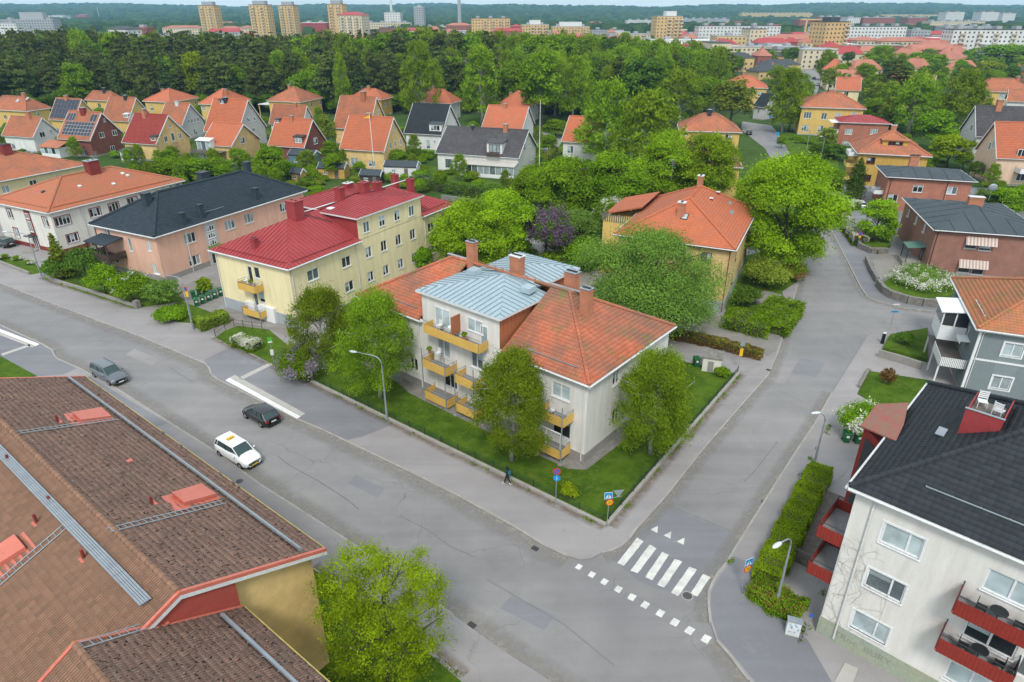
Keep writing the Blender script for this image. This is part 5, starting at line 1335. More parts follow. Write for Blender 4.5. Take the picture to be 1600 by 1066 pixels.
window(B4.root,0.32,a,5.6,-math.pi/2,0.9,0.9,recess=0.0,glass=0);window(B4.root,0.32,a,3.9,-math.pi/2,0.9,1.8,recess=0.0,glass=2);window(B4.root,0.32,a,1.2,-math.pi/2,1.1,2.2,recess=0.0,glass=0,sill=False)
b=MB();b.box(-0.8,a-0.9,2.4,0.36,a+0.9,2.52,M_DSTEEL);b.build('door_canopy',B4.root)
b=MB();b.tube([(-0.9,a,0.1),(-0.9,a,0.25)],1.1,M_CONC,16);b.build('doorstep',B4.root)
B4.hip(3.15,tilem('mottled_orange_tiles',(0.46,0.155,0.08),(0.40,0.14,0.08),(0.36,0.16,0.09),(0.24,0.17,0.08),0.1),U_OR,0.36,0.4,trim=M_OFFW)
snowguard(B4,2,1.5,14.5,0.9,M_RUST);snowguard(B4,0,1.5,23,0.9,M_RUST)
B4.chimney(13.2,7.4,9.4,12.0,1.9,1.5,mat=M_REDTRIM,cap=M_STEEL,pots=2)
for(x,y,k_)in((4,7,2),(8.5,4.5,0),(13.5,3.2,0),(17,5.4,0),(17.3,4.6,0)):
    plate_on(B4,x,y,k_,0.5,0.5,0.25,M_DSTEEL if k_ else M_OFFW,'roof_vent')
B4.downpipe('f',5.2,0.2)

# ---- far-left yellow building
p=at(137,257,7.0);d=Vector((math.cos(R(63)),math.sin(R(63)),0));q=p-d*30
B5=Bld('yellow_apartment_building','pale yellow apartment building at the edge with a big worn orange hip roof','building',(q.x,q.y),63,30,17,7.0,0.4)
for x in(14,19,24):B5.winm('f',x,5.3,1.4,1.4);B5.winm('f',x,2.4,1.4,1.4)
B5.walls(plasterm('faded_yellow_render',(0.66,0.57,0.33)),0.8);B5.hip(3.2,T_ORO,U_OR,0.38,0.42,trim=M_OFFW)
B5.chimney(20.0,8.2,9.5,11.9,1.6,1.4,mat=M_REDTRIM,cap=M_DSTEEL);plate_on(B5,24,7.0,0,0.6,0.5,0.3,M_STEEL,'roof_vent')

# ---- yellow villa with orange hip roof by the side street
C1=Bld('yellow_brick_villa','yellow brick villa with bright orange hip roof, brown window frames and side terrace','house',(27.3,77.8),64.7,20.6,15.4,8.8,0.5)
def z8(x,y):return(1000+x/4,220+y/4)
for(x,y)in((600,715),(662,685),(578,860),(690,560)):C1.win('f',*z8(x,y),1.3,1.4,frame=M_REDTRIM,glass=0)
for y in(3.4,6.6,10.6):C1.winm('s0',y,7.2,1.3,1.3,frame=M_REDTRIM);
C1.winm('s0',4.4,4.2,1.3,1.3,frame=M_REDTRIM,glass=0)
C1.walls(P_YEL,1.7,M_CONCG)
C1.hip(3.7,T_ORB,U_OR,0.36,0.38,hx0=8.2,hx1=5.2,trim=M_DWOOD,gut=True)
for(u,v,h,sx,sy,kk)in((1064,334,1.5,0.9,0.9,1),(1094,288,1.3,1.0,0.8,1)):
    p=C1.px(u,v,11.2);C1.chimney(p.x,p.y,10.0,11.2+h,sx,sy,pots=3,cap=M_OFFW)
for(x,y,w,l)in((12.5,2.6,1.8,0.55),(16.0,3.4,1.4,0.5)):plate_on(C1,x,y,0,w,l,0.08,M_STEEL,'skylight')
o=plate_on(C1,4.6,7.4,2,0.9,1.2,0.10,M_DSTEEL,'skylight');plate_on(C1,4.6,7.4,2,0.65,0.95,0.115,M_GL[3],'pane',o)
for(u,v)in((1110,320),(1121,310),(1094,318)):p=C1.px(u,v,10.8);C1.chimney(p.x,p.y,10.0,11.7,0.35,0.35,mat=M_REDTRIM,cap=M_OFFW,pots=0)
b=MB();zz_=8.0
b.hexa([(8,15.0,0),(20,15.0,0),(20,19.5,0),(8,19.5,0),(8,15.0,zz_),(20,15.0,zz_),(20,19.5,zz_),(8,19.5,zz_)],P_YEL2);b.build('side_wing',C1.root)
b=MB();P4=[(10.5,14.6,9.9),(20.6,14.6,9.9),(20.6,20.0,8.4),(10.5,20.0,8.4)];b.prism([Vector(p)-Vector((0,0,.15))for p in P4],(0,0,.15),U_OR);wr=b.build('wing_roof',C1.root)
v=Vector((0,-5.4,1.5));tiles_obj([slope_tiles((20.6,20.0,8.4),(-1,0,0),v.normalized(),0,10.1,0,10.1,v.length,0.36,0.38,T_ORB)],T_ORB,wr)
b=MB()
for i in range(14):b.box(7.9,15.2+i*0.32,zz_,7.94,15.4+i*0.32,zz_+1.0,M_WOOD)
for i in range(8):b.box(8.0+i*0.32,19.5,zz_,8.2+i*0.32,19.54,zz_+1.0,M_WOOD)
b.build('terrace_railing',C1.root)
C1.downpipe('s0',0.6,0.3,mat=M_REDTRIM)

# ---- white building at the lower right edge, black roof, red balconies
R10=Bld('white_apartment_building','white rendered apartment building with black tiled roof and brick red balconies','building',(18.6,29.3),-43.5,24.0,15.6,11.5,0.35)
def zr(x,y):return(1100+x/2.912,700+y/2.912)
def zg(x,y):return(1200+x/4.008,800+y/4.008)
def winspan(B,face,L_,R_,h,**k):
    a1,z1=B.hit(face,*L_);a2,z2=B.hit(face,*R_);B.winm(face,(a1+a2)/2,(z1+z2)/2,abs(a2-a1),h,**k)
for q_ in((zg(712,130),zg(968,235),1.45),(zg(612,410),zg(852,515),1.45),(zg(525,665),zg(750,780),1.4)):winspan(R10,'f',*q_,split=0.65,glass=3,trim=M_WHITE)
a1,z1=R10.hit('f',*zr(1263,600));
zs_=[w[2]for w in R10.wins[:3]]
for zq,gl in zip(zs_,(3,0,3)):
    R10.winm('f',a1+1.25,zq,2.3,1.45,split=0.5,glass=gl);R10.winm('f',a1+3.1,zq-0.35,0.9,2.1,panes=1,glass=2,sill=False)
for zq in zs_:
    for xq in(13.5,18.5):R10.winm('f',xq,zq,2.0,1.45)
R10.winm('s0',2.2,9.0,1.0,1.4);R10.winm('s0',2.2,6.0,1.0,1.4);R10.winm('s0',9.5,6.0,1.4,1.4)
R10.walls(P_WHITE,1.5,M_GRNPL)
R10.hip(4.4,T_BLK,U_DK,0.34,0.36,trim=M_OFFW,wave=0.022)
snowguard(R10,0,3.2,22,1.7)
fl1,w1=R10.balcony('f',zr(1130,745),zr(1500,930),1.35,1.05,mat=M_BREDMET,rmat=M_DSTEEL);fl2,w2=R10.balcony('f',zr(1040,945),zr(1400,1062),1.35,1.05,mat=M_BREDMET,rmat=M_DSTEEL)
a,z=R10.hit('f',*zr(755,560));R10.downpipe('f',1.35,0.4,mat=M_OFFW)
for fl,w_ in((fl1,w1),(fl2,w2)):
    X_=-w_/2+1.7;b=MB();b.tube([(X_,-0.7,0.82),(X_,-0.7,0.87)],0.4,M_BLACKP,12);b.tube([(X_,-0.7,0.16),(X_,-0.7,0.82)],0.03,M_BLACKP,6)
    c=thing('balcony_table','small round dark table on the %s brick red balcony'%('upper' if fl is fl1 else 'lower'),'table',R10.root.matrix_basis@fl.location,0)
    b.build('table_top',c);
    for s_ in(-0.7,0.9):
        cc=thing('balcony_chair',('dark folding chair left of the table on the %s red balcony' if s_<0 else 'dark folding chair right of the table on the %s red balcony')%('upper' if fl is fl1 else 'lower'),'chair',c.location,R10.a)
        b=MB();x=X_+s_*1.0
        b.box(x-0.22,-0.9,0.58,x+0.22,-0.48,0.62,M_BLACKP);b.build('seat',cc)
        b=MB();b.box(x+0.2*(1 if s_>0 else-1),-0.9,0.62,x+0.24*(1 if s_>0 else-1),-0.48,1.05,M_BLACKP);b.build('backrest',cc)
        for dx in(-0.2,0.2):
            for dy in(-0.88,-0.5):b=MB();b.box(x+dx-0.015,dy-0.015,0.16,x+dx+0.015,dy+0.015,0.58,M_BLACKP);b.build('leg',cc)
    c.rotation_euler=(0,0,R10.a)
# faded spray tag on the plinth
tx=text('TRoc  BURY',0.62,pm('faded_spray_paint',(0.19,0.2,0.15),(0.28,0.3,0.215),1.2),'graffiti',R10.root,0.001);a,z=R10.hit('f',*zr(700,935));tx.location=(a+0.1,0.30,0.85);tx.rotation_euler=(R(90),0,0)
tx['kind']='stuff'
# dry climber stems on the wall
M_VINE=pm('dry_stems',(0.33,0.29,0.25))
b=MB();g=random.Random(4)
def vine(x,z,ang,l,d=0):
    pts=[(x,0.33,z)]
    for i in range(5):ang+=g.uniform(-.5,.5);x+=math.cos(ang)*l/5;z+=math.sin(ang)*l/5;pts.append((min(max(x,0.4),3.3),0.325,min(max(z,0.3),11)))
    b.tube(pts,0.004 if d else 0.008,M_VINE,3,caps=False)
    if d<3:
        for _ in range(2 if d else 3):vine(pts[-1][0],pts[-1][2],ang+g.uniform(-.9,.9),l*0.72,d+1)
for x in(0.7,0.9,1.6,2.0):
    for q in range(3):vine(x,1.4+q*2.0,R(g.uniform(20,120)),1.3)
o=b.build('climber',R10.root);o['kind']='stuff'
# red stair bay and corner balconies on the street side (x = 0 face)
q_=[(.4,6.1),(-1.7,8.2),(-1.8,11.0),(.4,11.1)];b=MB();b.prism([(x,y,0)for x,y in q_],(0,0,10.7),pm('red_board_cladding',(0.25,0.028,0.022),(0.20,0.024,0.02)));bay=b.build('stair_bay',R10.root)
b=MB();b.prism([(-.2,6.6,1.0),(-1.35,7.75,1.0),(-1.38,7.72,1.0),(-.23,6.57,1.0)],(0,0,9.2),M_DSTEEL);b.build('bay_panel',bay)
b=MB();P=[(-1.95,8.1,10.72),(.6,5.8,11.9),(.42,7.9,12.02),(-.15,11.0,11.95),(-2.0,11.3,10.9)];mr=pm('faded_red_sheet',(0.34,0.085,0.065),(0.22,0.15,0.10),1.6,0.6)
for T in((0,1,2),(0,2,3),(0,3,4)):b.prism([Vector(P[i])-Vector((0,0,.1))for i in T],(0,0,.1),mr)
b.build('bay_roof',bay)
R10.balcony('s0',None,None,1.45,1.0,mat=M_BREDMET,rmat=M_DSTEEL,sp=(0.5,3.6,7.0));R10.balcony('s0',None,None,1.45,1.0,mat=M_BREDMET,rmat=M_DSTEEL,sp=(0.5,3.6,4.1))
# roof terrace dormer
P,eu,ev,*_=R10.slopes[2]
b=MB();b.box(3.3,6.4,12.5,5.1,6.46,15.1,M_REDMETAL);b.box(3.3,6.46,12.5,3.36,9.6,14.75,M_REDMETAL);b.box(5.04,6.46,12.5,5.1,9.6,14.9,M_REDMETAL);rb=b.build('roof_terrace',R10.roof)
b=MB();b.box(3.36,6.46,14.2,5.04,9.6,14.3,M_WOOD);b.build('terrace_deck',rb)
b=MB();b.box(3.25,6.35,15.1,5.15,6.5,15.14,M_STEEL);b.box(2.3,6.1,13.05,3.25,7.1,13.1,M_STEEL);b.build('flashing',rb)
x,y=4.2,8.0
def garden_chair(label,p,rz_):
    t=thing('garden_chair',label,'chair',p,rz_);b=MB()
    for i in range(5):
        m=MB();m.box(-0.24,-0.22+i*0.1,0.42,0.24,-0.15+i*0.1,0.44,M_WHITE);m.build('slat',t)
    for i in range(4):
        m=MB();m.box(-0.24,0.24,0.52+i*0.12,0.24,0.26,0.6+i*0.12,M_WHITE);m.build('slat',t)
    for x_ in(-0.24,0.22):
        m=MB();m.box(x_,-0.22,0,x_+0.03,-0.18,0.42,M_WHITE);m.build('leg',t);m=MB();m.box(x_,0.22,0,x_+0.03,0.26,1.0,M_WHITE);m.build('leg',t)
garden_chair('white slatted garden chair on the left of the roof terrace',R10.w(3.75,8.7,14.3),R10.a+0.3)
garden_chair('white slatted garden chair at the right side of the roof terrace',R10.w(4.65,8.2,14.3),R10.a+2.9)

# ---- grey timber house with white trims
R9=Bld('grey_timber_house','grey board clad house with white trims, white glazed porch and mossy orange roof','house',(44.8,57.9),-22.2,16.5,14.6,7.6,0.5)
def zq7(x,y):return(1200+x/4,440+y/4)
R9.win('f',*zq7(1530,430),1.6,1.4,glass=3);R9.win('f',*zq7(1455,635),1.6,1.4,glass=1)
R9.win('s0',*zq7(1247,310),1.2,1.4,glass=1);R9.win('s0',*zq7(1165,510),1.0,1.9,glass=1,panes=1)
R9.walls(M_GREYW,0.6)
b=MB()
for i in range(1,60):
    x=0.5+i*0.2
    if not any(h[0]-0.05<x<h[2]+0.05 for h in R9.holes['f']):b.box(x-0.02,0.47,0.6,x+0.02,0.498,7.4,M_GREYW)
for i in range(1,66):
    y=0.5+i*0.2
    if not any(h[0]-0.05<y<h[2]+0.05 for h in R9.holes['s0']):b.box(0.47,y-0.02,0.6,0.498,y+0.02,7.4,M_GREYW)
o=b.build('cladding_battens',R9.root);o['kind']='stuff'
b=MB();b.box(0.4,0.4,0.5,0.62,0.62,7.5,M_WHITE);b.box(0.5,0.44,4.15,12.5,0.496,4.35,M_WHITE);b.build('corner_board',R9.root)
for h in R9.holes['f']+[]:
    b=MB();b.box(h[0]-0.14,0.44,h[1]-0.14,h[2]+0.14,0.495,h[1],M_WHITE);b.box(h[0]-0.14,0.44,h[3],h[2]+0.14,0.495,h[3]+0.14,M_WHITE)
    b.box(h[0]-0.14,0.44,h[1],h[0],0.495,h[3],M_WHITE);b.box(h[2],0.44,h[1],h[2]+0.14,0.495,h[3],M_WHITE);b.build('window_trim',R9.root)
T_MOS=tilem('mossy_orange_tiles',(0.46,0.165,0.07),(0.38,0.15,0.08),(0.28,0.15,0.09),(0.17,0.17,0.045),0.45)
R9.hip(3.4,T_MOS,U_OR,0.33,0.37,trim=M_OFFW)
snowguard(R9,2,8.0,12.2,1.0,M_OFFW)
b=MB();yA,yB=5.0,8.6
b.hexa([(-1.9,yA,3.9),(0.49,yA,3.9),(0.49,yB,3.9),(-1.9,yB,3.9),(-1.9,yA,5.5),(0.49,yA,5.5),(0.49,yB,5.5),(-1.9,yB,5.5)],M_WHITE);po=b.build('porch',R9.root)
b=MB();b.hexa([(-2.2,yA-.3,7.0),(0.49,yA-.3,7.3),(0.49,yB+.3,7.3),(-2.2,yB+.3,7.0),(-2.2,yA-.3,7.1),(0.49,yA-.3,7.4),(0.49,yB+.3,7.4),(-2.2,yB+.3,7.1)],M_WHITE);b.build('porch_roof',po)
for(x,y)in((-1.85,yA+.05),(-1.85,yB-.05),(-0.7,yA+.05)):b=MB();b.box(x-.06,y-.06,5.5,x+.06,y+.06,7.05,M_WHITE);b.build('post',po)
b=MB();b.box(-1.88,yA+.1,5.55,-1.86,yB-.1,6.95,M_GL[2]);b.box(-1.8,yA+.02,5.55,0.45,yA+.04,6.95,M_GL[0]);b.build('pane',po)
b=MB();b.box(-1.9,1.2,2.6,0.49,yB,2.75,M_WOOD);dk=b.build('deck',R9.root)
for i in range(26):b=MB();b.box(-1.93,1.25+i*0.15,2.6,-1.9,1.36+i*0.15,3.6,M_WHITE);b.build('plank',dk)
for i in range(15):b=MB();b.box(-1.85+i*0.155,1.17,2.6,-1.74+i*0.155,1.2,3.6,M_WHITE);b.build('plank',dk)
for y in(1.3,yA,yB-0.1):b=MB();b.box(-1.9,y,0,-1.76,y+0.14,2.6,M_WHITE);b.build('post',dk)
b=MB();b.box(-0.35,2.5,5.0,0.48,4.3,5.08,M_WHITE);b.box(-0.38,2.5,4.7,-0.35,4.3,5.08,M_WHITE);b.build('door_awning',R9.root)
R9.downpipe('f',0.75,0.3)

# ---- red-brown brick house with the felt roof and striped awnings
R8=Bld('brick_villa','red brown brick villa with dark felt hip roof, striped awnings and satellite dish','house',(60.8,92.9),-15.5,14.6,19.0,6.8,0.45)
def z7(x,y):return(1200+x/4,220+y/4)
for(x,y)in((878,450),(925,497),(975,548)):R8.win('s0',*z7(x,y),1.1,1.3,glass=3)
for(x,y)in((1268,655),(1358,668),(1225,805),(1310,818)):R8.win('f',*z7(x,y),1.6,1.0,glass=0,panes=1,frame=M_OFFW)
R8.walls(P_RBR,0.5)
R8.hip(1.7,M_FELT,M_FELT,seam=2.6,trim=M_DSTEEL,th=0.12)
M_AWN1=pm('awning_cream',(0.62,0.52,0.44));M_AWN2=pm('awning_brown',(0.40,0.30,0.27))
for(x0,y0_,x1,y1_)in((1243,640,1440,655),(1197,785,1383,797)):
    a1,z1=R8.hit('f',*z7(x0,y0_-35),0.3);a2,z2=R8.hit('f',*z7(x1,y1_-35),0.3);z1=(z1+z2)/2;n=18
    aw=thing('awning',None,None);aw.parent=R8.root
    for i in range(n):
        p,q=a1+(a2-a1)*i/n,a1+(a2-a1)*(i+1)/n;b=MB()
        b.hexa([(p,0.43,z1+0.1),(q,0.43,z1+0.1),(q,-0.35,z1-0.95),(p,-0.35,z1-0.95),(p,0.43,z1+0.13),(q,0.43,z1+0.13),(q,-0.35,z1-0.92),(p,-0.35,z1-0.92)],M_AWN1 if i%2 else M_AWN2);b.build('awning_strip',aw)
p=R8.px(1522,322,8.2);R8.chimney(p.x,p.y,7.5,9.6,2.0,0.9,cap=M_OFFW,pots=0)
p=R8.px(1545,312,8.0);sdh=thing('satellite_dish','round grey satellite dish beside the brick villa chimney','satellite dish',R8.w(p.x,p.y,7.9),R8.a)
b=MB();b.tube([(0,0,0),(0,0,2.0)],0.04,M_STEEL,6);b.build('mast',sdh);b=MB()
for i in range(4):
    pass
b.ball((0,-0.15,2.1),(0.62,0.1,0.55),M_STEEL,16,8);b.build('dish',sdh,smooth=True);b=MB();b.tube([(0,-0.2,1.8),(0,-0.7,2.1)],0.02,M_STEEL,5);b.build('feed_arm',sdh)
b=MB();a,z=R8.hit('s0',*z7(860,610),1.0)
yc=R8.px(*z7(880,700),0.2).y;yc=3.9;gm=pm('green_canopy_sheet',(0.10,0.20,0.16),(0.08,0.16,0.13))
for i in range(9):
    y=yc-1.4+i*0.35;m=MB();m.hexa([(-2.0,y,3.0),(0.44,y,3.35),(0.44,y+0.33,3.35),(-2.0,y+0.33,3.0),(-2.0,y,3.06),(0.44,y,3.41),(0.44,y+0.33,3.41),(-2.0,y+0.33,3.06)],gm)
    if i==0:cn=m.build('canopy',R8.root)
    else:m.build('canopy_panel',cn)
for y in(yc-1.3,yc+1.6):b=MB();b.box(-1.9,y-.05,0,-1.8,y+.05,3.0,M_DSTEEL);b.build('post',cn)
b=MB();b.box(-2.2,yc-1.4,0.1,0.44,yc+1.6,0.9,M_CONC);b.build('doorstep',R8.root);window(R8.root,0.42,yc,2.0,-math.pi/2,1.0,2.1,panes=1,recess=0.0,glass=0,frame=M_DWOOD,sill=False)
R8.downpipe('f',0.7,0.5,mat=M_DWOOD)

R7=Bld('flat_roof_brick_house','orange red brick house with low blue grey felt roof behind the brick villa','house',(71.2,127.1),-16.3,15.1,11,6.8,0.5)
for(x,y,g_)in((937,300,0),(1150,312,3),(780,358,0)):R7.win('f',*z7(x,y),1.7,1.4,glass=g_)
R7.win('s0',*z7(693,270),0.9,2.2,glass=3,panes=1)
R7.walls(brickm('orange_red_brick',(0.40,0.13,0.075),(0.33,0.105,0.06),(0.36,0.22,0.16)),0.4);R7.hip(1.1,M_FELT,M_FELT,seam=2.6,trim=M_DSTEEL,th=0.12)
R7.downpipe('f',1.0,0.3,mat=M_DWOOD);R7.downpipe('f',10.6,0.3,mat=M_DWOOD);R7.balcony('s0',None,None,1.6,0.9,mat=M_WHITE,sp=(2.0,5.0,3.0),wavy=False)
R7.chimney(6.0,8.2,7.0,9.6,1.6,0.9,mat=M_CHBRICK,cap=M_DSTEEL)

R6=Bld('ochre_house','ochre rendered house with orange hip roof and a wide dormer','house',(74.7,146.9),-17.2,14.3,14.0,7.5,0.5)
for(x,y)in((643,125),(617,232)):R6.win('f',*z7(x,y),1.7,1.4,frame=M_REDTRIM,glass=0)
R6.winm('f',12.0,5.6,0.9,2.0,glass=3);R6.win('s0',*z7(500,90),1.6,1.2,frame=M_REDTRIM)
R6.walls(P_OCH,0.5,M_CONCG);R6.hip(3.9,T_ORO,U_OR,0.4,0.42,trim=M_OFFW)
b=MB();b.box(4.9,2.6,8.3,9.9,6.0,10.0,P_OCH);dm=b.build('dormer',R6.roof);b=MB();b.box(4.6,2.2,10.0,10.2,6.8,10.15,M_RUST);b.build('dormer_roof',dm)
window(dm,7.4,2.6,9.3,0,2.9,1.0,panes=4,recess=0.0,frame=M_REDTRIM,glass=0)
R6.chimney(7.2,6.8,10.5,12.6,1.0,0.8,cap=M_OFFW)
for z in(1.2,4.0,6.4):R6.balcony('s0',None,None,1.8,1.0,mat=P_YEL2 if z<6 else M_WHITE,sp=(2.5,6.5,z),wavy=False,rail=False)

R5=Bld('red_roof_brick_house','red brick house with crimson sheet roof and white corner balcony','house',(at(1312,191,6.5).x,at(1312,191,6.5).y),-14,13.5,10,6.5,0.4)
def z9(x,y):return(1200+x/4,y/4)
for(x,y)in((505,823),(663,823),(487,900)):R5.win('f',*z9(x,y),1.9,1.6,glass=1,panes=3)
R5.walls(brickm('red_brick',(0.42,0.12,0.07),(0.35,0.10,0.06),(0.33,0.2,0.15)),0.4);R5.hip(1.6,M_REDMETAL,M_REDMETAL,seam=0.9,trim=M_OFFW,th=0.1)
R5.balcony('s0',None,None,1.7,1.3,mat=M_WHITE,sp=(1.0,6.0,3.2),wavy=False,rail=False)
b=MB();b.box(-2.0,0.6,6.2,0.4,6.4,6.3,M_WHITE);b.build('balcony_roof',R5.root)

R4=Bld('bright_yellow_house','bright yellow rendered house with reddish brown hip roof beside the far street','house',(88.9,215.8),-16,18.5,14,8.5,0.5)
def za(x,y):return(1100+x/6.4,60+y/6.4)
for(x,y,n)in((1035,770,3),(1200,780,2),(1338,780,2),(1500,775,2),(1012,897,3),(1165,905,2)):R4.win('f',*za(x,y),2.2 if n==3 else 1.6,1.9,panes=n,glass=2)
R4.walls(P_YEL2,0.5,M_CONCG);R4.hip(3.6,T_ORO,U_OR,0.5,0.5,trim=M_WHITE);R4.chimney(9,7.2,11,13,1.4,0.9)

# ================================================================== BROWN ROOF IN THE FOREGROUND (x away along the street, y up the street slope)
o9=at(505,858,9.0)
B0=Bld('brown_roof_building','yellow rendered building with large weathered brown tile roof and coral sheet metal trims','building',(o9.x,o9.y),141.6,30.2,14.7,9.0,0.5)
RY,RZ=7.35,12.0;OFF=4.9;RYB,RZB=6.5,12.5;XB=-19.0
b=MB()
PW=P_YBR
b.poly([(0.5,0.5,-.3),(30,0.5,-.3),(30,0.5,9),(0.5,0.5,9)],PW);b.poly([(0.5,14.2,-.3),(30,14.2,-.3),(30,14.2,9),(0.5,14.2,9)],PW)
for x in(0.5,29.7):b.poly([(x,0.5,-.3),(x,14.2,-.3),(x,14.2,9),(x,RY,RZ-0.1),(x,0.5,9.1)],PW)
b.build('wall',B0.root)
b=MB();y0_,y1_=OFF+0.5,OFF+2*RYB-.5
b.poly([(XB,y0_,-.3),(0.45,y0_,-.3),(0.45,y0_,9),(XB,y0_,9)],PW);b.poly([(XB,y1_,-.3),(0.45,y1_,-.3),(0.45,y1_,9),(XB,y1_,9)],PW)
for x in(XB+.4,0.45):b.poly([(x,y0_,-.3),(x,y1_,-.3),(x,y1_,9),(x,OFF+RYB,RZB-0.1),(x,y0_,9.1)],PW)
b.build('wall',B0.root)
def halfroof(x0,x1,oy,seed,RY,RZ):
    roof=None
    A=[(x0,oy,9.0),(x1,oy,9.0),(x1,oy+RY,RZ),(x0,oy+RY,RZ)];Bq=[(x1,oy+2*RY,9.0),(x0,oy+2*RY,9.0),(x0,oy+RY,RZ),(x1,oy+RY,RZ)]
    b=MB()
    for P in(A,Bq):b.prism([Vector(p)-Vector((0,0,.2))for p in P],(0,0,.2),U_BR)
    roof=b.build('roof',B0.root);ev=Vector((0,RY,RZ-9.0));H=ev.length;ev/=H
    tiles_obj([slope_tiles(A[0],(1,0,0),ev,0,x1-x0,0,x1-x0,H,0.30,0.34,T_BRN,seed,0.045,0.10,True)],T_BRN,roof,'dark_tiles')
    tiles_obj([slope_tiles(Bq[0],(-1,0,0),(0,-ev.y,ev.z),0,x1-x0,0,x1-x0,H,0.30,0.34,T_BRN2,seed+1,0.065,0,True)],T_BRN2,roof,'light_tiles')
    b=MB();ridge_caps(b,(x0,oy+RY,RZ-0.04),(x1,oy+RY,RZ-0.04),T_BRN2,0.15,0.4);o=b.build('ridge_tiles',roof);o['kind']='stuff';setrnd(o.data,.35)
    return roof
rA=halfroof(0,30.2,0,21,RY,RZ);rB=halfroof(XB,-0.02,OFF,31,RYB,RZB)
def verge(parent,x,pts,sg,mat=M_CORAL,w=0.16,up=0.10,dn=0.12,name='verge_flashing'):
    b=MB()
    for(p,q)in zip(pts[:-1],pts[1:]):
        P=[Vector((x,*p)),Vector((x,*q))];d=Vector((sg*w,0,0))
        b.hexa([P[0]-Vector((0,0,dn)),P[1]-Vector((0,0,dn)),P[1]-Vector((0,0,dn))+d,P[0]-Vector((0,0,dn))+d,P[0]+Vector((0,0,up)),P[1]+Vector((0,0,up)),P[1]+Vector((0,0,up))+d,P[0]+Vector((0,0,up))+d],mat)
    return b.build(name,parent)
SB=(RZB-9)/RYB;YC=(RZ+3-9+SB*OFF)/(3/RY+SB);ZC=9+(YC-OFF)*SB
prA=[(-0.1,8.97),(RY,RZ),(YC+.1,ZC-.04)]
verge(rA,0.0,prA,-1);verge(rA,-0.162,[(p[0],p[1]-0.17)for p in prA[:2]],0.6,M_OFFW,0.1,0.06,0.16,'barge_board')
verge(rA,-0.162,[(p[0],p[1]-0.17)for p in prA[1:]],0.6,M_OFFW,0.1,0.06,0.16,'barge_board')
verge(rA,30.2,[(-0.1,8.97),(RY,RZ),(14.8,8.95)],1)
prB=[(OFF-.1,8.98),(OFF+RY,RZ),(OFF+14.8,8.95)]
verge(rB,0.0,[(YC,ZC),(OFF+RYB,RZB+.02),(OFF+2*RYB+.1,8.97)],1)
verge(rB,-0.18,[(OFF-.05,8.98),(YC+.1,ZC)],1,M_CORAL,0.12,0.12,0.02)
M_RUSTR=pm('brick_red_sheet',(0.36,0.07,0.05))
b=MB();b.poly([(-0.02,OFF,9.0),(-0.02,YC,ZC),(-0.02,RY,RZ-.25),(-0.02,OFF,9+OFF*3/RY-.25)],M_RUSTR);b.build('gable_sheet',rA)
b=MB();b.tube([(-0.1,-0.09,8.93),(30.3,-0.09,8.93)],0.075,pm('yellow_gutter',(0.55,0.42,0.13)),8);b.build('gutter',B0.root)
b=MB();b.tube([(XB,OFF-0.09,8.93),(-0.1,OFF-0.09,8.93)],0.075,MATS['yellow_gutter'],8);b.build('gutter',B0.root)
def rail2(parent,x0,x1,oy,y):
    z=9+y*(3/RY if oy==0 else SB);b=MB();y=oy+y
    b.hexa([(x0,y,z+.12),(x1,y,z+.12),(x1,y+.16,z+.2),(x0,y+.16,z+.2),(x0,y-.02,z+.26),(x1,y-.02,z+.26),(x1,y+.14,z+.34),(x0,y+.14,z+.34)],M_STEEL)
    n=int((x1-x0)/1.1)
    for i in range(n+1):q=x0+(x1-x0)*i/n;b.box(q-.02,y-.06,z,q+.02,y+.2,z+.2,M_STEEL)
    return b.build('snow_guard',parent)
rail2(rA,0.35,29.9,0,1.05);rail2(rB,XB,-0.5,OFF,1.05)
def slopept(u,v,oy=0.0,rear=False,up=0.0):
    """roof point of the foreground building seen at a pixel"""
    ry,rz_=(RY,RZ)if oy==0 else(RYB,RZB);n=Vector((0,(rz_-9)*(1 if rear else-1),ry)).normalized()
    nw=B0.ex*n.x+B0.ey*n.y+Vector((0,0,n.z));p0=B0.w(0,oy+ry,rz_+up)
    return B0.loc(hitp(u,v,p0,nw))
def slab_at(name,pts,h,mat,parent,oy=0.0,rear=False,base=0.02):
    P=[slopept(u,v,oy,rear)for u,v in pts];b=MB();b.prism([p+Vector((0,0,base))for p in P],(0,0,h),mat);return b.build(name,parent)
def walkway(parent,x0,x1,y,zf,w=0.52):
    z=zf(y+w/2)+0.28;w_=thing('roof_walkway',None,None);w_.parent=parent;n=max(1,int((x1-x0)/2.4))
    for i in range(n):
        p,q=x0+(x1-x0)*i/n+.01,x0+(x1-x0)*(i+1)/n-.01;b=MB()
        for j in range(5):b.box(p,y+j*w/5+.012,z,q,y+(j+1)*w/5-.012,z+.03,M_STEEL)
        b.box(p,y,z-.05,q,y+.03,z+.05,M_STEEL);b.box(p,y+w-.03,z-.05,q,y+w,z+.05,M_STEEL);b.box(p+.1,y+.1,zf(y),p+.14,y+w-.1,z,M_STEEL)
        b.build('grating',w_)
    return w_
rearz=lambda y:RZ-(y-RY)*3/RY
pw1=slopept(225,945,0,True,0.25)
walkway(rA,max(0.5,pw1.x),29.5,pw1.y-0.35,rearz);pw2=slopept(72,1050,OFF,True,0.2)
walkway(rB,XB,-1.6,OFF+RYB+0.7,lambda y:RZB-(y-OFF-RYB)*SB)
for(a,c)in(((20,680),(182,657)),((170,832),(350,787))):ladder(B0,slopept(*a),slopept(*c),0.42,parent=rA,lift=0.14)
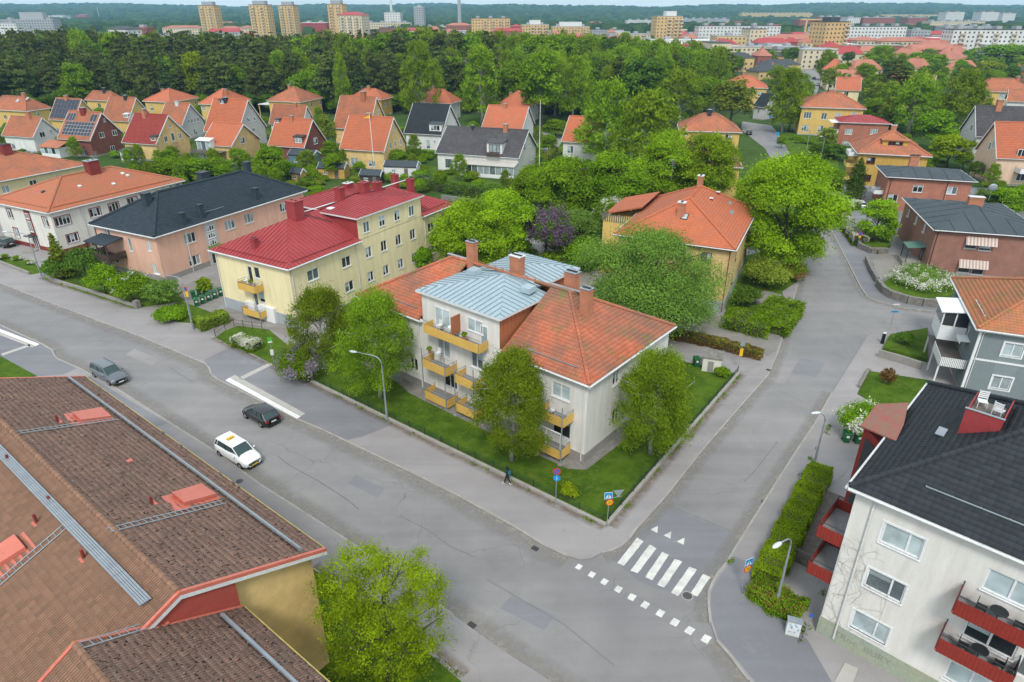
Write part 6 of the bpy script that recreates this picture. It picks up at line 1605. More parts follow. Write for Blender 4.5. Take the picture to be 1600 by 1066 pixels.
ladder(B0,slopept(-25,935,0,True),slopept(102,826,0,True),0.42,parent=rA,lift=0.14);ladder(B0,slopept(122,1014,OFF),slopept(232,980,OFF),0.42,parent=rB,lift=0.14)
for pts,lid in(([(100,648),(160,640),(181,658),(112,668)],[(115,650),(160,642),(176,656),(128,662)]),([(252,778),(316,760),(347,780),(275,801)],[(270,776),(316,762),(340,778),(290,792)])):
    f=slab_at('hatch_flashing',pts,0.06,M_CORAL,rA);slab_at('hatch_lid',lid,0.22,M_CORAL,f,base=0.10)
f=slab_at('hatch_flashing',[(-30,880),(38,832),(58,858),(-15,925)],0.06,M_CORAL,rA,rear=True);slab_at('hatch_lid',[(-40,885),(25,842),(42,862),(-25,905)],0.22,M_CORAL,f,rear=True,base=0.1)
slab_at('coral_tile',[(197,722),(205,718),(209,722),(201,725)],0.05,M_CORAL,rA,base=0.06)
for(u,v,oy,rear,h)in((91,660,0,False,.55),(238,788,0,False,.55),(58,818,0,True,.6),(132,874,0,True,.6),(254,974,OFF,False,.6),(14,722,0,True,.5),(78,785,0,True,.4)):
    p=slopept(u,v,oy,rear);b=MB();b.tube([p,p+Vector((0,0,h))],0.075,M_REDTRIM,8);b.box(p.x-.25,p.y-.2,p.z,p.x+.25,p.y+.2,p.z+.05,M_CORAL);b.build('vent_pipe',rA)
for x in(2,6,10,14,18,22,26):
    for z in(2.0,4.8,7.4):window(B0.root,x,0.5,z,0,1.4,1.4,recess=0.0)

# ================================================================== THE ROWS OF SMALL HOUSES
def house(name,label,A,Bu,Cu,ze,ang,wall,tm,under,apex=None,kind='gable',wins=(),swins=(),chim=(),tw=0.45,rise=None,frame=None,plinth=0.4,trim=None,seam=None,z_a=None,cat='house',pots=0,backs=True,W=None,L=None):
    """A = pixel of the eave corner shared by the front and the visible side; Bu, Cu = pixel columns of the other ends"""
    a=at(A[0],A[1],ze);ex=Vector((math.cos(R(ang)),math.sin(R(ang)),0));ey=Vector((-ex.y,ex.x,0))
    def solve(d,u):
        k=(u-CX)/F_PX;c0=CAMH-ze
        # a.x + t d.x = k (( a.y + t d.y) CP + c0 SP)
        return(k*(a.y*CP+c0*SP)-a.x)/(d.x-k*d.y*CP)
    near='s1' if Bu<A[0]else 's0'
    Ln=L or abs(solve(-ex if near=='s1' else ex,Bu));Wd=W or abs(solve(ey,Cu))
    Ln=min(max(Ln,5),26);Wd=min(max(Wd,5),16)
    o=a-ex*Ln if near=='s1' else a
    B=Bld(name,label,cat,(o.x,o.y),ang,Ln,Wd,ze,0.4)
    for w in wins:B.win('f',w[0],w[1],w[2],w[3],**(w[4]if len(w)>4 else{}))
    for w in swins:B.win(near,w[0],w[1],w[2],w[3],flush=True,**(w[4]if len(w)>4 else{}))
    if backs:
        far='s0' if near=='s1' else 's1'
        for x in(Ln*.3,Ln*.7):B.winm('b',x,min(ze-1.2,1.7),1.2,1.2)
        B.winm(far,Wd*.5,min(ze-1.2,1.7),1.2,1.2)
    if frame:
        for w in B.wins:w[5].setdefault('frame',frame)
    if rise is None and apex is not None:
        xx=Ln if near=='s1' else 0
        rise=(B.rz(xx,Wd/2,apex)-ze)if kind=='gable' else(B.rz(Ln/2,Wd/2,apex)-ze)
    rise=min(max(rise,1.0),Wd*0.75)
    B.walls(wall,plinth,gable=(rise-0.12,'x',Wd/2)if kind=='gable' else None)
    if kind=='gable':B.gable(rise,tm,under,tw,0.42,trim=trim,seam=seam)
    else:B.hip(rise,tm,under,tw,0.42,trim=trim,seam=seam,caps=True)
    for(u,v,h,sx,sy,*m)in chim:
        best=min((abs(CX+F_PX*q.x/(q.y*CP-(q.z-CAMH)*SP)-u),xx)for xx in[Ln*i/60 for i in range(3,58)]for q in[B.w(xx,Wd*.46,ze+rise)])[1]
        x,y=best,Wd*.46;zs=B.zr(x,y,0)if kind=='gable' else min(B.zr(x,y,i)for i in range(4))
        B.chimney(x,y,zs-0.8,zs+0.3+h*.75,sx*.85,sy,mat=m[0]if m else M_CHBRICK,cap=M_STEEL,pots=pots)
    return B
def y1(x,y):return(x/4,y/4)
def y2(x,y):return(400+x/4,y/4)
def y3(x,y):return(800+x/4,y/4)
AN=-18
K={}
K[1]=house('hip_roof_villa','yellow villa with two skylights in its orange hip roof at the far left',(41,174),-25,80,6.0,AN,P_YEL2,T_ORO,U_OR,151,'hip',[(8,183,1.3,1.3)],[(59,178,1.2,1.3)],[(38,152,1.8,1.2,.8)])
plate_on(K[1],12,3.2,0,0.9,1.2,.1,M_GL[3],'skylight');plate_on(K[1],15.5,4.0,0,0.9,1.2,.1,M_GL[3],'skylight')
K[2]=house('hip_roof_villa','small yellow villa with grey chimney behind the solar panel house',(176,158),132,192,6.0,AN,P_YEL2,T_ORO,U_OR,143,'hip',[(155,165,1.4,1.5)],[],[(163,143,1.6,1.4,.9,M_DSTEEL)])
K[3]=house('hip_roof_villa','yellow villa with clean bright orange hip roof second from the left by the wood',(265,160),223,310,6.0,AN,P_YEL2,T_ORB2,U_OR,139,'hip',[(237,169,1.3,1.6)],[(306,160,1.2,1.3)],[(254,141,1.4,1.2,.8)])
K[4]=house('hip_roof_villa','yellow villa with coral hip roof behind the tall grey gable',(345,164),310,403,6.0,AN,P_YEL2,T_ORB2,U_OR,139,'hip',[(318,169,1.5,1.6)],[],[(352,140,1.6,1.4,.9)])
K[5]=house('hip_roof_villa','yellow villa with white canopy at its left end near the wood',(469,160),417,504,6.0,AN,P_YEL2,T_ORO,U_OR,136,'hip',[],[(486,163,1.2,1.5),(500,160,1.2,1.5)],[(452,137,1.6,1.0,.8)])
K[6]=house('hip_roof_villa','ochre villa with orange hip roof behind the broad yellow gable house',(596,156),545,614,6.0,AN,P_OCH,T_ORB2,U_OR,139,'hip',[],[(602,164,1.1,1.4),(609,162,1.1,1.4),(610,179,1.1,1.4)],[(576,137,1.4,1.2,.8)])
K[7]=house('hip_roof_villa','white villa with orange hip roof rising behind the black roofed house',(705,162),646,721,6.0,AN,P_WHW,T_ORB2,U_OR,140,'hip',[],[(716,163,1.1,1.3),(716,180,1.1,1.3)],[(677,141,1.4,1.2,.8)])
K[8]=house('hip_roof_villa','white villa with orange hip roof nearest the tall white flagpole',(825,167),775,844,6.0,AN,P_WHW,T_ORB2,U_OR,142,'hip',[],[(839,181,1.1,1.4),(834,168,1.1,1.4)],[(798,144,1.4,1.2,.8)])
M={}
M[1]=house('gable_house','yellow gable house whose whole front roof is dark solar panels',(116,189),76,155,4.2,AN,P_YEL2,T_ORO,U_OR,155,'gable',[],[(139,176,1.2,1.1)],[(104,156,1.5,1.2,.8)])
M[2]=house('gable_house','yellow gable house with orange roof right of the solar panel houses',(200,190),158,240,4.2,AN,P_YEL2,T_ORO,U_OR,153,'gable',[],[(217,166,.6,.6)],[(196,151,1.2,1.2,.8,M_DSTEEL)])
M[3]=house('gable_house','light grey gable house with orange roof and a row of four windows',(284,196),246,321,4.6,AN,P_GREYW,T_ORO,U_OR,162,'gable',[],[(295,190,.9,1.2),(299.5,189,.9,1.2),(304,188,.9,1.2),(309,186.5,.9,1.2),(305,206,1.2,1.8),(298,172,.6,.6)],[(277,160,1.0,1.2,.8,M_OFFW)])
M[4]=house('gable_house','light grey gable house with very steep orange roof behind the terrace house',(372,208),318,417,5.0,AN,P_GREYW,T_ORB,U_OR,156,'gable',[],[(388,187,1.1,1.1),(398,185,1.1,1.1),(396,203,1.1,1.1),(390,170,.6,.6)],[(352,186,1.0,1.4,.9,M_DSTEEL)])
M[5]=house('gable_house','white gable house with pale orange roof behind the brown red gable',(473,196),420,493,4.6,AN,P_WHW,T_ORO,U_OR,164,'gable',[],[(485,178,.8,1.3)],[(462,163,1.2,.9,.8)])
M[6]=house('gable_house','broad yellow gable house with tall pinkish chimney and faded orange roof',(577,203),520,607,4.6,AN,P_YEL,T_ORO,U_OR,152,'gable',[],[(592,175,.8,1.0)],[(568,165,2.4,1.6,1.2,M_RUST)])
M[7]=house('gable_house','white gable house with steep plain black roof and front dormer',(690,211),631,720,4.6,AN,P_WHW,T_BLK,U_DK,164,'gable',[(648,222,1.4,1.6),(669,226,1.2,2.3,dict(panes=1,glass=0)),(679,222,.7,.7,dict(panes=1))],[(713,190,1.0,1.2)],[])
M[8]=house('gable_house','white gable house with wide orange roof beside the flagpole',(816,203),752,836,4.6,AN,P_WHW,T_ORB2,U_OR,167,'gable',[],[(826,190,1.0,1.2)],[(790,196,1.0,1.0,.8)])
H={}
H[1]=house('gable_house','white gable house with large brick chimney leftmost of the front row',(51,215),2,95,4.2,AN,P_WHW,T_ORO,U_OR,184,'gable',[(20,229,1.7,1.5,dict(panes=3))],[(66,210.5,1.6,1.4),(79,205,.7,.8),(90,204,.9,1.2)],[(45,181,2.0,1.4,1.0)])
H[2]=house('gable_house','dark red brick gable house with solar panels in rows on its orange roof',(140,220),89,195,4.4,AN,P_DRB,T_ORO,U_OR,176,'gable',[(131,238,1.7,1.6)],[(159,211,1.5,1.4),(179,207.5,1.5,1.4),(176,232,1.4,1.4),(163,188,.7,.9)],[(130,175,1.7,1.7,1.0,M_REDTRIM)])
H[3]=house('gable_house','yellow gable house with dark red roof, small balcony and glazed porch',(243,226),190,298,4.4,AN,P_YEL,T_RED,U_BR,180,'gable',[(209,238,1.4,1.2)],[(259,217.5,1.1,1.5),(270,214,1.1,2.0,dict(panes=1)),(281,212.5,1.1,1.5),(274,235,.9,.7),(265.5,197,.7,.7)],[(226,181,2.0,1.1,1.0)])
H[4]=house('gable_house','yellow gable house with roofed terrace and low orange roof front',(361,229),313,408,4.4,AN,P_YEL,T_ORB,U_OR,196,'gable',[],[(379,219.5,1.5,1.5),(379,244,1.2,1.6)],[],rise=4.6)
H[5]=house('gable_house','brown red brick gable house with bright orange roof and dark dormers',(475,231),418,511,4.2,AN,P_DRB,T_ORB,U_OR,187,'gable',[],[(493,220,1.7,1.6)],[(456,186,1.2,1.0,.8)])
H[6]=house('gable_house','yellow brick gable house with bright orange roof behind the white flagpole',(600,237),530,636,4.8,AN,P_YBR,T_ORB,U_OR,184,'gable',[(607-53,253,2.2,1.9),(581,256,1.9,1.4,dict(glass=2))],[(610,227.5,.9,1.5),(617.5,225,.9,1.5),(625.5,222,.9,1.5),(616,201,.8,.8)],[(576,189,1.4,1.4,1.0)])
H[7]=house('sunroom_house','long white house with dark grey roof, balcony dormer and glazed sunroom',(811,247),680,840,4.4,AN,P_WHW,T_DGR,U_DK,204,'gable',[(701,255,1.7,1.9,dict(frame=M_DSTEEL,glass=2))],[(820,230,1.1,1.5),(829,224,1.1,1.5),(832,245,1.1,1.5)],[(790,197,1.8,1.2,.9),(739,198,1.0,.6,.6,M_DSTEEL)])
H[8]=house('gable_house','white house with orange roof half hidden behind the big birches',(935,224),877,965,5.6,AN,P_WHW,T_ORB,U_OR,None,'gable',[(891,234,1.6,1.8,dict(glass=2))],[],[],rise=5.0)
# dormers, porches, panels of those houses
def dormer(B,u,v,w,h,d,wall,rm,frame=None,flat=True,wn=2,glass=0,k=0):
    p=B.px(u,v,B.ze+2.4);x=min(max(p.x,w/2+.3),B.L-w/2-.3);y=min(max(p.y,0.7),B.W/2-1.0);z=B.zr(x,y,0);b=MB()
    b.box(x-w/2,y,z-.5,x+w/2,y+d,z+h,wall);dm=b.build('dormer',B.roof)
    b=MB();b.hexa([(x-w/2-.2,y-.25,z+h),(x+w/2+.2,y-.25,z+h),(x+w/2+.2,y+d,z+h+.1),(x-w/2-.2,y+d,z+h+.1),(x-w/2-.2,y-.25,z+h+.1),(x+w/2+.2,y-.25,z+h+.1),(x+w/2+.2,y+d,z+h+.5),(x-w/2-.2,y+d,z+h+.5)],rm);b.build('dormer_roof',dm)
    window(dm,x,y,z+h*.5,0,w*.75,h*.75,panes=wn,recess=0.0,frame=frame,glass=glass);return x,y,z,dm
dormer(H[3],219,214,1.6,1.0,2.0,P_YEL,M_DSTEEL);dormer(H[5],441,221,2.6,1.6,2.6,P_DRB,M_DSTEEL,glass=1);dormer(H[5],446,190,1.2,.9,1.6,P_DRB,M_DSTEEL);dormer(M[2],178,180,1.7,1.1,2.0,P_WHW,M_OFFW,glass=1)
dormer(M[4],353,187,1.6,1.0,1.6,M_DSTEEL,M_DSTEEL);dormer(M[7],661,203,3.6,1.9,3.0,P_WHW,M_FELT,wn=3)
x,y,z,dm=dormer(H[7],748,240,3.8,2.4,3.6,P_WHW,T_DGR,frame=M_DSTEEL,glass=1,wn=3)
for(q)in[dm.children[0].data]:
    setrnd(q)
b=MB();b.box(x-1.6,y-1.2,z-.4,x+1.6,y-.01,z-.25,M_WOOD);bb=b.build('dormer_balcony',dm)
for i in range(22):b=MB();b.box(x-1.6+i*.146,y-1.23,z-.5,x-1.49+i*.146,y-1.2,z+.55,M_DWOOD);b.build('plank',bb)
def porch(B,x0,x1,d,h,rm,n,frame=M_WHITE,rise=.5,name='sunroom',y0=None,base=1.0):
    y0=B.ov if y0 is None else y0;b=MB();b.box(x0,y0-d,0,x1,y0-.01,base,frame);
    for i in range(n+1):x=x0+(x1-x0)*i/n;b.box(x-.06,y0-d-.01,base,x+.06,y0-d+.08,h,frame)
    b.box(x0,y0-d,h-.12,x1,y0-d+.08,h,frame);b.box(x0-.02,y0-d,base,x0+.08,y0-.01,h,frame);b.box(x1-.08,y0-d,base,x1+.02,y0-.01,h,frame);s=b.build(name,B.root)
    for i in range(n):x=x0+(x1-x0)*i/n;q=MB();q.box(x+.07,y0-d+.01,base,x0+(x1-x0)*(i+1)/n-.07,y0-d+.03,h-.12,rnd.choice(M_GL));q.build('pane',s)
    q=MB();q.hexa([(x0-.25,y0-d-.3,h),(x1+.25,y0-d-.3,h),(x1+.25,y0-.01,h+rise),(x0-.25,y0-.01,h+rise),(x0-.25,y0-d-.3,h+.1),(x1+.25,y0-d-.3,h+.1),(x1+.25,y0-.01,h+rise+.1),(x0-.25,y0-.01,h+rise+.1)],rm);ro=q.build('sunroom_roof',s)
    if rm in(T_DGR,T_ORO):setrnd(ro.data)
    return s
porch(H[7],7.5,20.8,3.4,2.8,pm('polycarbonate_sheet',(0.50,0.48,0.43),(0.42,0.39,0.34),1.2,0.4),9,base=.85)
porch(H[3],1.2,5.4,2.8,2.7,M_FELT,4);porch(H[2],-3.0,3.4,3.6,2.6,T_ORO,5,rise=1.2);porch(H[4],0.2,4.2,1.8,5.6,M_OFFW,3,frame=M_WHITE,base=3.4)
b=MB();b.box(-.5,-3.4,2.9,7.4,0.39,3.1,M_WOOD);dk=b.build('terrace',H[4].root)
for i in range(34):b=MB();b.box(-.5+i*.235,-3.44,2.9,-.32+i*.235,-3.4,3.9,M_WOOD);b.build('plank',dk)
for x in(-.4,3.5,7.2):b=MB();b.box(x,-3.3,0,x+.15,-3.15,2.9,M_DWOOD);b.build('post',dk)
def solar(B,nx,ny,x0,x1,v0,v1,mat=M_SOLAR):
    P,eu,ev,l,t0,t1,Hh=B.slopes[0];n=eu.cross(ev);n=n if n.z>0 else-n
    for i in range(nx):
        for j in range(ny):
            a=x0+(x1-x0)*i/nx+.03;c=x0+(x1-x0)*(i+1)/nx-.03;d=v0+(v1-v0)*j/ny+.03;e=v0+(v1-v0)*(j+1)/ny-.03
            q=[P+eu*a+ev*d,P+eu*c+ev*d,P+eu*c+ev*e,P+eu*a+ev*e];m=MB();m.hexa([p+n*.12 for p in q]+[p+n*.16 for p in q],M_OFFW);k_=.035 if mat is M_SOLAR and ny!=4 or nx==9 else .012;q=[q[0]+(eu+ev)*k_,q[1]+(ev-eu)*k_,q[2]-(eu+ev)*k_,q[3]+(eu-ev)*k_];m.hexa([p+n*.13 for p in q]+[p+n*.18 for p in q],mat)
            m.build('solar_panel',B.roof)
Hs=H[2].slopes[0][6];solar(H[2],9,4,1.0,H[2].L-.5,1.2,Hs*.62);solar(H[2],3,1,.6,3.3,Hs*.65,Hs*.92);solar(H[2],2,1,H[2].L-2.6,H[2].L-.5,Hs*.65,Hs*.92);Hs=M[1].slopes[0][6];solar(M[1],7,4,.4,M[1].L-.4,.5,Hs-.4)
p=H[3].place('s1',H[3].W*.47,2.9)[0];b=MB();b.box(p[0],p[1]-1.1,2.7,p[0]+1.0,p[1]+1.1,2.85,M_BALCG)
for i in range(9):b.box(p[0]+.97,p[1]-1.1+i*.27,2.85,p[0]+1.0,p[1]-1.07+i*.27,3.8,M_DSTEEL)
b.box(p[0]+.96,p[1]-1.1,3.8,p[0]+1.01,p[1]+1.1,3.85,M_DSTEEL);b.build('balcony',H[3].root)
k5=K[5];b=MB();b.box(-5.0,1.0,4.4,0.39,8.0,4.6,M_OFFW);cn=b.build('canopy',k5.root)
for(x,y)in((-4.8,1.2),(-4.8,7.8)):b=MB();b.box(x,y,0,x+.25,y+.25,4.4,P_YEL2);b.build('post',cn)
# sheds
def shed(label,u,v,ang,L,W_,h,wall,rm,rise=1.0,name='shed'):
    p=at(u,v);B=Bld(name,label,'shed',(p.x,p.y),ang,L,W_,h,.15);B.winm('f',L*.3,h*.55,1.0,.7);B.walls(wall,0,gable=(rise-.08,'x',W_/2))
    B.gable(rise,rm,U_DK,seam=0.5 if rm is M_FELT else None,gut=False)
    b=MB();b.box(L*.62,.1,.1,L*.62+.9,.15,2.0,M_WOOD);b.build('door',B.root);return B
shed('ochre garden shed with dark felt roof left of the yellow brick house',497,279,-5,6.5,4.2,2.4,P_OCH,M_FELT)
shed('tiny yellow garden shed with dark roof near the small green tree',455,285,-20,2.8,2.4,2.1,P_OCH,M_FELT)
shed('low white shed with dark grey roof beneath the flagpole garden',600,276,-8,8.0,4.0,2.4,P_WHW,M_FELT)
shed('small dark roofed shed in front of the yellow brick house',562,287,-10,5.0,3.4,1.9,M_DWOOD,M_FELT)
shed('blue wooden shed behind the brown red gable house',452,262,-15,7.0,4.0,3.2,pm('blue_boards',(0.10,0.19,0.25)),M_FELT)
# more houses on the right
X={}
X[1]=house('hidden_yellow_house','yellow house with weathered orange hip roof behind the lime green maples',(1128+31,207),1062,1165,7.0,-10,P_YEL2,T_ORO,U_OR,178,'hip',[(1138,215,1.6,1.6),(1070,207,1.6,1.6)],[],[(1109,172,1.5,1.2,.9,M_DSTEEL)],W=12)
X[2]=house('hidden_yellow_house','deep yellow house with mossy roof corner right behind the maples',(1160,262),1022,1170,6.5,-12,P_YEL2,tilem('moss_grey_tiles',(0.42,0.15,0.09),(0.36,0.13,0.08),(0.2,0.15,0.1),(0.15,0.14,0.09),.9),U_OR,222,'hip',[(1134,282,2.0,1.9,dict(glass=2))],[],[],W=10)
X[3]=house('yellow_villa','yellow villa with clean orange hip roof above the far street bend',(1200,138),1128,1210,8.0,-16,P_YEL2,T_ORB2,U_OR,119,'hip',[(1171,145,1.8,1.8),(1188,147,1.8,1.8)],[],[(1162,120,2.2,1.0,1.0)],W=13)
X[4]=house('white_cottage','white cottage with black roof beside the far street bend',(1196,168),1178,1215,4.5,-50,P_GREYW,T_BLK,U_DK,148,'gable',[(1184,174,1.2,1.4)],[],[],W=9)
X[5]=house('grey_gable_house','tall light grey house with steep dark grey roof and brick chimney at the right',(1525,213),1640,1500,7.0,-14,P_GREYW,T_DGR,U_DK,None,'gable',[(1541,190+35,1.2,1.4)],[(1518,200,1.2,1.6),(1511,203,1.2,1.6)],[(1560,172,2.4,1.5,1.2)],rise=6.5,W=12,z_a=1)
X[6]=house('peach_house','peach rendered house with steep orange roof and white balcony at the right edge',(1557,247),1680,1530,6.0,-10,P_PEACH,T_ORB,U_OR,None,'gable',[(1596,275,1.8,2.2,dict(glass=0)),(1596,240,1.6,1.8,dict(glass=0))],[(1546,228,1.1,1.7),(1553,226,1.1,1.7)],[],rise=6.8,W=11)
X[6].balcony('f',None,None,2.4,1.1,mat=M_WHITE,sp=(4.6,10.5,3.2),wavy=False)
X[7]=house('cream_gable_house','cream gabled house with balcony among the birches',(1452,152),1430,1490,6.0,-35,P_CREAM,T_ORO,U_OR,None,'gable',[],[(1473,152,2.0,1.4),(1467,168,1.2,1.6)],[],rise=7.0,W=15,L=16)
X[8]=house('twin_gable_house','cream house with orange hip roof and tall brick chimney right of the yellow villa',(1345,142),1305,1362,7.0,-20,P_CREAM,T_ORB2,U_OR,122,'gable',[(1322,147,1.6,1.6)],[],[(1322,120,1.5,1.2,.9)],W=12)
X[9]=house('long_yellow_block','long low yellow block with one continuous orange roof at the right',(1530,143),1620,1520,7.0,-8,P_YEL2,T_ORO,U_OR,None,'hip',[(1529,149,1.6,1.8),(1543,149,1.6,1.8),(1568,150,3.2,1.8,dict(panes=4)),(1590,151,1.8,1.8)],[],[(1590,122,2.0,1.0,1.4)],rise=4.2,W=13)
X[10]=house('orange_hip_house','cream house with crisp orange hip roof and white dormer beside the city tower',(1318,110),1285,1328,8.0,-25,P_CREAM,T_ORB2,U_OR,92,'hip',[(1292,118,1.4,1.6),(1303,119,1.4,1.6)],[],[(1312,93,1.5,1.5,1.2)],W=14)
X[11]=house('low_orange_annexe','low cream building with flat orange roof in front of the long yellow block',(1545,164),1515,1550,4.0,-10,P_CREAM,T_ORB2,U_OR,None,'gable',[],[],[],rise=2.0,W=7)
X[12]=house('white_dormer_house','white house with orange roof and dormer behind the dark grey roof',(1573,158),1640,1565,6.0,-30,P_WHW,T_ORO,U_OR,None,'gable',[],[],[],rise=3.5,W=10)

# ================================================================== CITY BEYOND THE WOOD
def zcol(x,y,z,v):return zat(x,y,v)
C_YB=brickm('tower_yellow_brick',(0.60,0.41,0.17),(0.55,0.36,0.15),(0.5,0.38,0.2),2.0,0.6,0.02);C_WH=pm('tower_white',(0.66,0.66,0.63));C_CR=pm('tower_cream',(0.64,0.55,0.38));C_RB=pm('far_red_brick',(0.30,0.10,0.075));C_GR=pm('far_grey',(0.36,0.37,0.38))
C_DK=pm('far_dark_roof',(0.06,0.065,0.07));C_OR=pm('far_orange_roof',(0.44,0.17,0.11),(0.33,0.13,0.09),0.08);C_WIN=pm('far_window',(0.055,0.065,0.075),None,1,0.3);C_RED=pm('far_red_roof',(0.40,0.06,0.06));C_BR=pm('far_brown_side',(0.36,0.24,0.15));C_YW=pm('far_yellow_wall',(0.62,0.45,0.20));C_BAL=pm('far_balcony',(0.60,0.52,0.38))
def block(name,label,u0,u1,vtop,y,zb=0.0,dep=14,wall=C_CR,roof=C_DK,ang=0.0,storeys=None,bay=3.4,side=None,bal=None,cap=None,cat='building',hip=0.0,ztop=None):
    """city block whose front runs from column u0 to u1 with its top at row vtop, y metres away"""
    z=zat(0,y,vtop)if ztop is None else ztop;z=max(z,4.0);x0,x1=xat(u0,y,z),xat(u1,y,z);L=(x1-x0)/max(math.cos(R(ang)),.3)
    t=thing(name,label,cat,(x0,y,0),R(ang));b=MB();n=storeys or max(1,int(z/3.0));fh=(z-.6)/n
    b.box(0,0,-.3,L,dep,z,wall)
    if side:b.box(-.03,0.02,-.3,L+.03,dep-.02,z-.05,side)
    b.build('walls',t);b=MB()
    if hip:b.prism([(-.5,-.5,z),(L+.5,-.5,z),(L+.5,dep+.5,z),(-.5,dep+.5,z)],(0,0,.3),roof);b.hexa([(-.5,-.5,z+.3),(L+.5,-.5,z+.3),(L+.5,dep+.5,z+.3),(-.5,dep+.5,z+.3),(dep*.35,dep*.5-.1,z+hip),(L-dep*.35,dep*.5-.1,z+hip),(L-dep*.35,dep*.5+.1,z+hip),(dep*.35,dep*.5+.1,z+hip)],roof)
    else:
        b.box(-.2,-.2,z,L+.2,dep+.2,z+.5,roof)
        for i in range(max(1,int(L/14))):a=(i+.5)*L/max(1,int(L/14));b.box(a-2,dep*.3,z+.5,a+2,dep*.7,z+2.6,C_GR)
    b.build('roof',t)
    b=MB();nb=max(1,int(L/bay));bs=L/nb
    for i in range(nb):
        for k in range(n):b.box((i+.5)*bs-.65,-.06,.3+k*fh+.9,(i+.5)*bs+.65,.1,.3+k*fh+2.2,C_WIN)
    nd=max(1,int(dep/4))
    for i in range(nd):
        for k in range(n):
            for xx in(-.06,L-.04):b.box(xx,(i+.5)*dep/nd-.6,.3+k*fh+.9,xx+.1,(i+.5)*dep/nd+.6,.3+k*fh+2.2,C_WIN)
    o=b.build('windows',t);o['kind']='stuff'
    if bal:
        b=MB()
        for i in bal:
            for k in range(n):b.box(i*L-2.0,-1.5,.3+k*fh+.1,i*L+2.0,-.02,.3+k*fh+1.15,C_BAL)
        o=b.build('balconies',t);o['kind']='stuff'
    if cap:b=MB();b.box(L*cap[0],dep*.25,z+.5,L*cap[1],dep*.75,z+cap[2],cap[3]);b.build('roof_house',t)
    return t
tw=dict(dep=13,wall=C_YB,roof=C_DK,bay=4.2,bal=(.22,.72))
for i,(u0,u1,v,y,l)in enumerate(((309,336,9,930,'yellow brick tower block leftmost on the skyline with glazed roof storey'),(388,418,8,880,'tallest looking yellow tower block second from the left on the skyline'),(434,459,9,950,'narrow yellow tower block third from the left on the skyline'),(511,535,7,900,'yellow tower block directly behind the cream red roofed block'))):
    block('tower_block',l,u0,u1,v,y,ang=-14,cap=(.15,.85,4.5,C_GR),**tw)
block('tower_block','cream tower block with red roof beside the fourth yellow tower',527,566,24,860,dep=22,wall=C_CR,roof=C_RED,ang=-12,bal=(.2,.5,.8),hip=3.5)
block('slab_block','yellow and brown balcony slab left of the two low tower blocks',737,797,29,900,dep=16,wall=C_YB,roof=C_DK,ang=6,bal=(.35,.55,.75,.93))
block('slab_block','low yellow brown block with white roof dome beyond the birches',816,858,39,880,dep=16,wall=C_YB,roof=C_GR,ang=6,bal=(.4,.65,.9),cap=(.3,.7,5,C_WH))
block('slab_block','low yellow brown block with two grey roof domes',864,922,42,860,dep=16,wall=C_YB,roof=C_GR,ang=6,bal=(.35,.6,.85),cap=(.2,.8,5,C_WH))
block('tower_block','tall yellow brown tower with antennas in the middle of the city',1027,1068,26,760,dep=22,wall=C_YB,roof=C_GR,ang=4,bal=(.5,.75,.95),cap=(.4,.8,5,C_WH))
block('tower_block','yellow tower block with dark roof above the orange row houses',1293,1334,35,560,dep=20,wall=C_YB,roof=C_DK,ang=14,bal=(.9,),cap=(.3,.7,3.5,C_DK))
block('office_block','long white office slab with dark roof right of the middle tower',1093,1222,41,720,dep=16,wall=C_WH,roof=C_DK,ang=2)
block('office_block','cream stepped block in front of the long white office slab',1173,1200,46,640,dep=18,wall=C_CR,roof=C_DK,ang=8)
block('low_block','yellow four storey block with small flat roof amid the city roofs',1121,1168,57,600,dep=16,wall=C_YW,roof=C_GR,ang=6)
block('office_block','long white slab with dark roof and blue stair glazing behind the yellow tower',1276,1425,42,690,dep=16,wall=C_WH,roof=C_DK,ang=5)
block('balcony_slab','big white slab with yellow balconies at the right edge',1491,1640,47,560,dep=16,wall=C_WH,roof=C_DK,ang=-2,bal=(.1,.28,.45,.63,.82))
block('hospital_block','pale stepped hospital block on the far left skyline',0,78,31,980,dep=20,wall=C_GR,roof=C_GR,ang=4,cap=(.35,.8,9,C_GR));block('low_block','white wing in front of the pale stepped hospital block',-20,24,37,930,dep=14,wall=C_WH,roof=C_GR)
block('wood_edge_block','white block with balconies in the gap of the wood',168,207,46,620,dep=14,wall=C_WH,roof=C_DK,ang=-25,bal=(.2,.6),hip=2.5);block('wood_edge_block','red brick block beside the white block in the gap of the wood',207,228,44,640,dep=16,wall=C_RB,roof=C_RB)
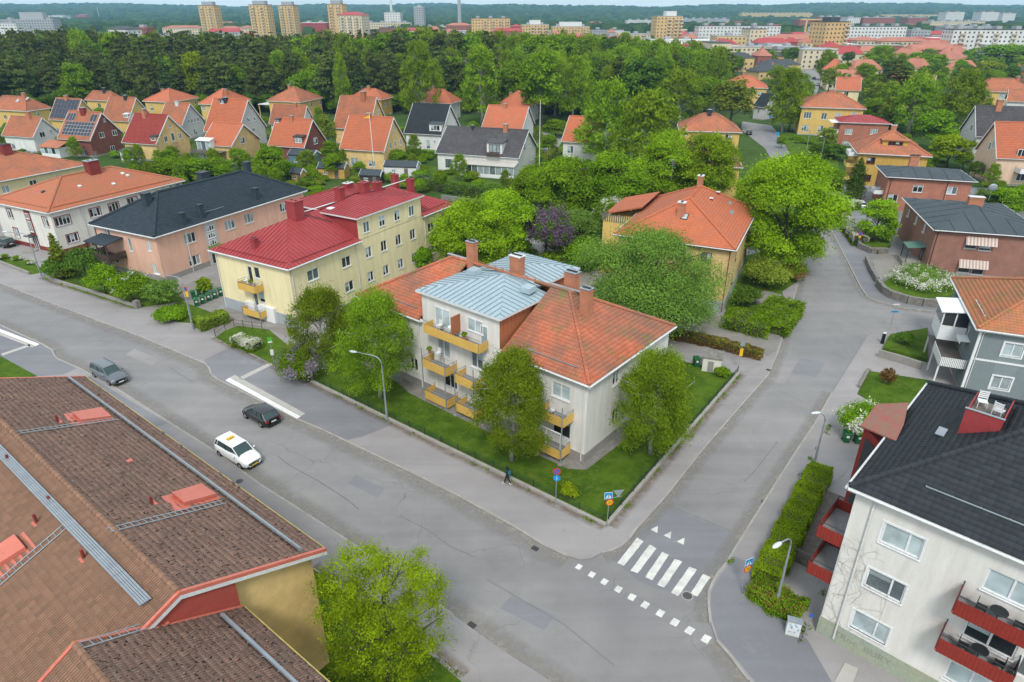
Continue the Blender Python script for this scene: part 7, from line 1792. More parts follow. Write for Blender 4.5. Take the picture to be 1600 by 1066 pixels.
for(u0,u1,v,y,l,wl,rf)in((253,312,44,980,'row of low orange roofs left of the first tower',C_CR,C_OR),(338,372,45,960,'orange roof between the first and second towers',C_CR,C_OR),(372,392,44,950,'pale orange roof just left of the second tower',C_CR,C_OR),(470,508,36,1000,'round arena with pale roof between the towers',C_RED,C_WH),(568,640,36,1050,'pale factory hall left of the tall chimney',C_CR,C_GR),(592,630,44,950,'brown brick workshop in front of the factory hall',C_RB,C_DK),
                             (600,625,20,1100,'white boiler house beneath the chimney',C_WH,C_GR),(646,661,11,1100,'pale silo tower of the power plant',C_GR,C_WH),(697,735,40,960,'row of small red and white industrial roofs',C_RB,C_OR),(625,680,48,900,'long red roof in front of the factory hall',C_CR,C_RED),(660,700,42,1100,'grey sheds beside the power plant',C_GR,C_GR),
                             (797,816,42,930,'red roof wedged between two yellow slabs',C_RB,C_RED),(922,975,47,900,'grey flat roofs right of the twin dome block',C_GR,C_DK),(985,1027,54,780,'beige shopping block left of the middle tower',C_CR,C_GR),(1068,1095,55,770,'beige shopping block right of the middle tower',C_CR,C_GR),(1000,1120,63,660,'white flat roofed shopping arcade',C_WH,C_WH),(1068,1140,30,1500,'grey warehouse hall below the hills',C_GR,C_GR),(980,1030,32,1400,'pale warehouse beyond the birch tops',C_WH,C_GR),
                             (1200,1292,62,620,'long orange roofed terrace left of the yellow tower',C_CR,C_OR),(1340,1375,64,610,'short orange roofed terrace right of the yellow tower',C_CR,C_OR),(1378,1452,65,600,'long orange roofed terrace beneath the white slab',C_CR,C_OR),(1450,1500,70,560,'red dormered roof row',C_RED,C_OR),(1105,1250,74,560,'white edged flat roof arcade',C_CR,C_GR),(1202,1285,79,540,'beige flat block before the yellow tower',C_CR,C_DK),
                             (1250,1272,32,1150,'brick and cream blocks before the hills',C_RB,C_RED),(1282,1320,27,1300,'maroon and white apartment blocks on the horizon',C_RB,C_GR),(1325,1345,28,1250,'pale apartment block on the horizon',C_WH,C_GR),(1350,1400,28,1250,'red and pale apartment row on the horizon',C_RB,C_GR),(1420,1450,28,1300,'dark red apartment block on the horizon',C_RB,C_GR),(1480,1508,19,1700,'tall pale block with maroon side far right',C_WH,C_RB),(1535,1562,19,1700,'second tall pale block with maroon side far right',C_WH,C_RB),(1568,1588,21,1750,'third small pale block with maroon side far right',C_WH,C_RB),
                             (1455,1540,34,1150,'long beige hall under the far right blocks',C_CR,C_GR),(1425,1455,48,800,'pale blocks right of the long white slab',C_GR,C_GR),(1478,1560,42,900,'grey glazed hall at the right',C_GR,C_GR),(1380,1470,24,2300,'ochre cleared field edge below the hills',C_YW,C_YW),(1160,1270,21,2400,'long ochre building strip below the hills',C_YW,C_YW),
                             (75,98,25,2200,'white halls on the distant wooded slope',C_WH,C_WH),(118,132,24,2400,'red halls on the distant wooded slope',C_RED,C_RED),(430,470,40,1300,'grey halls between the third and fourth towers',C_GR,C_GR)):
    block('city_building',l,u0,u1,v,y,dep=min(40,12+y*.012),wall=wl,roof=rf,ang=0,hip=3.0 if rf in(C_OR,C_RED)and y<1100 else 0)
def chimney_stack(label,u,vtop,y,r,bands):
    x=xat(u,y,40);z=zat(x,y,vtop);t=thing('factory_chimney',label,'chimney',(x,y,0));b=MB()
    b.tube([(0,0,0),(0,0,z)],r,bands[0],12,r*.7);b.build('stack',t);b=MB();b.tube([(0,0,z),(0,0,z+3)],r*.7,bands[1],12);b.build('stack_top',t)
chimney_stack('tall grey factory chimney rising above the horizon',717.5,-3,1150,3.4,(C_GR,C_DK));chimney_stack('slim white factory chimney left of the silo',611,-4,1250,2.6,(C_WH,C_RED));
for(u,v,y,l)in((152,11,2600,'thin lattice mast standing on the wooded ridge'),(1265,30,900,'yellow construction crane above the city')):
    x=xat(u,y,40);z=zat(x,y,v);t=thing('mast',l,'mast',(x,y,0));b=MB();c_=C_GR if y>1000 else C_YW
    b.tube([(0,0,0),(0,0,z)],1.2,c_,4);b.build('mast_tower',t)
    if y<1000:b=MB();b.box(-8,-.5,z-1,22,.5,z+.3,c_);b.build('jib',t)
# the dense low town between the slabs, too small to tell apart
g=random.Random(31);b=MB();
for _ in range(420):
    y=540+1000*g.random()**1.2;u=g.uniform(640,1660)if g.random()<.85 else g.uniform(230,640);x=xat(u,y,6);L_,w_,h=g.uniform(14,46),g.uniform(10,16),g.uniform(5,13);a=R(g.choice([0,4,-6,90,84]));Mx=Matrix.Translation((x,y,0))@Matrix.Rotation(a,4,'Z')
    if u<640 and y<800:continue
    wl=g.choice([C_CR,C_WH,C_YW,C_RB,C_GR,C_CR]);rf=g.choice([C_OR,C_OR,C_RED,C_GR,C_DK,C_WH]);b.box(-L_/2,-w_/2,0,L_/2,w_/2,h,wl,Mx)
    if rf in(C_OR,C_RED):c=[(-L_/2-.4,-w_/2-.4,h),(L_/2+.4,-w_/2-.4,h),(L_/2+.4,w_/2+.4,h),(-L_/2-.4,w_/2+.4,h),(-L_/2+3,-.1,h+3.5),(L_/2-3,-.1,h+3.5),(L_/2-3,.1,h+3.5),(-L_/2+3,.1,h+3.5)];b.hexa([tuple(Mx@Vector(p))for p in c],rf)
    else:b.box(-L_/2-.2,-w_/2-.2,h,L_/2+.2,w_/2+.2,h+.5,rf,Mx)
    for k in range(int(h/3)):
        for i in range(int(L_/3.5)):q=-L_/2+1.2+i*3.5;b.box(q,-w_/2-.06,k*3+1,q+1.3,-w_/2+.05,k*3+2.3,C_WIN,Mx)
o=b.build('town_roofs');o['kind']='stuff';o['label']='dense low roofs of the town between the tall blocks'
# roofs among the trees on the right: smaller houses of the district between 260 m and 520 m
g=random.Random(12);used_=[]
names=['far garden end','tall birches','yellow tower','orange terrace','white slab','pine tree','low arcade','side street']
def roofhouse(u,v,L,W_,ze,ang,wall,rm,rise,label):
    p=at(u,v,0);t=thing('district_house',label,'house',(p.x,p.y,0),R(ang));b=MB();b.box(0,0,-.3,L,W_,ze,wall);b.build('walls',t);b=MB();o_=.5
    b.hexa([(-o_,-o_,ze),(L+o_,-o_,ze),(L+o_,W_+o_,ze),(-o_,W_+o_,ze),(W_*.4,W_/2-.05,ze+rise),(L-W_*.4,W_/2-.05,ze+rise),(L-W_*.4,W_/2+.05,ze+rise),(W_*.4,W_/2+.05,ze+rise)],rm);rf=b.build('roof',t)
    b=MB();b.box(L*.5-.5,W_*.5-.4,ze+rise-1,L*.5+.5,W_*.5+.4,ze+rise+1.3,M_CHBRICK);b.build('chimney',rf)
    n=max(2,int(L/3.4))
    for k in range(max(1,int(ze/3))):
        for i in range(n):q=MB();q.box((i+.5)*L/n-.55,-.07,1.0+k*2.9,(i+.5)*L/n+.55,.05,2.3+k*2.9,C_WIN);q.build('window',t)
for(u,v,L,W_,ze,ang,wl,rm,rs,l)in(
    (1095,112,34,12,8,3,C_YW,C_DK,3,'yellow two storey block with blue balconies and dark roof'),(1182,108,9,12,8,3,C_RB,C_OR,5,'small pink gabled house at the end of the dark roofed block'),(1185,124,26,12,4,20,C_YW,C_DK,3,'low row house with black roof left of the far street'),(1198,116,24,12,5,18,C_YW,C_DK,3,'second low row house with black roof near the far street'),(1208,100,26,12,5,16,C_YW,C_DK,3,'third black roofed row house further up the far street'),
    (1250,108,22,14,12,-12,C_CR,C_GR,1,'cream flats with stacked balconies at the end of the far street'),(1300,100,20,14,7,-20,C_CR,C_RED,5,'cream house with crimson roof under the yellow tower'),(1340,96,30,13,7,0,C_CR,C_RED,4,'long crimson roofed house right of the yellow tower'),(1388,102,22,13,6,-30,C_CR,C_OR,5,'orange roofed house behind the dark pine'),(1400,124,16,12,6,-30,C_WH,C_OR,5,'white house with orange roof just right of the pine'),
    (1398,90,44,13,7,-4,C_CR,C_OR,4,'long row of pale orange roofs below the white slab'),(1446,84,40,13,7,-8,C_CR,C_OR,4,'second row of faded orange roofs at the right'),(1478,112,20,14,7,24,C_CR,C_OR,5,'cream house with orange roof and dark gable'),(1465,100,18,12,7,-20,C_WH,C_OR,5,'orange roofed house with white round dormer'),(1472,128,16,11,6,-25,C_CR,C_OR,5,'bright orange roof house behind the yellow green tree'),
    (1560,108,22,13,6,-20,C_CR,C_OR,4,'orange roofed house right of the lime green tree'),(1560,126,24,12,5,-5,C_RB,C_DK,2,'low brick building with dark flat roof at the right edge'),(1290,140,20,11,5,-15,C_CR,C_OR,4,'small orange roofed house behind the bright yellow house'),(1366,168,14,10,5,-25,C_CR,C_OR,4,'cream cottage hidden under the birches'),(1092,96,30,12,5,2,C_CR,C_OR,3,'low orange roofs left of the dark roofed block'),
    (1130,92,30,12,7,2,C_CR,C_DK,2,'grey roofed row in front of the yellow block'),(1330,128,18,11,6,10,C_CR,C_OR,5,'orange gabled house at the foot of the tall pine'),(1510,88,26,12,6,-5,C_CR,C_OR,4,'orange roofed row under the balcony slab'),(1420,76,40,12,7,0,C_RB,C_RED,4,'dark red roofed row beneath the long orange terrace')):
    roofhouse(u,v,L,W_,ze,ang,wl,rm,rs,l)

# ================================================================== TREES
def protos(kind,hs,n,size,mats,bark,seeds):
    return[(trunk_mesh(s,kind,hs[0],hs[1],bark),crown_mesh(s,kind,hs[0],hs[1],n,size,mats),hs)for s in seeds]
PR={'pine':protos('pine',(20,4.6),4200,.42,[L_PINE],M_PBARK,(1,2,3,4)),'spruce':protos('spruce',(21,3.8),2600,.42,[L_SPRUCE],M_BARK,(5,6)),'birch':protos('birch',(17,4.6),7500,.3,[L_BIRCH],M_BIRCH,(7,8,9)),
      'broad':protos('round',(15,5.2),6500,.34,[L_GREEN],M_BARK,(10,11,12)),'dark':protos('round',(15,5.2),6000,.36,[L_DARK],M_BARK,(13,14)),'lime':protos('round',(13,4.8),6000,.36,[L_LIME],M_BARK,(15,16)),
      'olive':protos('round',(13,4.4),3000,.36,[L_OLIVE],M_BARK,(17,18)),'shrub':protos('bush',(2.6,1.7),1300,.17,[L_GREEN],M_BARK,(19,20)),'dshrub':protos('bush',(2.4,1.7),1300,.17,[L_DARK],M_BARK,(21,22)),
      'oshrub':protos('bush',(2.4,1.7),1200,.17,[L_OLIVE],M_BARK,(23,)),'column':protos('column',(6,1.0),1500,.2,[L_DARK],M_BARK,(24,)),'russet':protos('birch',(14,3.2),1600,.33,[L_RUSSET],M_BARK,(25,))}
TREEPOS=[]
def place(kind,name,label,cat,x,y,h,r,group=None,trunk=True):
    tm_,cm_,(h0,r0)=rnd.choice(PR[kind]);t=thing(name,label,cat,(x,y,0),rnd.random()*6.28,group);s=(r/r0,r/r0,h/h0)
    for nm,me in(('trunk',tm_),('crown',cm_)):
        if nm=='trunk' and not trunk:continue
        o=ob(nm,me,t);o.scale=s
    TREEPOS.append((x,y,r));return t
def place_px(kind,name,label,cat,u,vb,vt,w,**k):
    p=at(u,vb);h=zat(p.x,p.y,vt);fw=p.y*CP-(h/2-CAMH)*SP;return place(kind,name,label,cat,p.x,p.y,h,w*fw/F_PX/2,**k)
# the wood: rows of pines with birches and broadleaves along its edge
g=random.Random(5);FT=[]
def wood_top(u):
    pts=[(-200,45),(0,47),(60,42),(160,40),(230,52),(320,48),(420,52),(560,48),(640,44),(740,44),(800,52),(900,52),(980,56),(1060,66),(1150,78),(1250,80)]
    for(a,b_),(c,d_)in zip(pts[:-1],pts[1:]):
        if a<=u<=c:return b_+(d_-b_)*(u-a)/(c-a)
    return 80
cells=[]
ALLB=[B1,B2,B3,B4,B5,C1,R4,R5,R6,R7,R8,R9,R10]+list(K.values())+list(M.values())+list(H.values())+list(X.values())
def inb(x,y,m):
    for B in ALLB:
        d=Vector((x,y,0))-B.o;a,c=d.dot(B.ex),d.dot(B.ey)
        if-m<a<B.L+m and-m<c<B.W+m:return True
    return False
yy=250.0
while yy<440:
    step=7.2+(yy-247)*.012;xx=-380.0
    while xx<130:
        x=xx+g.uniform(-2.6,2.6);y=yy+g.uniform(-2.6,2.6);u=CX+F_PX*x/(y*CP+30*SP);xx+=step
        lim=1010 if y<300 else 1130
        if u<-60 or u>lim:continue
        if u>900 and y<262:continue
        if u<850 and y<264+6*math.sin(u*.02):continue
        if inb(x,y,4.5):continue
        if abs(u-(172+(y-300)*0.06))<9 and y<420:continue
        cells.append((y,x,u))
    yy+=step*.92
cells.sort();KN={'pine':0,'spruce':0,'birch':0,'broad':0,'lime':0,'dark':0,'olive':0,'russet':0};FAR=[]
LBL={'pine':('pine_tree','tall dark green pine in the wood behind the houses','tree','pines of the wood behind the houses'),'spruce':('spruce_tree','slender dark spruce in the wood behind the houses','tree','spruces of the wood behind the houses'),'birch':('birch_tree','light green birch in the wood behind the houses','tree','birches of the wood behind the houses'),
       'broad':('broadleaf_tree','fresh green broadleaf tree in the wood behind the houses','tree','broadleaf trees of the wood'),'dark':('broadleaf_tree','dark green broadleaf tree in the wood behind the houses','tree','dark broadleaf trees of the wood'),'olive':('olive_tree_crown','olive yellow tree in the wood','tree','olive trees'),'lime':('lime_green_tree','bright yellow green tree in the wood edge','tree','yellow green trees of the wood')}
for(y,x,u)in cells:
    f=(y-247)/180;q=g.random()
    if u>780:kd='birch' if q<.38 else 'broad' if q<.66 else 'dark' if q<.82 else 'pine'
    elif u>640:kd='birch' if q<.3 else 'broad' if q<.45 else 'spruce' if q<.6 else 'pine'
    elif f<.14:kd='broad' if q<.26 else 'birch' if q<.4 else 'pine' if q<.85 else 'spruce'
    elif q>.965:kd='lime'
    else:kd='pine' if q<.66 else 'spruce' if q<.80 else 'broad' if q<.92 else 'birch'
    zt=zat(x,y,wood_top(u)+g.uniform(-4,12));h=min(zt,g.uniform(16,22)*(1.0 if kd in('pine','spruce','birch')else .9))
    if f>.45:h=zt+g.uniform(-1.5,.5)
    h=max(9,min(h,27));r=h*{'pine':.24,'spruce':.19,'birch':.27,'broad':.34,'dark':.34,'lime':.32,'olive':.32}[kd]*g.uniform(.85,1.2)
    if f<.72 and KN[kd]<215 and(y-247)<125:KN[kd]+=1;nm,lb,ct,gp=LBL[kd];place(kd,nm,lb,ct,x,y,h,r,group=gp)
    else:FAR.append((kd,x,y,h,r))
for i in range(150):
    y=262+g.random()*16;u=g.uniform(-40,900);x=xat(u,y,2)
    if inb(x,y,3):continue
    kd=g.choice(['broad','dark','broad','birch']);h=g.uniform(4,8);place(kd,'undergrowth_tree',{'broad':'low green tree in the undergrowth along the wood edge','dark':'low dark tree in the undergrowth along the wood edge','birch':'low pale birch in the undergrowth along the wood edge'}[kd],'tree',x,y,h,h*.4,group=kd+' undergrowth along the wood edge')
def merged(name,label,items,n,size,mats_of):
    """a far mass of trees as one mesh"""
    gg=np.random.default_rng(9);base={}
    V=[];RV=[];MI=[];ml=[]
    for(kd,x,y,h,r)in items:
        if kd not in base:
            base[kd]=[]
            for s in range(3):
                me=crown_mesh(100+s,{'broad':'round','dark':'round','olive':'round','lime':'round'}.get(kd,kd),10.0,3.0,n,size,[mats_of[kd]]);a=np.zeros(len(me.vertices)*3);me.vertices.foreach_get('co',a);q=np.zeros(len(me.polygons));me.attributes['rnd'].data.foreach_get('value',q);base[kd].append((a.reshape(-1,3),q));bpy.data.meshes.remove(me)
        if mats_of[kd]not in ml:ml.append(mats_of[kd])
        a,q=base[kd][int(gg.integers(3))];w=gg.random()*6.28;c,s=math.cos(w),math.sin(w);sc=np.array([r/3.0,r/3.0,h/10.0])
        b_=a*sc;V.append(np.stack([b_[:,0]*c-b_[:,1]*s+x,b_[:,0]*s+b_[:,1]*c+y,b_[:,2]],1));RV.append(np.clip(q*.7+gg.random()*.3,0,1));MI.append(np.full(len(q),ml.index(mats_of[kd])))
    V=np.concatenate(V);o=ob(name,npmesh(name,V,quads(len(V)//4),ml,np.concatenate(RV),np.concatenate(MI)));o['kind']='stuff';o['label']=label;return o
MO={'pine':L_PINE,'spruce':L_SPRUCE,'birch':L_BIRCH,'broad':L_GREEN,'dark':L_DARK,'lime':L_LIME,'olive':L_OLIVE}
merged('far_wood','dense far part of the pine wood behind the houses',FAR,330,.42,MO)
# belts of trees between the city blocks and on the plain behind
items=[]
for _ in range(2600):
    y=450+900*g.random()**1.3;u=g.uniform(-60,1660);x=xat(u,y,5)
    if u>620 and y<1100 and g.random()<.8:continue
    if math.sin(u*.021+y*.013)+math.sin(y*.02+1)<-.55:continue
    h=g.uniform(7,12)*(1.25 if u<640 and y<700 else .9);items.append((g.choice(['broad','dark','pine','birch','broad']),x,y,h,h*g.uniform(.33,.5)))
merged('city_trees','tree belts between the city blocks',items,70,.95,MO)
# individual trees of the gardens and streets (pixel foot, top row, crown width)
for(kd,nm,lb,u,vb,vt,w)in(
    ('lime','yellow_green_tree','bright yellow green tree at the wood edge behind the long coral roof',319,172,78,44),('birch','birch_tree','large pale birch with white stem at the wood edge above the black roof',660,196,66,62),('birch','birch_tree','broad pale birch with forked white stem behind the flagpole houses',752,196,74,72),('birch','birch_tree','slim light green birch behind the broad yellow gable',540,188,84,30),
    ('broad','broadleaf_tree','light green tree behind the first hip roof villas',50,168,102,52),('russet','bare_birch','russet tinged bare crowned birch at the wood edge',78,150,82,20),('broad','broadleaf_tree','young light green tree between the red tinged birch and the road lamps',98,152,96,30),('birch','birch_tree','grey green birch above the small yellow villa',200,168,112,44),('lime','broadleaf_tree','fresh green tree right behind the second villa',382,168,108,28),
    ('broad','broadleaf_tree','green tree at the wood edge left of the canopy villa',424,170,112,26),('olive','olive_tree','olive coloured bushy tree right of the brown red gable house',511,236,176,36),('olive','olive_tree','small olive bushy tree beside the flagpole brick house',617,262,232,36),('broad','broadleaf_tree','pale round tree with white blossom behind the flagpole',868,215,186,40),
    ('birch','birch_tree','big birch standing left of the pair above the hidden white house',945,262,128,96),('birch','birch_tree','big birch standing right of the pair above the hidden white house',1004,280,142,104),('broad','broadleaf_tree','broad tree filling the gap left of the tall birches',846,200,76,66),('birch','birch_tree','yellowish birch left of the dark trees',896,196,88,60),('dark','dark_tree','dark round crowned tree in the middle behind the birches',1000,190,78,70),('birch','birch_tree','greyish birch before the far cream block',1058,200,108,72),
    ('broad','broadleaf_tree','green tree in front of the orange villa on the far street',1100,178,118,60),('olive','olive_tree','olive tree leaning over the far street bend',1140,200,120,70),('broad','broadleaf_tree','wide tree between the middle tower and the dark roofed block',1045,130,78,60),('lime','lime_tree','small yellow green tree in front of the dark roofed yellow block',1118,118,88,36),('lime','lime_tree','second small yellow green tree by the dark roofed yellow block',1132,116,92,26),
    ('birch','birch_tree','birch standing beside the far street before the bright yellow house',1222,208,108,60),('dark','dark_tree','low dark tree between the far street and the yellow house',1232,206,160,40),('birch','birch_tree','green birch at the end of the far street',1286,126,78,30),('pine','pine_tree','tall dark pine on the right between the orange roofs',1388,176,94,52),('birch','birch_tree','large birch right of the tall pine',1418,212,116,78),('birch','birch_tree','spreading birch behind the ochre dormer house',1488,216,110,76),
    ('birch','birch_tree','birch group behind the crimson roofed rows',1368,122,72,62),('broad','broadleaf_tree','round tree right of the orange dormer roofs',1440,120,80,60),('broad','broadleaf_tree','wide tree in front of the white balcony slab',1566,110,68,92),('lime','lime_tree','bright lime green tree before the white balcony slab',1540,126,94,48),('broad','broadleaf_tree','green tree in front of the cream gabled house',1455,236,170,56),('lime','round_shrub','round yellow green tree beside the ochre dormer house',1480,262,208,58),
    ('dark','dark_shrub','dark olive shrub below the crimson roofed brick house',1300,250,222,38),('olive','olive_shrub','olive shrub in front of the crimson roofed brick house',1290,232,198,34),('dark','dark_shrub','dark rounded shrub by the lamp post on the far street',1276,248,224,30),('broad','shrub','green shrub under the balconies of the ochre house',1298,298,262,34),('dark','dark_shrub','dark evergreen beside the peach house porch',1520,282,250,22),('broad','shrub','green shrub behind the satellite dish',1568,340,292,56),('broad','broadleaf_tree','low tree right of the satellite dish at the edge',1600,330,282,46),
    ('olive','young_tree','thin young yellowish tree beside the pale grey building',42,308,270,40),('broad','broadleaf_tree','bright green tree between the house row and the salmon building',428,292,226,50),('broad','broadleaf_tree','fresh green bush left of the bright green tree',340,278,246,50),('broad','broadleaf_tree','green thicket behind the salmon roof',268,282,246,60),('broad','broadleaf_tree','green thicket between the terrace house and the salmon roof',308,282,246,52),('birch','blossom_bush','pale flowering bush before the brown red gable house',482,268,236,40)):
    place_px(kd,nm,lb,'shrub' if 'shrub' in nm or 'bush' in nm else 'tree',u,vb,vt,w)

# ---- near trees, each with a crown of its own
D=dict
tree_px('young_tree','young light green tree with airy crown beside the brown roofed building','airy',612,1078,834,212,42000,.058,[L_LIME],M_BARK,41)
tree_px('weeping_birch','birch in front of the balconies of the white corner building','birch',800,722,545,134,62000,.082,[L_BIRCH],M_BIRCH,42)
tree_px('weeping_birch','birch at the right gable of the white corner building','birch',1016,712,550,142,66000,.085,[L_BIRCH],M_BIRCH,43)
tree_px('weeping_birch','birch behind the bent street lamp left of the white building','birch',594,624,458,130,56000,.09,[L_BIRCH],M_BIRCH,44)
tree_px('weeping_birch','yellowish thin birch in front of the cream building','birch',511,582,444,94,34000,.09,[L_BIRCH],M_BIRCH,45)
tree_px('lilac_bush','pale lilac bush in bloom at the bus stop lawn','bush',468,592,528,80,18000,.085,[L_GREEN,L_PLILAC],M_BARK,46,flower=.5,cat='shrub')
tree_px('willow_tree','big greyish green spreading tree beside the yellow brick villa','round',1010,520,338,200,90000,.105,[L_WILLOW],M_BARK,47,skirt=True)
tree_px('maple_tree','huge bright green maple overhanging the side street','round',1212,425,222,152,90000,.155,[L_MAPLE],M_BARK,48,skirt=True)
tree_px('maple_tree','left one of the two yellow green maples hiding the yellow houses','round',1034,320,192,88,26000,.2,[L_MAPLE],M_BARK,49,skirt=True)
tree_px('maple_tree','right one of the two yellow green maples hiding the yellow houses','round',1096,322,194,96,26000,.2,[L_MAPLE],M_BARK,50,skirt=True)
tree_px('maple_tree','dense green maple right of the flagpole lawn','round',878,350,234,104,28000,.2,[L_GREEN],M_BARK,51,skirt=True)
tree_px('maple_tree','wide green maple behind the purple lilac','round',950,350,228,100,28000,.2,[L_GREEN],M_BARK,52,skirt=True)
tree_px('maple_tree','green maple behind the red roof at the end of the cream building','round',738,432,298,112,34000,.16,[L_MAPLE],M_BARK,53,skirt=True)
tree_px('maple_tree','green maple directly left of the purple lilac','round',790,410,284,90,28000,.16,[L_MAPLE],M_BARK,54,skirt=True)
tree_px('lilac_bush','dark purple lilac in full bloom behind the metal roof','bush',852,408,296,92,26000,.13,[L_DARK,L_LILAC],M_BARK,55,flower=.78,cat='shrub')
tree_px('apple_tree','greyish apple tree beside the purple lilac','round',896,400,322,76,18000,.13,[L_WILLOW],M_BARK,56)
tree_px('hawthorn','hawthorn with white blossom left of the terrace house roof','round',954,384,302,62,18000,.12,[L_GREEN,L_BLOS],M_BARK,57,flower=.25)
tree_px('broadleaf_tree','dark undergrowth tree behind the grey yard','bush',915,416,362,80,11000,.15,[L_GREEN],M_BARK,58,cat='shrub')
tree_px('spruce_bush','upright conifer bush left of the salmon building','spruce',101,436,362,36,6000,.14,[L_OLIVE],M_BARK,59,cat='shrub')
tree_px('garden_bush','dark bush left of the conifer bush at the pavement wall','bush',88,440,396,30,4500,.12,[L_DARK],M_BARK,60,cat='shrub')
tree_px('garden_bush','dark green wide bush before the timber balcony','bush',135,432,372,64,9000,.13,[L_DARK],M_BARK,61,cat='shrub')
tree_px('garden_bush','fresh green bush in front of the salmon building','bush',166,460,402,48,8000,.12,[L_GREEN],M_BARK,62,cat='shrub')
tree_px('garden_bush','round green bush with white flower tufts before the salmon wall','bush',208,472,412,60,10000,.12,[L_GREEN,L_BLOS],M_BARK,63,cat='shrub',flower=.04)
tree_px('small_tree','thin leafed small tree by the bin store','airy',258,476,436,60,5500,.11,[L_WILLOW],M_BARK,64)
tree_px('sapling','light green sapling growing beside the green bins','airy',322,462,432,26,1800,.13,[L_LIME],M_BARK,65)
tree_px('garden_bush','green bush covering the bank left of the first lamp','bush',268,500,474,52,6000,.12,[L_GREEN],M_BARK,66,cat='shrub')
tree_px('flowering_bush','large bush covered in white flower heads above the two green bins','bush',1335,684,612,66,13000,.09,[L_GREEN,L_BLOS],M_BARK,67,cat='shrub',flower=.3)
tree_px('blossom_tree','white blossoming spreading bush on the stone walled lawn','bush',1438,452,406,96,14000,.11,[L_WILLOW,L_BLOS],M_BARK,68,flower=.5,cat='shrub')
tree_px('small_tree','small bright green tree on the lawn before the brick villa','round',1364,382,300,56,9000,.16,[L_MAPLE],M_BARK,69,skirt=True)
tree_px('cypress','slim dark pointed cypress at the ochre house','column',1332,312,244,26,5000,.17,[L_DARK],M_BARK,70)
tree_px('garden_bush','purplish green bush leaning over the side street pavement','bush',1195,450,390,70,10000,.13,[L_OLIVE],M_BARK,71,cat='shrub')
tree_px('copper_bush','dark coppery bush at the kerb under the huge maple','bush',1238,438,402,46,6000,.12,[L_RUSSET,L_GREEN],M_BARK,72,cat='shrub',flower=.5)
tree_px('garden_bush','small round green bush on the walled lawn by the grey house','bush',1410,545,522,28,3500,.09,[L_DARK],M_BARK,73,cat='shrub',z=.6)
tree_px('dry_bush','thin reddish bush on the lawn below the grey house','airy',1384,602,574,26,1500,.09,[L_RUSSET],M_BARK,74,cat='shrub')
tree_px('garden_bush','green shrub against the small transformer hut','bush',1127,588,570,24,2500,.10,[L_GREEN],M_BARK,75,cat='shrub')
tree_px('garden_bush','light green low shrub on the corner lawn','bush',888,775,752,30,2200,.10,[L_LIME],M_BARK,76,cat='shrub')
tree_px('garden_bush','dark evergreen bush filling the corner of the yellow villa','bush',1165,480,440,42,6000,.13,[L_DARK],M_BARK,77,cat='shrub')
tree_px('garden_bush','low bright bush on the left side of the white gabled sunroom house','bush',826,284,252,30,3000,.16,[L_LIME],M_BARK,78,cat='shrub')
tree_px('garden_bush','lilac tinted bush row behind the brick villa roof','bush',1556,330,284,70,7000,.15,[L_DARK,L_PLILAC],M_BARK,79,cat='shrub',flower=.15)
for(u,v,l)in((8,405,'left'),(28,408,'middle'),(48,414,'right')):tree_px('flower_tuft','low white flowering bush, %s of three on the narrow front lawn'%l,'bush',u,v,v-11,15,1400,.09,[L_GREEN,L_BLOS],M_BARK,90+u,cat='shrub',flower=.7,trunk=False)
tree_px('garden_bush','dark bush tuft on the lawn at the left edge','bush',-5,410,398,14,900,.09,[L_DARK],M_BARK,97,cat='shrub')
def balcony_item(B,face,u,v,out,z,kind,label):
    a,_=B.hit(face,u,v,out);p,rz_=B.place(face,a,z,out);q=B.w(*p);t=thing(kind,label,kind.split('_')[-1],q,B.a+rz_)
    if 'table' in kind:
        b=MB();b.tube([(0,0,.7),(0,0,.73)],.35,M_WHITE,14);b.build('table_top',t);b=MB();b.tube([(0,0,0),(0,0,.7)],.03,M_WHITE,6);b.build('leg',t)
    elif 'chair' in kind:
        b=MB();b.box(-.22,-.22,.42,.22,.22,.45,M_OFFW);b.build('seat',t);b=MB();b.box(-.22,.2,.45,.22,.24,.9,M_OFFW);b.build('backrest',t)
        for x in(-.2,.17):
            for y in(-.2,.17):b=MB();b.box(x,y,0,x+.03,y+.03,.42,M_OFFW);b.build('leg',t)
    else:
        b=MB();b.tube([(0,0,0),(0,0,.3)],.14,M_CHBRICK,10,.18);b.build('pot',t);ob('foliage',crown_mesh(int(u),'bush',.7,.3,500,.06,[L_GREEN]),t).location=(0,0,.2)
za1=B1.balcony
balcony_item(B1,'f',705,507,.7,8.2,'balcony_table','small round white table on the long top balcony');balcony_item(B1,'f',725,530,.8,8.2,'potted_plant','potted plant by the right end of the long top balcony');balcony_item(B1,'f',686,500,.7,8.2,'balcony_chair','pale chair at the left end of the long top balcony')
balcony_item(B1,'f',685,565,.9,5.3,'balcony_chair','pale chair on the upper left small balcony');balcony_item(B1,'f',672,560,.9,5.3,'potted_plant','potted plant on the upper left small balcony');balcony_item(B1,'f',862,640,.9,4.3,'balcony_chair','pale chair on the upper balcony at the right corner')
balcony_item(B2,'s0',392,440,.7,4.8,'potted_plant','dark potted plant on the upper balcony of the cream building');balcony_item(B2,'s0',384,442,.7,4.8,'balcony_chair','chair on the upper balcony of the cream building')
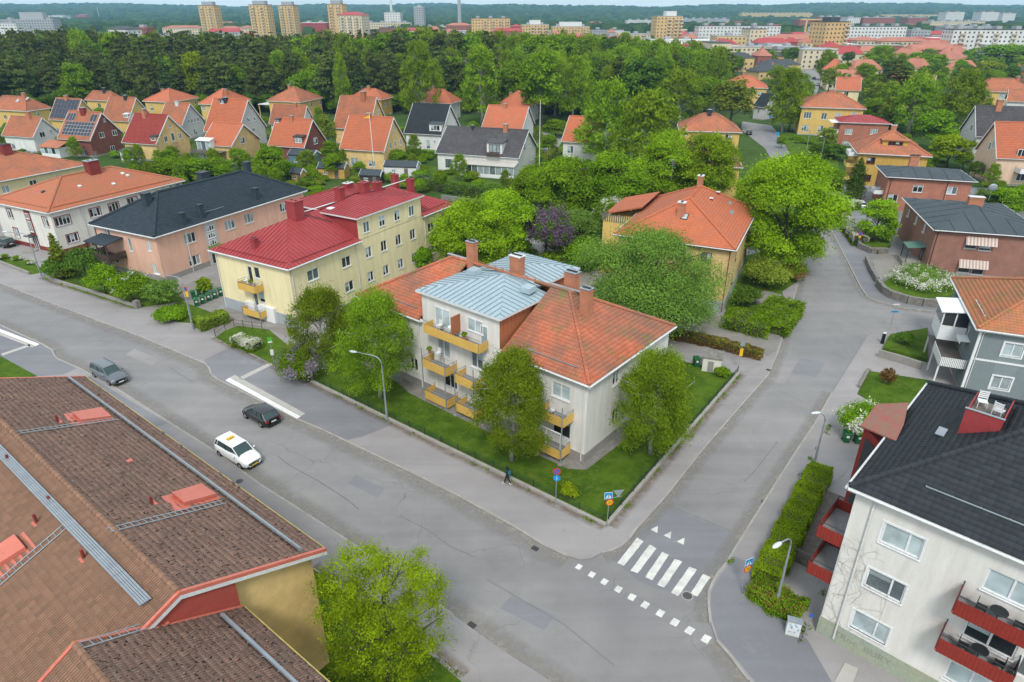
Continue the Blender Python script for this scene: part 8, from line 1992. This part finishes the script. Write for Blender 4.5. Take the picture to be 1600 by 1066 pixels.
for(kd_,u,vb,vt,w_,l)in(('round',912,340,250,70,'filling green tree between the two maples right of the flagpole'),('round',832,320,262,56,'round green tree left of the maples by the flagpole'),('round',705,398,318,54,'small maple half behind the cream building end'),('bush',770,445,388,60,'low green thicket behind the chimneys of the white building'),('round',1000,318,246,60,'green tree behind the terrace wing of the yellow villa'),('bush',1180,350,312,40,'green bush between the villa roof and the huge maple'),('round',660,420,386,34,'small bright bush at the foot of the cream building')):
    tree_px('garden_tree',l,kd_,u,vb,vt,w_,14000,.17,[L_GREEN],M_BARK,200+u)
# hedges
H_=lambda pts:pw(pts,.12)
hedge('clipped_hedge','long bright green clipped hedge beside the wooden deck',H_([(1196,912),(1232,840),(1262,778),(1280,745)]),1.75,1.25,52000,.055,[L_MAPLE,L_RUSSET],3,flower=.0)
hedge('clipped_hedge','reddish tipped hedge end above the grey utility cabinet',H_([(1178,925),(1215,948),(1248,965)]),1.6,.95,16000,.065,[L_GREEN,L_RUSSET],4,flower=.3,rough=.22)
hedge('clipped_hedge','brown green hedge between the two driveways',H_([(1042,527),(1110,540),(1188,561)]),1.1,1.1,9000,.09,[L_RUSSET,L_OLIVE],5,flower=.35)
hedge('clipped_hedge','dense green hedge block before the yellow brick villa',H_([(1140,505),(1200,520),(1226,485)]),4.2,1.5,16000,.11,[L_GREEN],6,rough=.3)
hedge('clipped_hedge','olive clipped hedge beside the cream building',H_([(312,515),(352,502)]),1.8,1.3,8000,.09,[L_OLIVE],7)
hedge('flowering_hedge','hedge topped with white blossom on the bus stop lawn',H_([(372,538),(402,548)]),1.5,1.1,7000,.09,[L_GREEN,L_BLOS],8,flower=.7)
hedge('flowering_hedge','white flowering hedge along the upper side street pavement',H_([(1308,338),(1322,358),(1342,385)]),2.0,1.7,13000,.12,[L_GREEN,L_BLOS],9,flower=.75)
hedge('flowering_hedge','white flowering hedge behind the parked silver car',H_([(1308,330),(1336,326)]),2.0,1.6,6000,.12,[L_GREEN,L_BLOS],10,flower=.6)
hedge('garden_hedge','dark green hedge along the fence behind the red roofs',H_([(640,290),(700,300),(790,312)]),2.0,1.8,9000,.16,[L_DARK],11,rough=.3)
hedge('garden_hedge','low green hedge in front of the black roofed white house',H_([(636,240),(655,242)]),1.5,1.4,2500,.16,[L_GREEN],12);hedge('garden_hedge','second low green hedge right of the garden path',H_([(661,243),(682,246)]),1.5,1.4,2500,.16,[L_GREEN],13)
hedge('garden_hedge','brownish hedge leading up from the flagpole',H_([(842,262),(868,238)]),1.6,1.6,3000,.16,[L_OLIVE],14)
# shrubs scattered in the gardens
g=random.Random(22);cnt=0;SH=[]
blds=[o for o in COL.objects if o.parent is None and o.get('category')in('house','building','shed')]
def clear(x,y,m=1.5):
    for B in ALLB:
        d=Vector((x,y,0))-B.o;a,c=d.dot(B.ex),d.dot(B.ey)
        if-m<a<B.L+m and-m<c<B.W+m:return False
    return all((x-q[0])**2+(y-q[1])**2>(q[2]*.8+.6)**2 for q in SH)
zones=[((200,252),(520,300),95),((440,230),(860,310),80),((840,225),(1000,330),34),((0,180),(420,250),70),((480,190),(860,236),50),((1020,230),(1160,330),22),((1210,170),(1520,300),60),((1530,290),(1600,330),10),((700,330),(960,410),26),((860,400),(940,430),6)]
SHL={'shrub':('garden_shrub','rounded green shrub in the gardens between the houses','green shrubs in the gardens'),'dshrub':('garden_shrub','rounded dark green shrub in the gardens between the houses','dark shrubs in the gardens'),'oshrub':('garden_shrub','rounded olive brown shrub in the gardens between the houses','olive shrubs in the gardens'),
       'broad':('garden_tree','small round green tree in the gardens between the houses','small green garden trees'),'birch':('garden_tree','small light green birch in the gardens between the houses','small birches in the gardens')}
for(a,b_,n)in zones:
    for _ in range(n*3):
        u,v=g.uniform(a[0],b_[0]),g.uniform(a[1],b_[1]);p=at(u,v)
        if not clear(p.x,p.y):continue
        kd=g.choice(['shrub','shrub','shrub','dshrub','oshrub','broad','birch']if v<300 else['shrub','dshrub','shrub'])
        if kd in('broad','birch'):h,r=g.uniform(3.5,6),g.uniform(1.4,2.4)
        else:h,r=g.uniform(1.2,2.8),g.uniform(1.0,2.2)
        nm,lb,gp=SHL[kd];place(kd,nm,lb,'tree' if kd in('broad','birch')else 'shrub',p.x,p.y,h,r,group=gp,trunk=kd in('broad','birch'));SH.append((p.x,p.y,r));n-=1
        if n<=0:break
# trees of the right-hand district
zones=[((1010,92),(1130,180),34,1),((1130,84),(1260,112),18,0),((1290,90),(1470,160),60,0),((1470,78),(1640,150),40,0),((1200,150),(1260,190),8,1),((1360,150),(1520,210),14,1),((960,70),(1100,92),20,0)]
for(a,b_,n,q_)in zones:
    for _ in range(n*3):
        u,v=g.uniform(a[0],b_[0]),g.uniform(a[1],b_[1]);p=at(u,v)
        if not clear(p.x,p.y,3):continue
        if 1240<u<1290 and 96<v<150:continue
        kd=g.choice(['broad','birch','broad','dark','olive','birch']);h=g.uniform(8,13);r=h*g.uniform(.3,.44)
        place(kd,'street_tree',{'broad':'leafy green tree among the orange roofs on the right','birch':'light green birch among the orange roofs on the right','dark':'dark green tree among the orange roofs on the right','olive':'olive tinged tree among the orange roofs on the right'}[kd],'tree',p.x,p.y,h,r,group=kd+' trees among the orange roofs');SH.append((p.x,p.y,r));n-=1
        if n<=0:break

# ================================================================== FENCES AND WALLS
def wall(name,label,pts,h,w,mat,cap=None,cat='wall',z=0.12,stones=False):
    P=[Vector((*q,0))for q in pw(pts,z)];t=thing(name,label,cat,(P[0].x,P[0].y,z));g_=random.Random(len(pts)*7)
    for i in range(len(P)-1):
        d=P[i+1]-P[i];l=d.length;e=d/l;n=Vector((-e.y,e.x,0))*w/2;m=max(1,int(l/(0.55 if stones else 1.6)));rows=max(1,int(h/.3))if stones else 1
        for j in range(m):
            for r_ in range(rows):
                a0=P[i]+e*(l*(j+(.5 if r_%2 else 0)*(j>0))/m+.01)-P[0];a1=P[i]+e*(l*min(m,j+1+(.5 if r_%2 else 0))/m-.01)-P[0];k=1+(g_.uniform(-.12,.12)if stones else 0)
                if(a1-a0).length<.05 or(a1-a0).dot(e)<0:continue
                b=MB();q=[a0-n*k,a1-n*k,a1+n*k,a0+n*k];z0,z1=h*r_/rows,h*(r_+1)/rows-(.02 if stones else 0)+(g_.uniform(0,.06)if stones and r_==rows-1 else 0)
                b.hexa([p+Vector((0,0,z0))for p in q]+[p+Vector((0,0,z1))for p in q],mat);b.build('stone' if stones else 'wall_block',t)
    return t,P
def railfence(name,label,pts,h,step,mat,rails=(0.5,1.0),base=0.0,cat='fence',z=0.12):
    P=[Vector((*q,0))for q in pw(pts,z)];t=thing(name,label,cat,(P[0].x,P[0].y,z))
    for i in range(len(P)-1):
        d=P[i+1]-P[i];l=d.length;e=d/l;m=max(1,round(l/step))
        for j in range(m+(i==len(P)-2)):c=P[i]+e*l*j/m-P[0];b=MB();b.tube([c+Vector((0,0,base)),c+Vector((0,0,h+.05))],.035,mat,6);b.ball(c+Vector((0,0,h+.07)),.05,mat,6,4);b.build('post',t)
        for r_ in rails:b=MB();b.tube([P[i]-P[0]+Vector((0,0,base+(h-base)*r_)),P[i+1]-P[0]+Vector((0,0,base+(h-base)*r_))],.022,mat,5);b.build('rail',t)
    return t
wall('stone_edging','low granite edging along the main street side of the corner lawn',[(487,597),(640,672),(800,750),(947,822)],.22,.28,M_KERB)
wall('stone_edging','low granite edging along the side street side of the corner lawn',[(948,821),(1155,583)],.22,.28,M_KERB)
railfence('lawn_fence','low dark green railing on the main street edge of the corner lawn',[(500,602),(640,670),(800,747),(943,817)],.78,2.0,M_GREENF,rails=(.35,.65,1.0),base=.2)
railfence('lawn_fence','low dark green railing on the side street edge of the corner lawn',[(951,815),(1152,584)],.78,2.0,M_GREENF,rails=(.35,.65,1.0),base=.2)
wall('garden_wall','low concrete wall before the bushes of the salmon building',[(66,432),(95,443),(150,460),(210,480)],.45,.25,M_CONC);wall('garden_wall','low wall along the lawn of the pale grey building',[(-60,392),(0,411),(46,429)],.4,.25,M_CONC)
b,_=wall('gate_pillar','stone pillar ending the low wall by the salmon garden',[(212,480),(218,482)],1.0,.6,M_STONE)
wall('retaining_wall','curved rubble stone wall round the blossoming bush lawn',[(1370,447),(1380,459),(1392,466),(1417,474),(1440,478),(1462,480)],1.05,.5,M_STONE,stones=True)
wall('retaining_wall','rubble stone wall with planting beside the brick villa entrance',[(1353,408),(1360,425),(1370,442)],.8,.5,M_STONE,stones=True);wall('retaining_wall','short rubble stone wall before the small bright tree',[(1336,372),(1342,388),(1360,396),(1386,396)],.9,.45,M_STONE,stones=True)
wall('retaining_wall','concrete garden wall at the driveway of the grey house',[(1371,557),(1404,566),(1438,577)],.85,.3,M_CONC);wall('stone_edging','stone edging of the lawn above the white flowered bush',[(1357,579),(1342,606)],.3,.3,M_STONE)
wall('garden_wall','mossy stone wall behind the hedge of the red roofs',[(690,312),(760,322),(830,330)],1.0,.4,M_STONE);railfence('path_railing','thin dark railing along the steps of the cream building',[(337,526),(352,515),(366,510),(410,516)],.9,1.5,M_DSTEEL)
wall('garden_steps','pale stone steps up to the villa path by the side street',[(1160,470),(1180,474),(1205,476)],.35,1.0,M_STONE)
# wooden deck, low fence, slatted fence by the white building
P=[at(u,v,.12)for u,v in((1291,768),(1306,775),(1318,800),(1297,905),(1232,872))];t=thing('wooden_deck','weathered grey wooden deck between the long hedge and the white building','deck',P[4]);o_=P[4]
e=(P[0]-P[4]);l=e.length;e.normalize();n=Vector((e.y,-e.x,0));wd=3.0
for i in range(20):b=MB();a0=n*(wd*i/20+.01);a1=n*(wd*(i+1)/20-.01);b.hexa([a0,a0+e*l,a1+e*l,a1]+[q+Vector((0,0,.14))for q in(a0,a0+e*l,a1+e*l,a1)],M_WOOD);b.build('plank',t)
b=MB();a0=-n*.12;b.hexa([a0,a0+e*l,e*l,Vector((0,0,0))]+[q+Vector((0,0,.95))for q in(a0,a0+e*l,e*l,Vector((0,0,0)))],M_WOOD);b.build('side_board',t)
A,Bq=at(1232,872,.12),at(1296,905,.12);t=thing('slatted_fence','grey slatted wooden fence at the lower end of the deck','fence',A);d=Bq-A;l=d.length;e=d/l;nn=Vector((-e.y,e.x,0))*.02
for i in range(int(l/.17)):b=MB();a0=e*(i*.17);a1=e*(i*.17+.11);b.hexa([a0-nn,a1-nn,a1+nn,a0+nn]+[q+Vector((0,0,1.15))for q in(a0-nn,a1-nn,a1+nn,a0+nn)],M_WOOD);b.build('slat',t)
for zq in(.2,1.1):b=MB();b.hexa([-nn*3,d-nn*3,d-nn,-nn]and[q+Vector((0,0,zq))for q in(-nn*3,d-nn*3,d-nn,-nn)]+[q+Vector((0,0,zq+.09))for q in(-nn*3,d-nn*3,d-nn,-nn)],M_WOOD);b.build('rail',t)

# ================================================================== LAMPS, SIGNS, CABINETS
p=at(605,657,.12);lamp('street_lamp','bent grey street lamp in front of the left birch',p,6.9,2.6,R(160))
p=at(302,515,.12);lamp('street_lamp','bent grey street lamp by the olive hedge and green bins',p,6.9,2.9,R(165))
p=at(66,436,.12);lamp('street_lamp','bent grey street lamp before the pale grey building',p,6.9,3.3,R(170))
p=at(1211,952,.12);lamp('street_lamp','white painted street lamp rising from the reddish hedge end',p,6.4,1.3,R(215))
p=at(1271,730,.12);lamp('street_lamp','slim street lamp by the end of the long hedge',p,5.6,.7,R(190))
p=at(1282,250,.12);lamp('street_lamp','distant street lamp beside the far street bend',p,6.0,.8,R(180))
p=at(1260,235,.12);lamp('street_lamp','second distant lamp further down toward the maples',p,5.8,.8,R(200))
for i,(u,v,hh,an,l)in enumerate(((72,160,11,165,'tall double bend road lamp left of the wood'),(92,155,11,150,'tall leaning road lamp right behind the solar roofs'),(44,165,9,180,'tall road lamp at the left edge of the wood'))):
    p=at(u,v);lamp('road_lamp',l,p,hh,4.0,R(an))
def sign_post(label,u,v,h,name='sign_post',rz_=0.0):
    p=at(u,v,.12);t=thing(name,label,'road sign',(p.x,p.y,.12),rz_);b=MB();b.tube([(0,0,0),(0,0,h)],.03,M_STEEL,8);b.build('post',t);return t
S_BLUE=pm('sign_blue',(0.02,0.12,0.45),None,1,.4);S_LBLUE=pm('sign_light_blue',(0.01,0.28,0.62),None,1,.4);S_YEL=pm('sign_yellow',(0.85,0.45,0.02),None,1,.4);S_RED=pm('sign_red',(0.6,0.03,0.03),None,1,.4);S_BACK=pm('sign_back_grey',(0.25,0.3,0.3),None,1,.5)
def plate(parent,z,w,h,mat,y=-.05,x=0.0,name='sign_plate'):
    b=MB();b.box(x-w/2,y-.012,z-h/2,x+w/2,y,z+h/2,mat);return b.build(name,parent)
def rdisc(parent,z,r,mat,y=-.05,x=0.0,name='sign_disc',seg=24,rot=None):
    b=MB();b.tube([(x,y,z),(x,y-.012,z)],r,mat,seg);return b.build(name,parent)
def tri(parent,c,s,mat,y,name='triangle',down=False):
    b=MB();k=-1 if down else 1;b.prism([(c[0]-s,y,c[1]-s*.8*k),(c[0]+s,y,c[1]-s*.8*k),(c[0],y,c[1]+s*.9*k)],(0,-.006,0),mat);return b.build(name,parent)
def ped_sign(parent,z,x=0.0,s=.62):
    pl=plate(parent,z,s,s,M_WHITE,x=x);plate(pl,z,s*.92,s*.92,S_LBLUE,-.064,x,'blue_field');tri(pl,(x,z-.02),s*.38,M_WHITE,-.078)
    b=MB();y=-.09;k=s/.62
    b.tube([(x,y,z+.13*k),(x,y-.004,z+.13*k)],.035*k,M_BLACKP,8);b.hexa([(x-.03,y,z-.04),(x+.03,y,z-.04),(x+.03,y-.004,z-.04),(x-.03,y-.004,z-.04),(x-.025,y,z+.09),(x+.025,y,z+.09),(x+.025,y-.004,z+.09),(x-.025,y-.004,z+.09)],M_BLACKP)
    b.tube([(x,y,z-.04),(x-.07,y,z-.18)],.014,M_BLACKP,5);b.tube([(x,y,z-.04),(x+.07,y,z-.18)],.014,M_BLACKP,5);b.tube([(x-.01,y,z+.06),(x+.08,y,z-.01)],.012,M_BLACKP,5);b.build('pedestrian_figure',pl);return pl
def thirty(parent,z,x=0.0,r=.3):
    d=rdisc(parent,z,r,S_RED,-.05,x);rdisc(d,z,r*.76,S_YEL,-.064,x,'yellow_field');tx=text('30',r*1.0,M_BLACKP,'number',d,.002);tx.location=(x,-.08,z-.01);tx.rotation_euler=(R(90),0,0)
fa=R(-38)
t=sign_post('post with blue zebra crossing sign above a yellow speed sign at the lawn corner',948,824,2.75,rz_=R(8));ped_sign(t,3.05,-.08,.62);thirty(t,2.42,.05)
b=MB();b.tube([(-.35,0,2.73),(1.0,.15,2.73)],.02,M_STEEL,5);b.build('crossbar',t);tri(t,(.72,3.05),.42,S_BACK,.08,'give_way_sign',True)
t=sign_post('post with round no parking sign above a round blue path sign',868,790,3.0,rz_=R(-5));d=rdisc(t,3.35,.31,S_RED,-.05,0);rdisc(d,3.35,.24,S_BLUE,-.064,0,'blue_field');b=MB();b.hexa([(-.2,-.08,3.5),(-.14,-.08,3.56),(.2,-.08,3.2),(.14,-.08,3.14),(-.2,-.084,3.5),(-.14,-.084,3.56),(.2,-.084,3.2),(.14,-.084,3.14)],S_RED);b.build('red_bar',d)
d=rdisc(t,2.72,.28,S_LBLUE,-.05,.02);b=MB();b.tube([(.02,-.07,2.82),(.02,-.074,2.82)],.03,M_WHITE,8);b.tube([(.02,-.072,2.78),(.02,-.072,2.68)],.025,M_WHITE,6);b.tube([(.02,-.072,2.69),(-.04,-.072,2.58)],.015,M_WHITE,5);b.tube([(.02,-.072,2.69),(.08,-.072,2.58)],.015,M_WHITE,5);b.build('walker_symbol',d)
t=sign_post('post with blue zebra crossing sign above a round 30 sign at the hedge',1159,926,2.45,rz_=R(25));ped_sign(t,2.75,.02,.62);thirty(t,2.18,.02)
t=sign_post('thin post with small blue and yellow plates behind the driveway lawn',1153,580,3.6);plate(t,3.3,.5,.5,S_BACK);plate(t,2.3,.35,.9,S_YEL,name='yellow_plate');
t=sign_post('slim post with flat blue street name plate at the junction',1390,515,3.4);plate(t,2.4,.9,.2,S_LBLUE);plate(t,3.35,.8,.16,M_WHITE)
t=sign_post('post with no parking sign and yellow plate by the flowering hedge',1339,388,2.6);d=rdisc(t,2.5,.35,S_RED,-.05);rdisc(d,2.5,.27,S_BLUE,-.064,0,'blue_field');plate(t,1.95,.4,.35,S_YEL)
t=sign_post('green topped bus stop pole on the bus stop lawn',428,568,3.1,rz_=R(20));plate(t,3.0,.45,.5,pm('bus_sign_green',(.09,.42,.05),None,1,.4));plate(t,2.66,.45,.16,M_WHITE,name='white_band');plate(t,1.4,.35,.7,M_WHITE,name='timetable')
t=sign_post('small red and yellow sign on the lamp beside the green bins',300.5,500,4.4,rz_=R(10));d=plate(t,4.2,.5,.5,S_RED);rdisc(d,4.2,.17,S_BLUE,-.066,0,'blue_field');plate(t,3.5,.5,.7,S_YEL)
for(u,v,l)in((1202,193,'small blue zebra sign on the far street bend'),(1213,222,'blue zebra sign beside the distant lamp')):t=sign_post(l,u,v,2.4);plate(t,2.4,.8,.9,S_LBLUE)
t=thing('utility_cabinet','grey utility cabinet sprayed with blue scribbles below the hedge','cabinet',at(1237,990,.12),R(-20));b=MB();b.box(-.4,-.2,0,.4,.2,1.15,M_OFFW);b.box(-.44,-.24,1.15,.44,.24,1.2,M_STEEL);b.build('body',t)
b=MB();g=random.Random(3)
for i in range(9):x,z=g.uniform(-.28,.2),g.uniform(.3,.95);b.tube([(x,-.206,z),(x+g.uniform(-.1,.14),-.206,z+g.uniform(.05,.16)),(x+g.uniform(0,.15),-.206,z-.06)],.016,S_LBLUE,4)
b.build('spray_scribble',t)
t=thing('metal_post','short leaning grey steel post beside the utility cabinet','post',at(1255,997,.12),0);b=MB();b.tube([(0,0,0),(.12,0,1.9)],.04,M_STEEL,8);b.build('pole',t);b=MB();b.box(.03,-.04,1.85,.22,.04,2.05,S_BLUE);b.build('small_plate',t)
t=thing('bollard','dark slanted traffic bollard with white top at the junction lawn','bollard',at(1378,537,.12),0);b=MB();b.box(-.16,-.1,0,.16,.1,1.3,M_BLACKP);b.build('body',t);b=MB();b.box(-.17,-.11,1.3,.17,.11,1.42,M_WHITE);b.build('cap',t)
def bin_(label,u,v,rz_,mat=M_GREENP,group=None,z=.13):
    p=at(u,v,z);t=thing('wheelie_bin',label,'bin',(p.x,p.y,z),rz_,group);b=MB();b.hexa([(-.24,-.28,.06),(.24,-.28,.06),(.24,.28,.06),(-.24,.28,.06),(-.3,-.36,1.0),(.3,-.36,1.0),(.3,.36,1.0),(-.3,.36,1.0)],mat);b.build('body',t)
    b=MB();b.hexa([(-.33,-.4,1.0),(.33,-.4,1.0),(.33,.4,1.03),(-.33,.4,1.03),(-.3,-.36,1.06),(.3,-.36,1.06),(.3,.36,1.1),(-.3,.36,1.1)],mat);b.build('lid',t)
    b=MB();b.box(-.12,-.355,.6,.12,-.325,.82,M_WHITE);b.build('sticker',t)
    for s_ in(-.25,.25):b=MB();b.tube([(s_-.03,.3,.1),(s_+.03,.3,.1)],.1,M_BLACKP,10);b.build('wheel',t)
ords=['nearest','second','third','fourth','fifth','sixth']
for i in range(6):bin_('%s green wheelie bin from the street in the row beside the salmon building'%ords[i],308+i*9.4,478-i*4.0,R(-15+45))
for i in range(3):bin_('%s green bin of the rear row behind the sapling'%['left','middle','right'][i],303+i*9,466-i*4,R(210))
bin_('taller green bin left below the white flowered bush',1321,690,R(-10));bin_('green bin with white sticker right below the white flowered bush',1339,692,R(-6));bin_('green bin beside the small transformer hut',1087,572,R(5))
t=thing('transformer_hut','small beige transformer hut with weathered slab roof on the corner lawn','hut',at(1096,580,.12),R(-18));b=MB();b.box(0,0,0,1.9,1.7,1.7,P_PALE);b.build('wall',t)
for i in range(4):b=MB();b.hexa([(-.15+i*.56,-.15,1.7),(.39+i*.56,-.15,1.7),(.39+i*.56,1.85,1.8),(-.15+i*.56,1.85,1.8),(-.15+i*.56,-.15,1.78),(.39+i*.56,-.15,1.78),(.39+i*.56,1.85,1.88),(-.15+i*.56,1.85,1.88)],M_STONE);b.build('roof_slab',t)
b=MB();b.box(.55,-.03,.1,1.15,-.004,1.3,M_CONC);b.build('door',t)
def flagpole(label,u,vb,vt):p=at(u,vb);h=zat(p.x,p.y,vt);t=thing('flagpole',label,'flagpole',(p.x,p.y,0));b=MB();b.tube([(0,0,0),(0,0,h)],.09,M_WHITE,8,.05);b.build('pole',t);b=MB();b.ball((0,0,h+.1),.13,M_YPLATE,8,6);b.build('finial',t);return t,h
t,h=flagpole('white flagpole with a blue yellow pennant before the brick house',586,276,178);b=MB();b.prism([(0.05,0,h-.3),(.1,0,h-1.0),(-1.6,0.1,h-.9)],(0,.02,0),S_YEL);b.build('pennant',t)
flagpole('white flagpole on the lawn right of the sunroom house',842,290,158)

# ================================================================== CARS AND PEOPLE
def head(p,q):d=at(*q)-at(*p);return math.atan2(d.y,d.x)
car('dark grey people carrier driving down the main street with roof rails',at(173,592),head((150,580),(200,607)),carpaint('graphite_paint',(.12,.135,.15)),'suv',rails=True,name='people_carrier')
car('black hatchback driving away past the bus stop',at(409,655),head((436,672),(385,642)),carpaint('black_paint',(.010,.011,.013)),'hatch',name='hatchback')
car('white taxi with yellow roof sign on the main street',at(374,716),head((345,697),(405,733)),carpaint('white_paint_car',(.72,.73,.74),0),'suv',taxi=True,name='taxi',plate=M_YPLATE)
car('dark green estate car parked at the left edge by the pale building',at(6,384,.13),R(155),carpaint('dark_green_paint',(.03,.045,.045)),'estate',z=.14)
car('silver car parked behind the white flowering hedge',at(1346,326,.1),R(-20),carpaint('silver_paint',(.42,.44,.46)),'hatch',z=.1)
car('black car parked at the far street bend',at(1170,210),R(70),carpaint('black_paint',(.01,.01,.01)),'hatch')
for i,(u,v,c,l)in enumerate(((1262,135,(.02,.02,.02),'black car parked in the far street'),(1277,134,(.6,.6,.6),'white car parked in the far street'),(1271,124,(.1,.1,.1),'grey car further up the far street'),(1436,212,(.3,.32,.34),'silver car seen under the birches on the right'),(1462,222,(.6,.6,.6),'white car seen under the birches on the right'))):car(l,at(u,v),R(75),carpaint('cp%d'%i,c),'hatch')
car('blue tarpaulin covered car behind the flagpole hedge',at(856,224),R(40),carpaint('blue_cover',(.02,.10,.28),0),'estate')
car('small beige car half hidden in the garden of the timber terrace',at(466,250),R(20),carpaint('beige_p',(.4,.38,.33)),'hatch')

def person(p,hd):
    t=thing('person','person in dark clothes and white shoes walking with a blue backpack','person',(p.x,p.y,.12),hd)
    J={'pel':(0,0,.93),'chest':(.03,0,1.28),'neck':(.05,0,1.47),'head':(.08,0,1.62),'top':(.08,0,1.72),'hl':(0,.10,.90),'kl':(.16,.10,.50),'al':(.26,.10,.09),'tl':(.42,.10,.05),'hr':(0,-.10,.90),'kr':(-.02,-.10,.48),'ar':(-.30,-.10,.14),'tr':(-.18,-.10,.05),
         'sl':(.03,.19,1.42),'el':(-.12,.25,1.15),'wl':(-.10,.24,.92),'fl':(-.06,.24,.83),'sr':(.03,-.19,1.42),'er':(.06,-.26,1.14),'wr':(.26,-.24,1.02),'fr':(.34,-.23,1.02)}
    rad={'pel':.145,'chest':.155,'neck':.06,'head':.10,'top':.075,'hl':.10,'kl':.068,'al':.045,'tl':.04,'hr':.10,'kr':.068,'ar':.045,'tr':.04,'sl':.075,'el':.052,'wl':.036,'fl':.034,'sr':.075,'er':.052,'wr':.036,'fr':.034}
    E_=[('pel','chest'),('chest','neck'),('neck','head'),('head','top'),('pel','hl'),('hl','kl'),('kl','al'),('al','tl'),('pel','hr'),('hr','kr'),('kr','ar'),('ar','tr'),('chest','sl'),('sl','el'),('el','wl'),('wl','fl'),('chest','sr'),('sr','er'),('er','wr'),('wr','fr')]
    ks=list(J);me=bpy.data.meshes.new('body');me.from_pydata([J[k]for k in ks],[(ks.index(a),ks.index(b_))for a,b_ in E_],[]);o=ob('body',me,t)
    o.modifiers.new('skin','SKIN');sv=me.skin_vertices[0].data
    for i,k in enumerate(ks):sv[i].radius=(rad[k],rad[k]);sv[i].use_root=(k=='pel')
    sb=o.modifiers.new('sub','SUBSURF');sb.levels=2;sb.render_levels=2
    m=pm('dark_clothes',(.022,.022,.026),None,5,.9);me.materials.append(m);me.polygons.foreach_set('use_smooth',[True]*len(me.polygons))
    b=MB();b.ball((.115,0,1.63),(.085,.078,.115),pm('skin_tone',(.42,.25,.17),None,3,.6),12,8);b.ball((.2,0,1.62),(.018,.014,.02),MATS['skin_tone'],6,4);b.build('face',t,smooth=True)
    b=MB();b.ball((.06,0,1.66),(.12,.105,.125),pm('black_hood',(.012,.012,.014)),12,8);b.build('hood',t,smooth=True)
    b=MB();b.ball((-.19,0,1.22),(.12,.15,.23),pm('teal_backpack',(.02,.13,.17),None,4,.7),12,8);bp=b.build('backpack',t,smooth=True)
    for s_ in(-.1,.1):b=MB();b.tube([(-.12,s_,1.4),(.05,s_*1.2,1.47),(.17,s_*1.2,1.3),(.05,s_*1.3,1.12)],.02,MATS['teal_backpack'],5);b.build('strap',bp)
    for k in('al','ar'):
        c=J[k];b=MB();b.ball((c[0]+.09,c[1],.06 if k=='al' else .1),(.15,.052,.05),M_WHITE,10,6);b.build('shoe',t,smooth=True)
person(at(793,757,.12),R(142))
# satellite dishes, antennas on roofs
for(u,v,z,l)in((215,122,11,'thin tv antenna on the small yellow villa'),(250,128,11,'thin tv antenna on the second villa by the wood'),(455,126,11,'tv antenna on the canopy villa'),(566,135,11,'tv antenna on the ochre villa'),(1114,172,11,'tv antenna on the house behind the maples'),(1050,260,12,'tv antenna on the terrace wing'),(153,246,11,'tv antenna on the pale grey building')):
    p=at(u,v+10,z-1);t=thing('tv_antenna',l,'antenna',(p.x,p.y,z-2));b=MB();b.tube([(0,0,0),(0,0,3.2)],.03,M_STEEL,5);b.build('mast',t);b=MB()
    for i in range(4):b.tube([(-.5,0,2.2+i*.3),(.5,0,2.2+i*.3)],.015,M_STEEL,4)
    b.build('aerial',t)
# air between here and the hills
b=MB();b.box(-6700,-320,-1.5,6700,5400,95,M_WHITE);me=b.mesh('haze');me.materials.clear()
mh=bpy.data.materials.new('haze');mh.use_nodes=True;n=mh.node_tree;n.nodes.clear();o=n.nodes.new('ShaderNodeOutputMaterial');v=n.nodes.new('ShaderNodeVolumePrincipled');v.inputs['Color'].default_value=(.40,.76,1,1);v.inputs['Density'].default_value=0.000135;v.inputs['Anisotropy'].default_value=.2
n.links.new(v.outputs[0],o.inputs['Volume']);me.materials.append(mh);o=ob('haze',me);o['kind']='stuff';o['label']='thin pale haze in the air over the town'
print('FACES',sum(len(m.polygons)for m in bpy.data.meshes),'OBJ',len(bpy.data.objects))
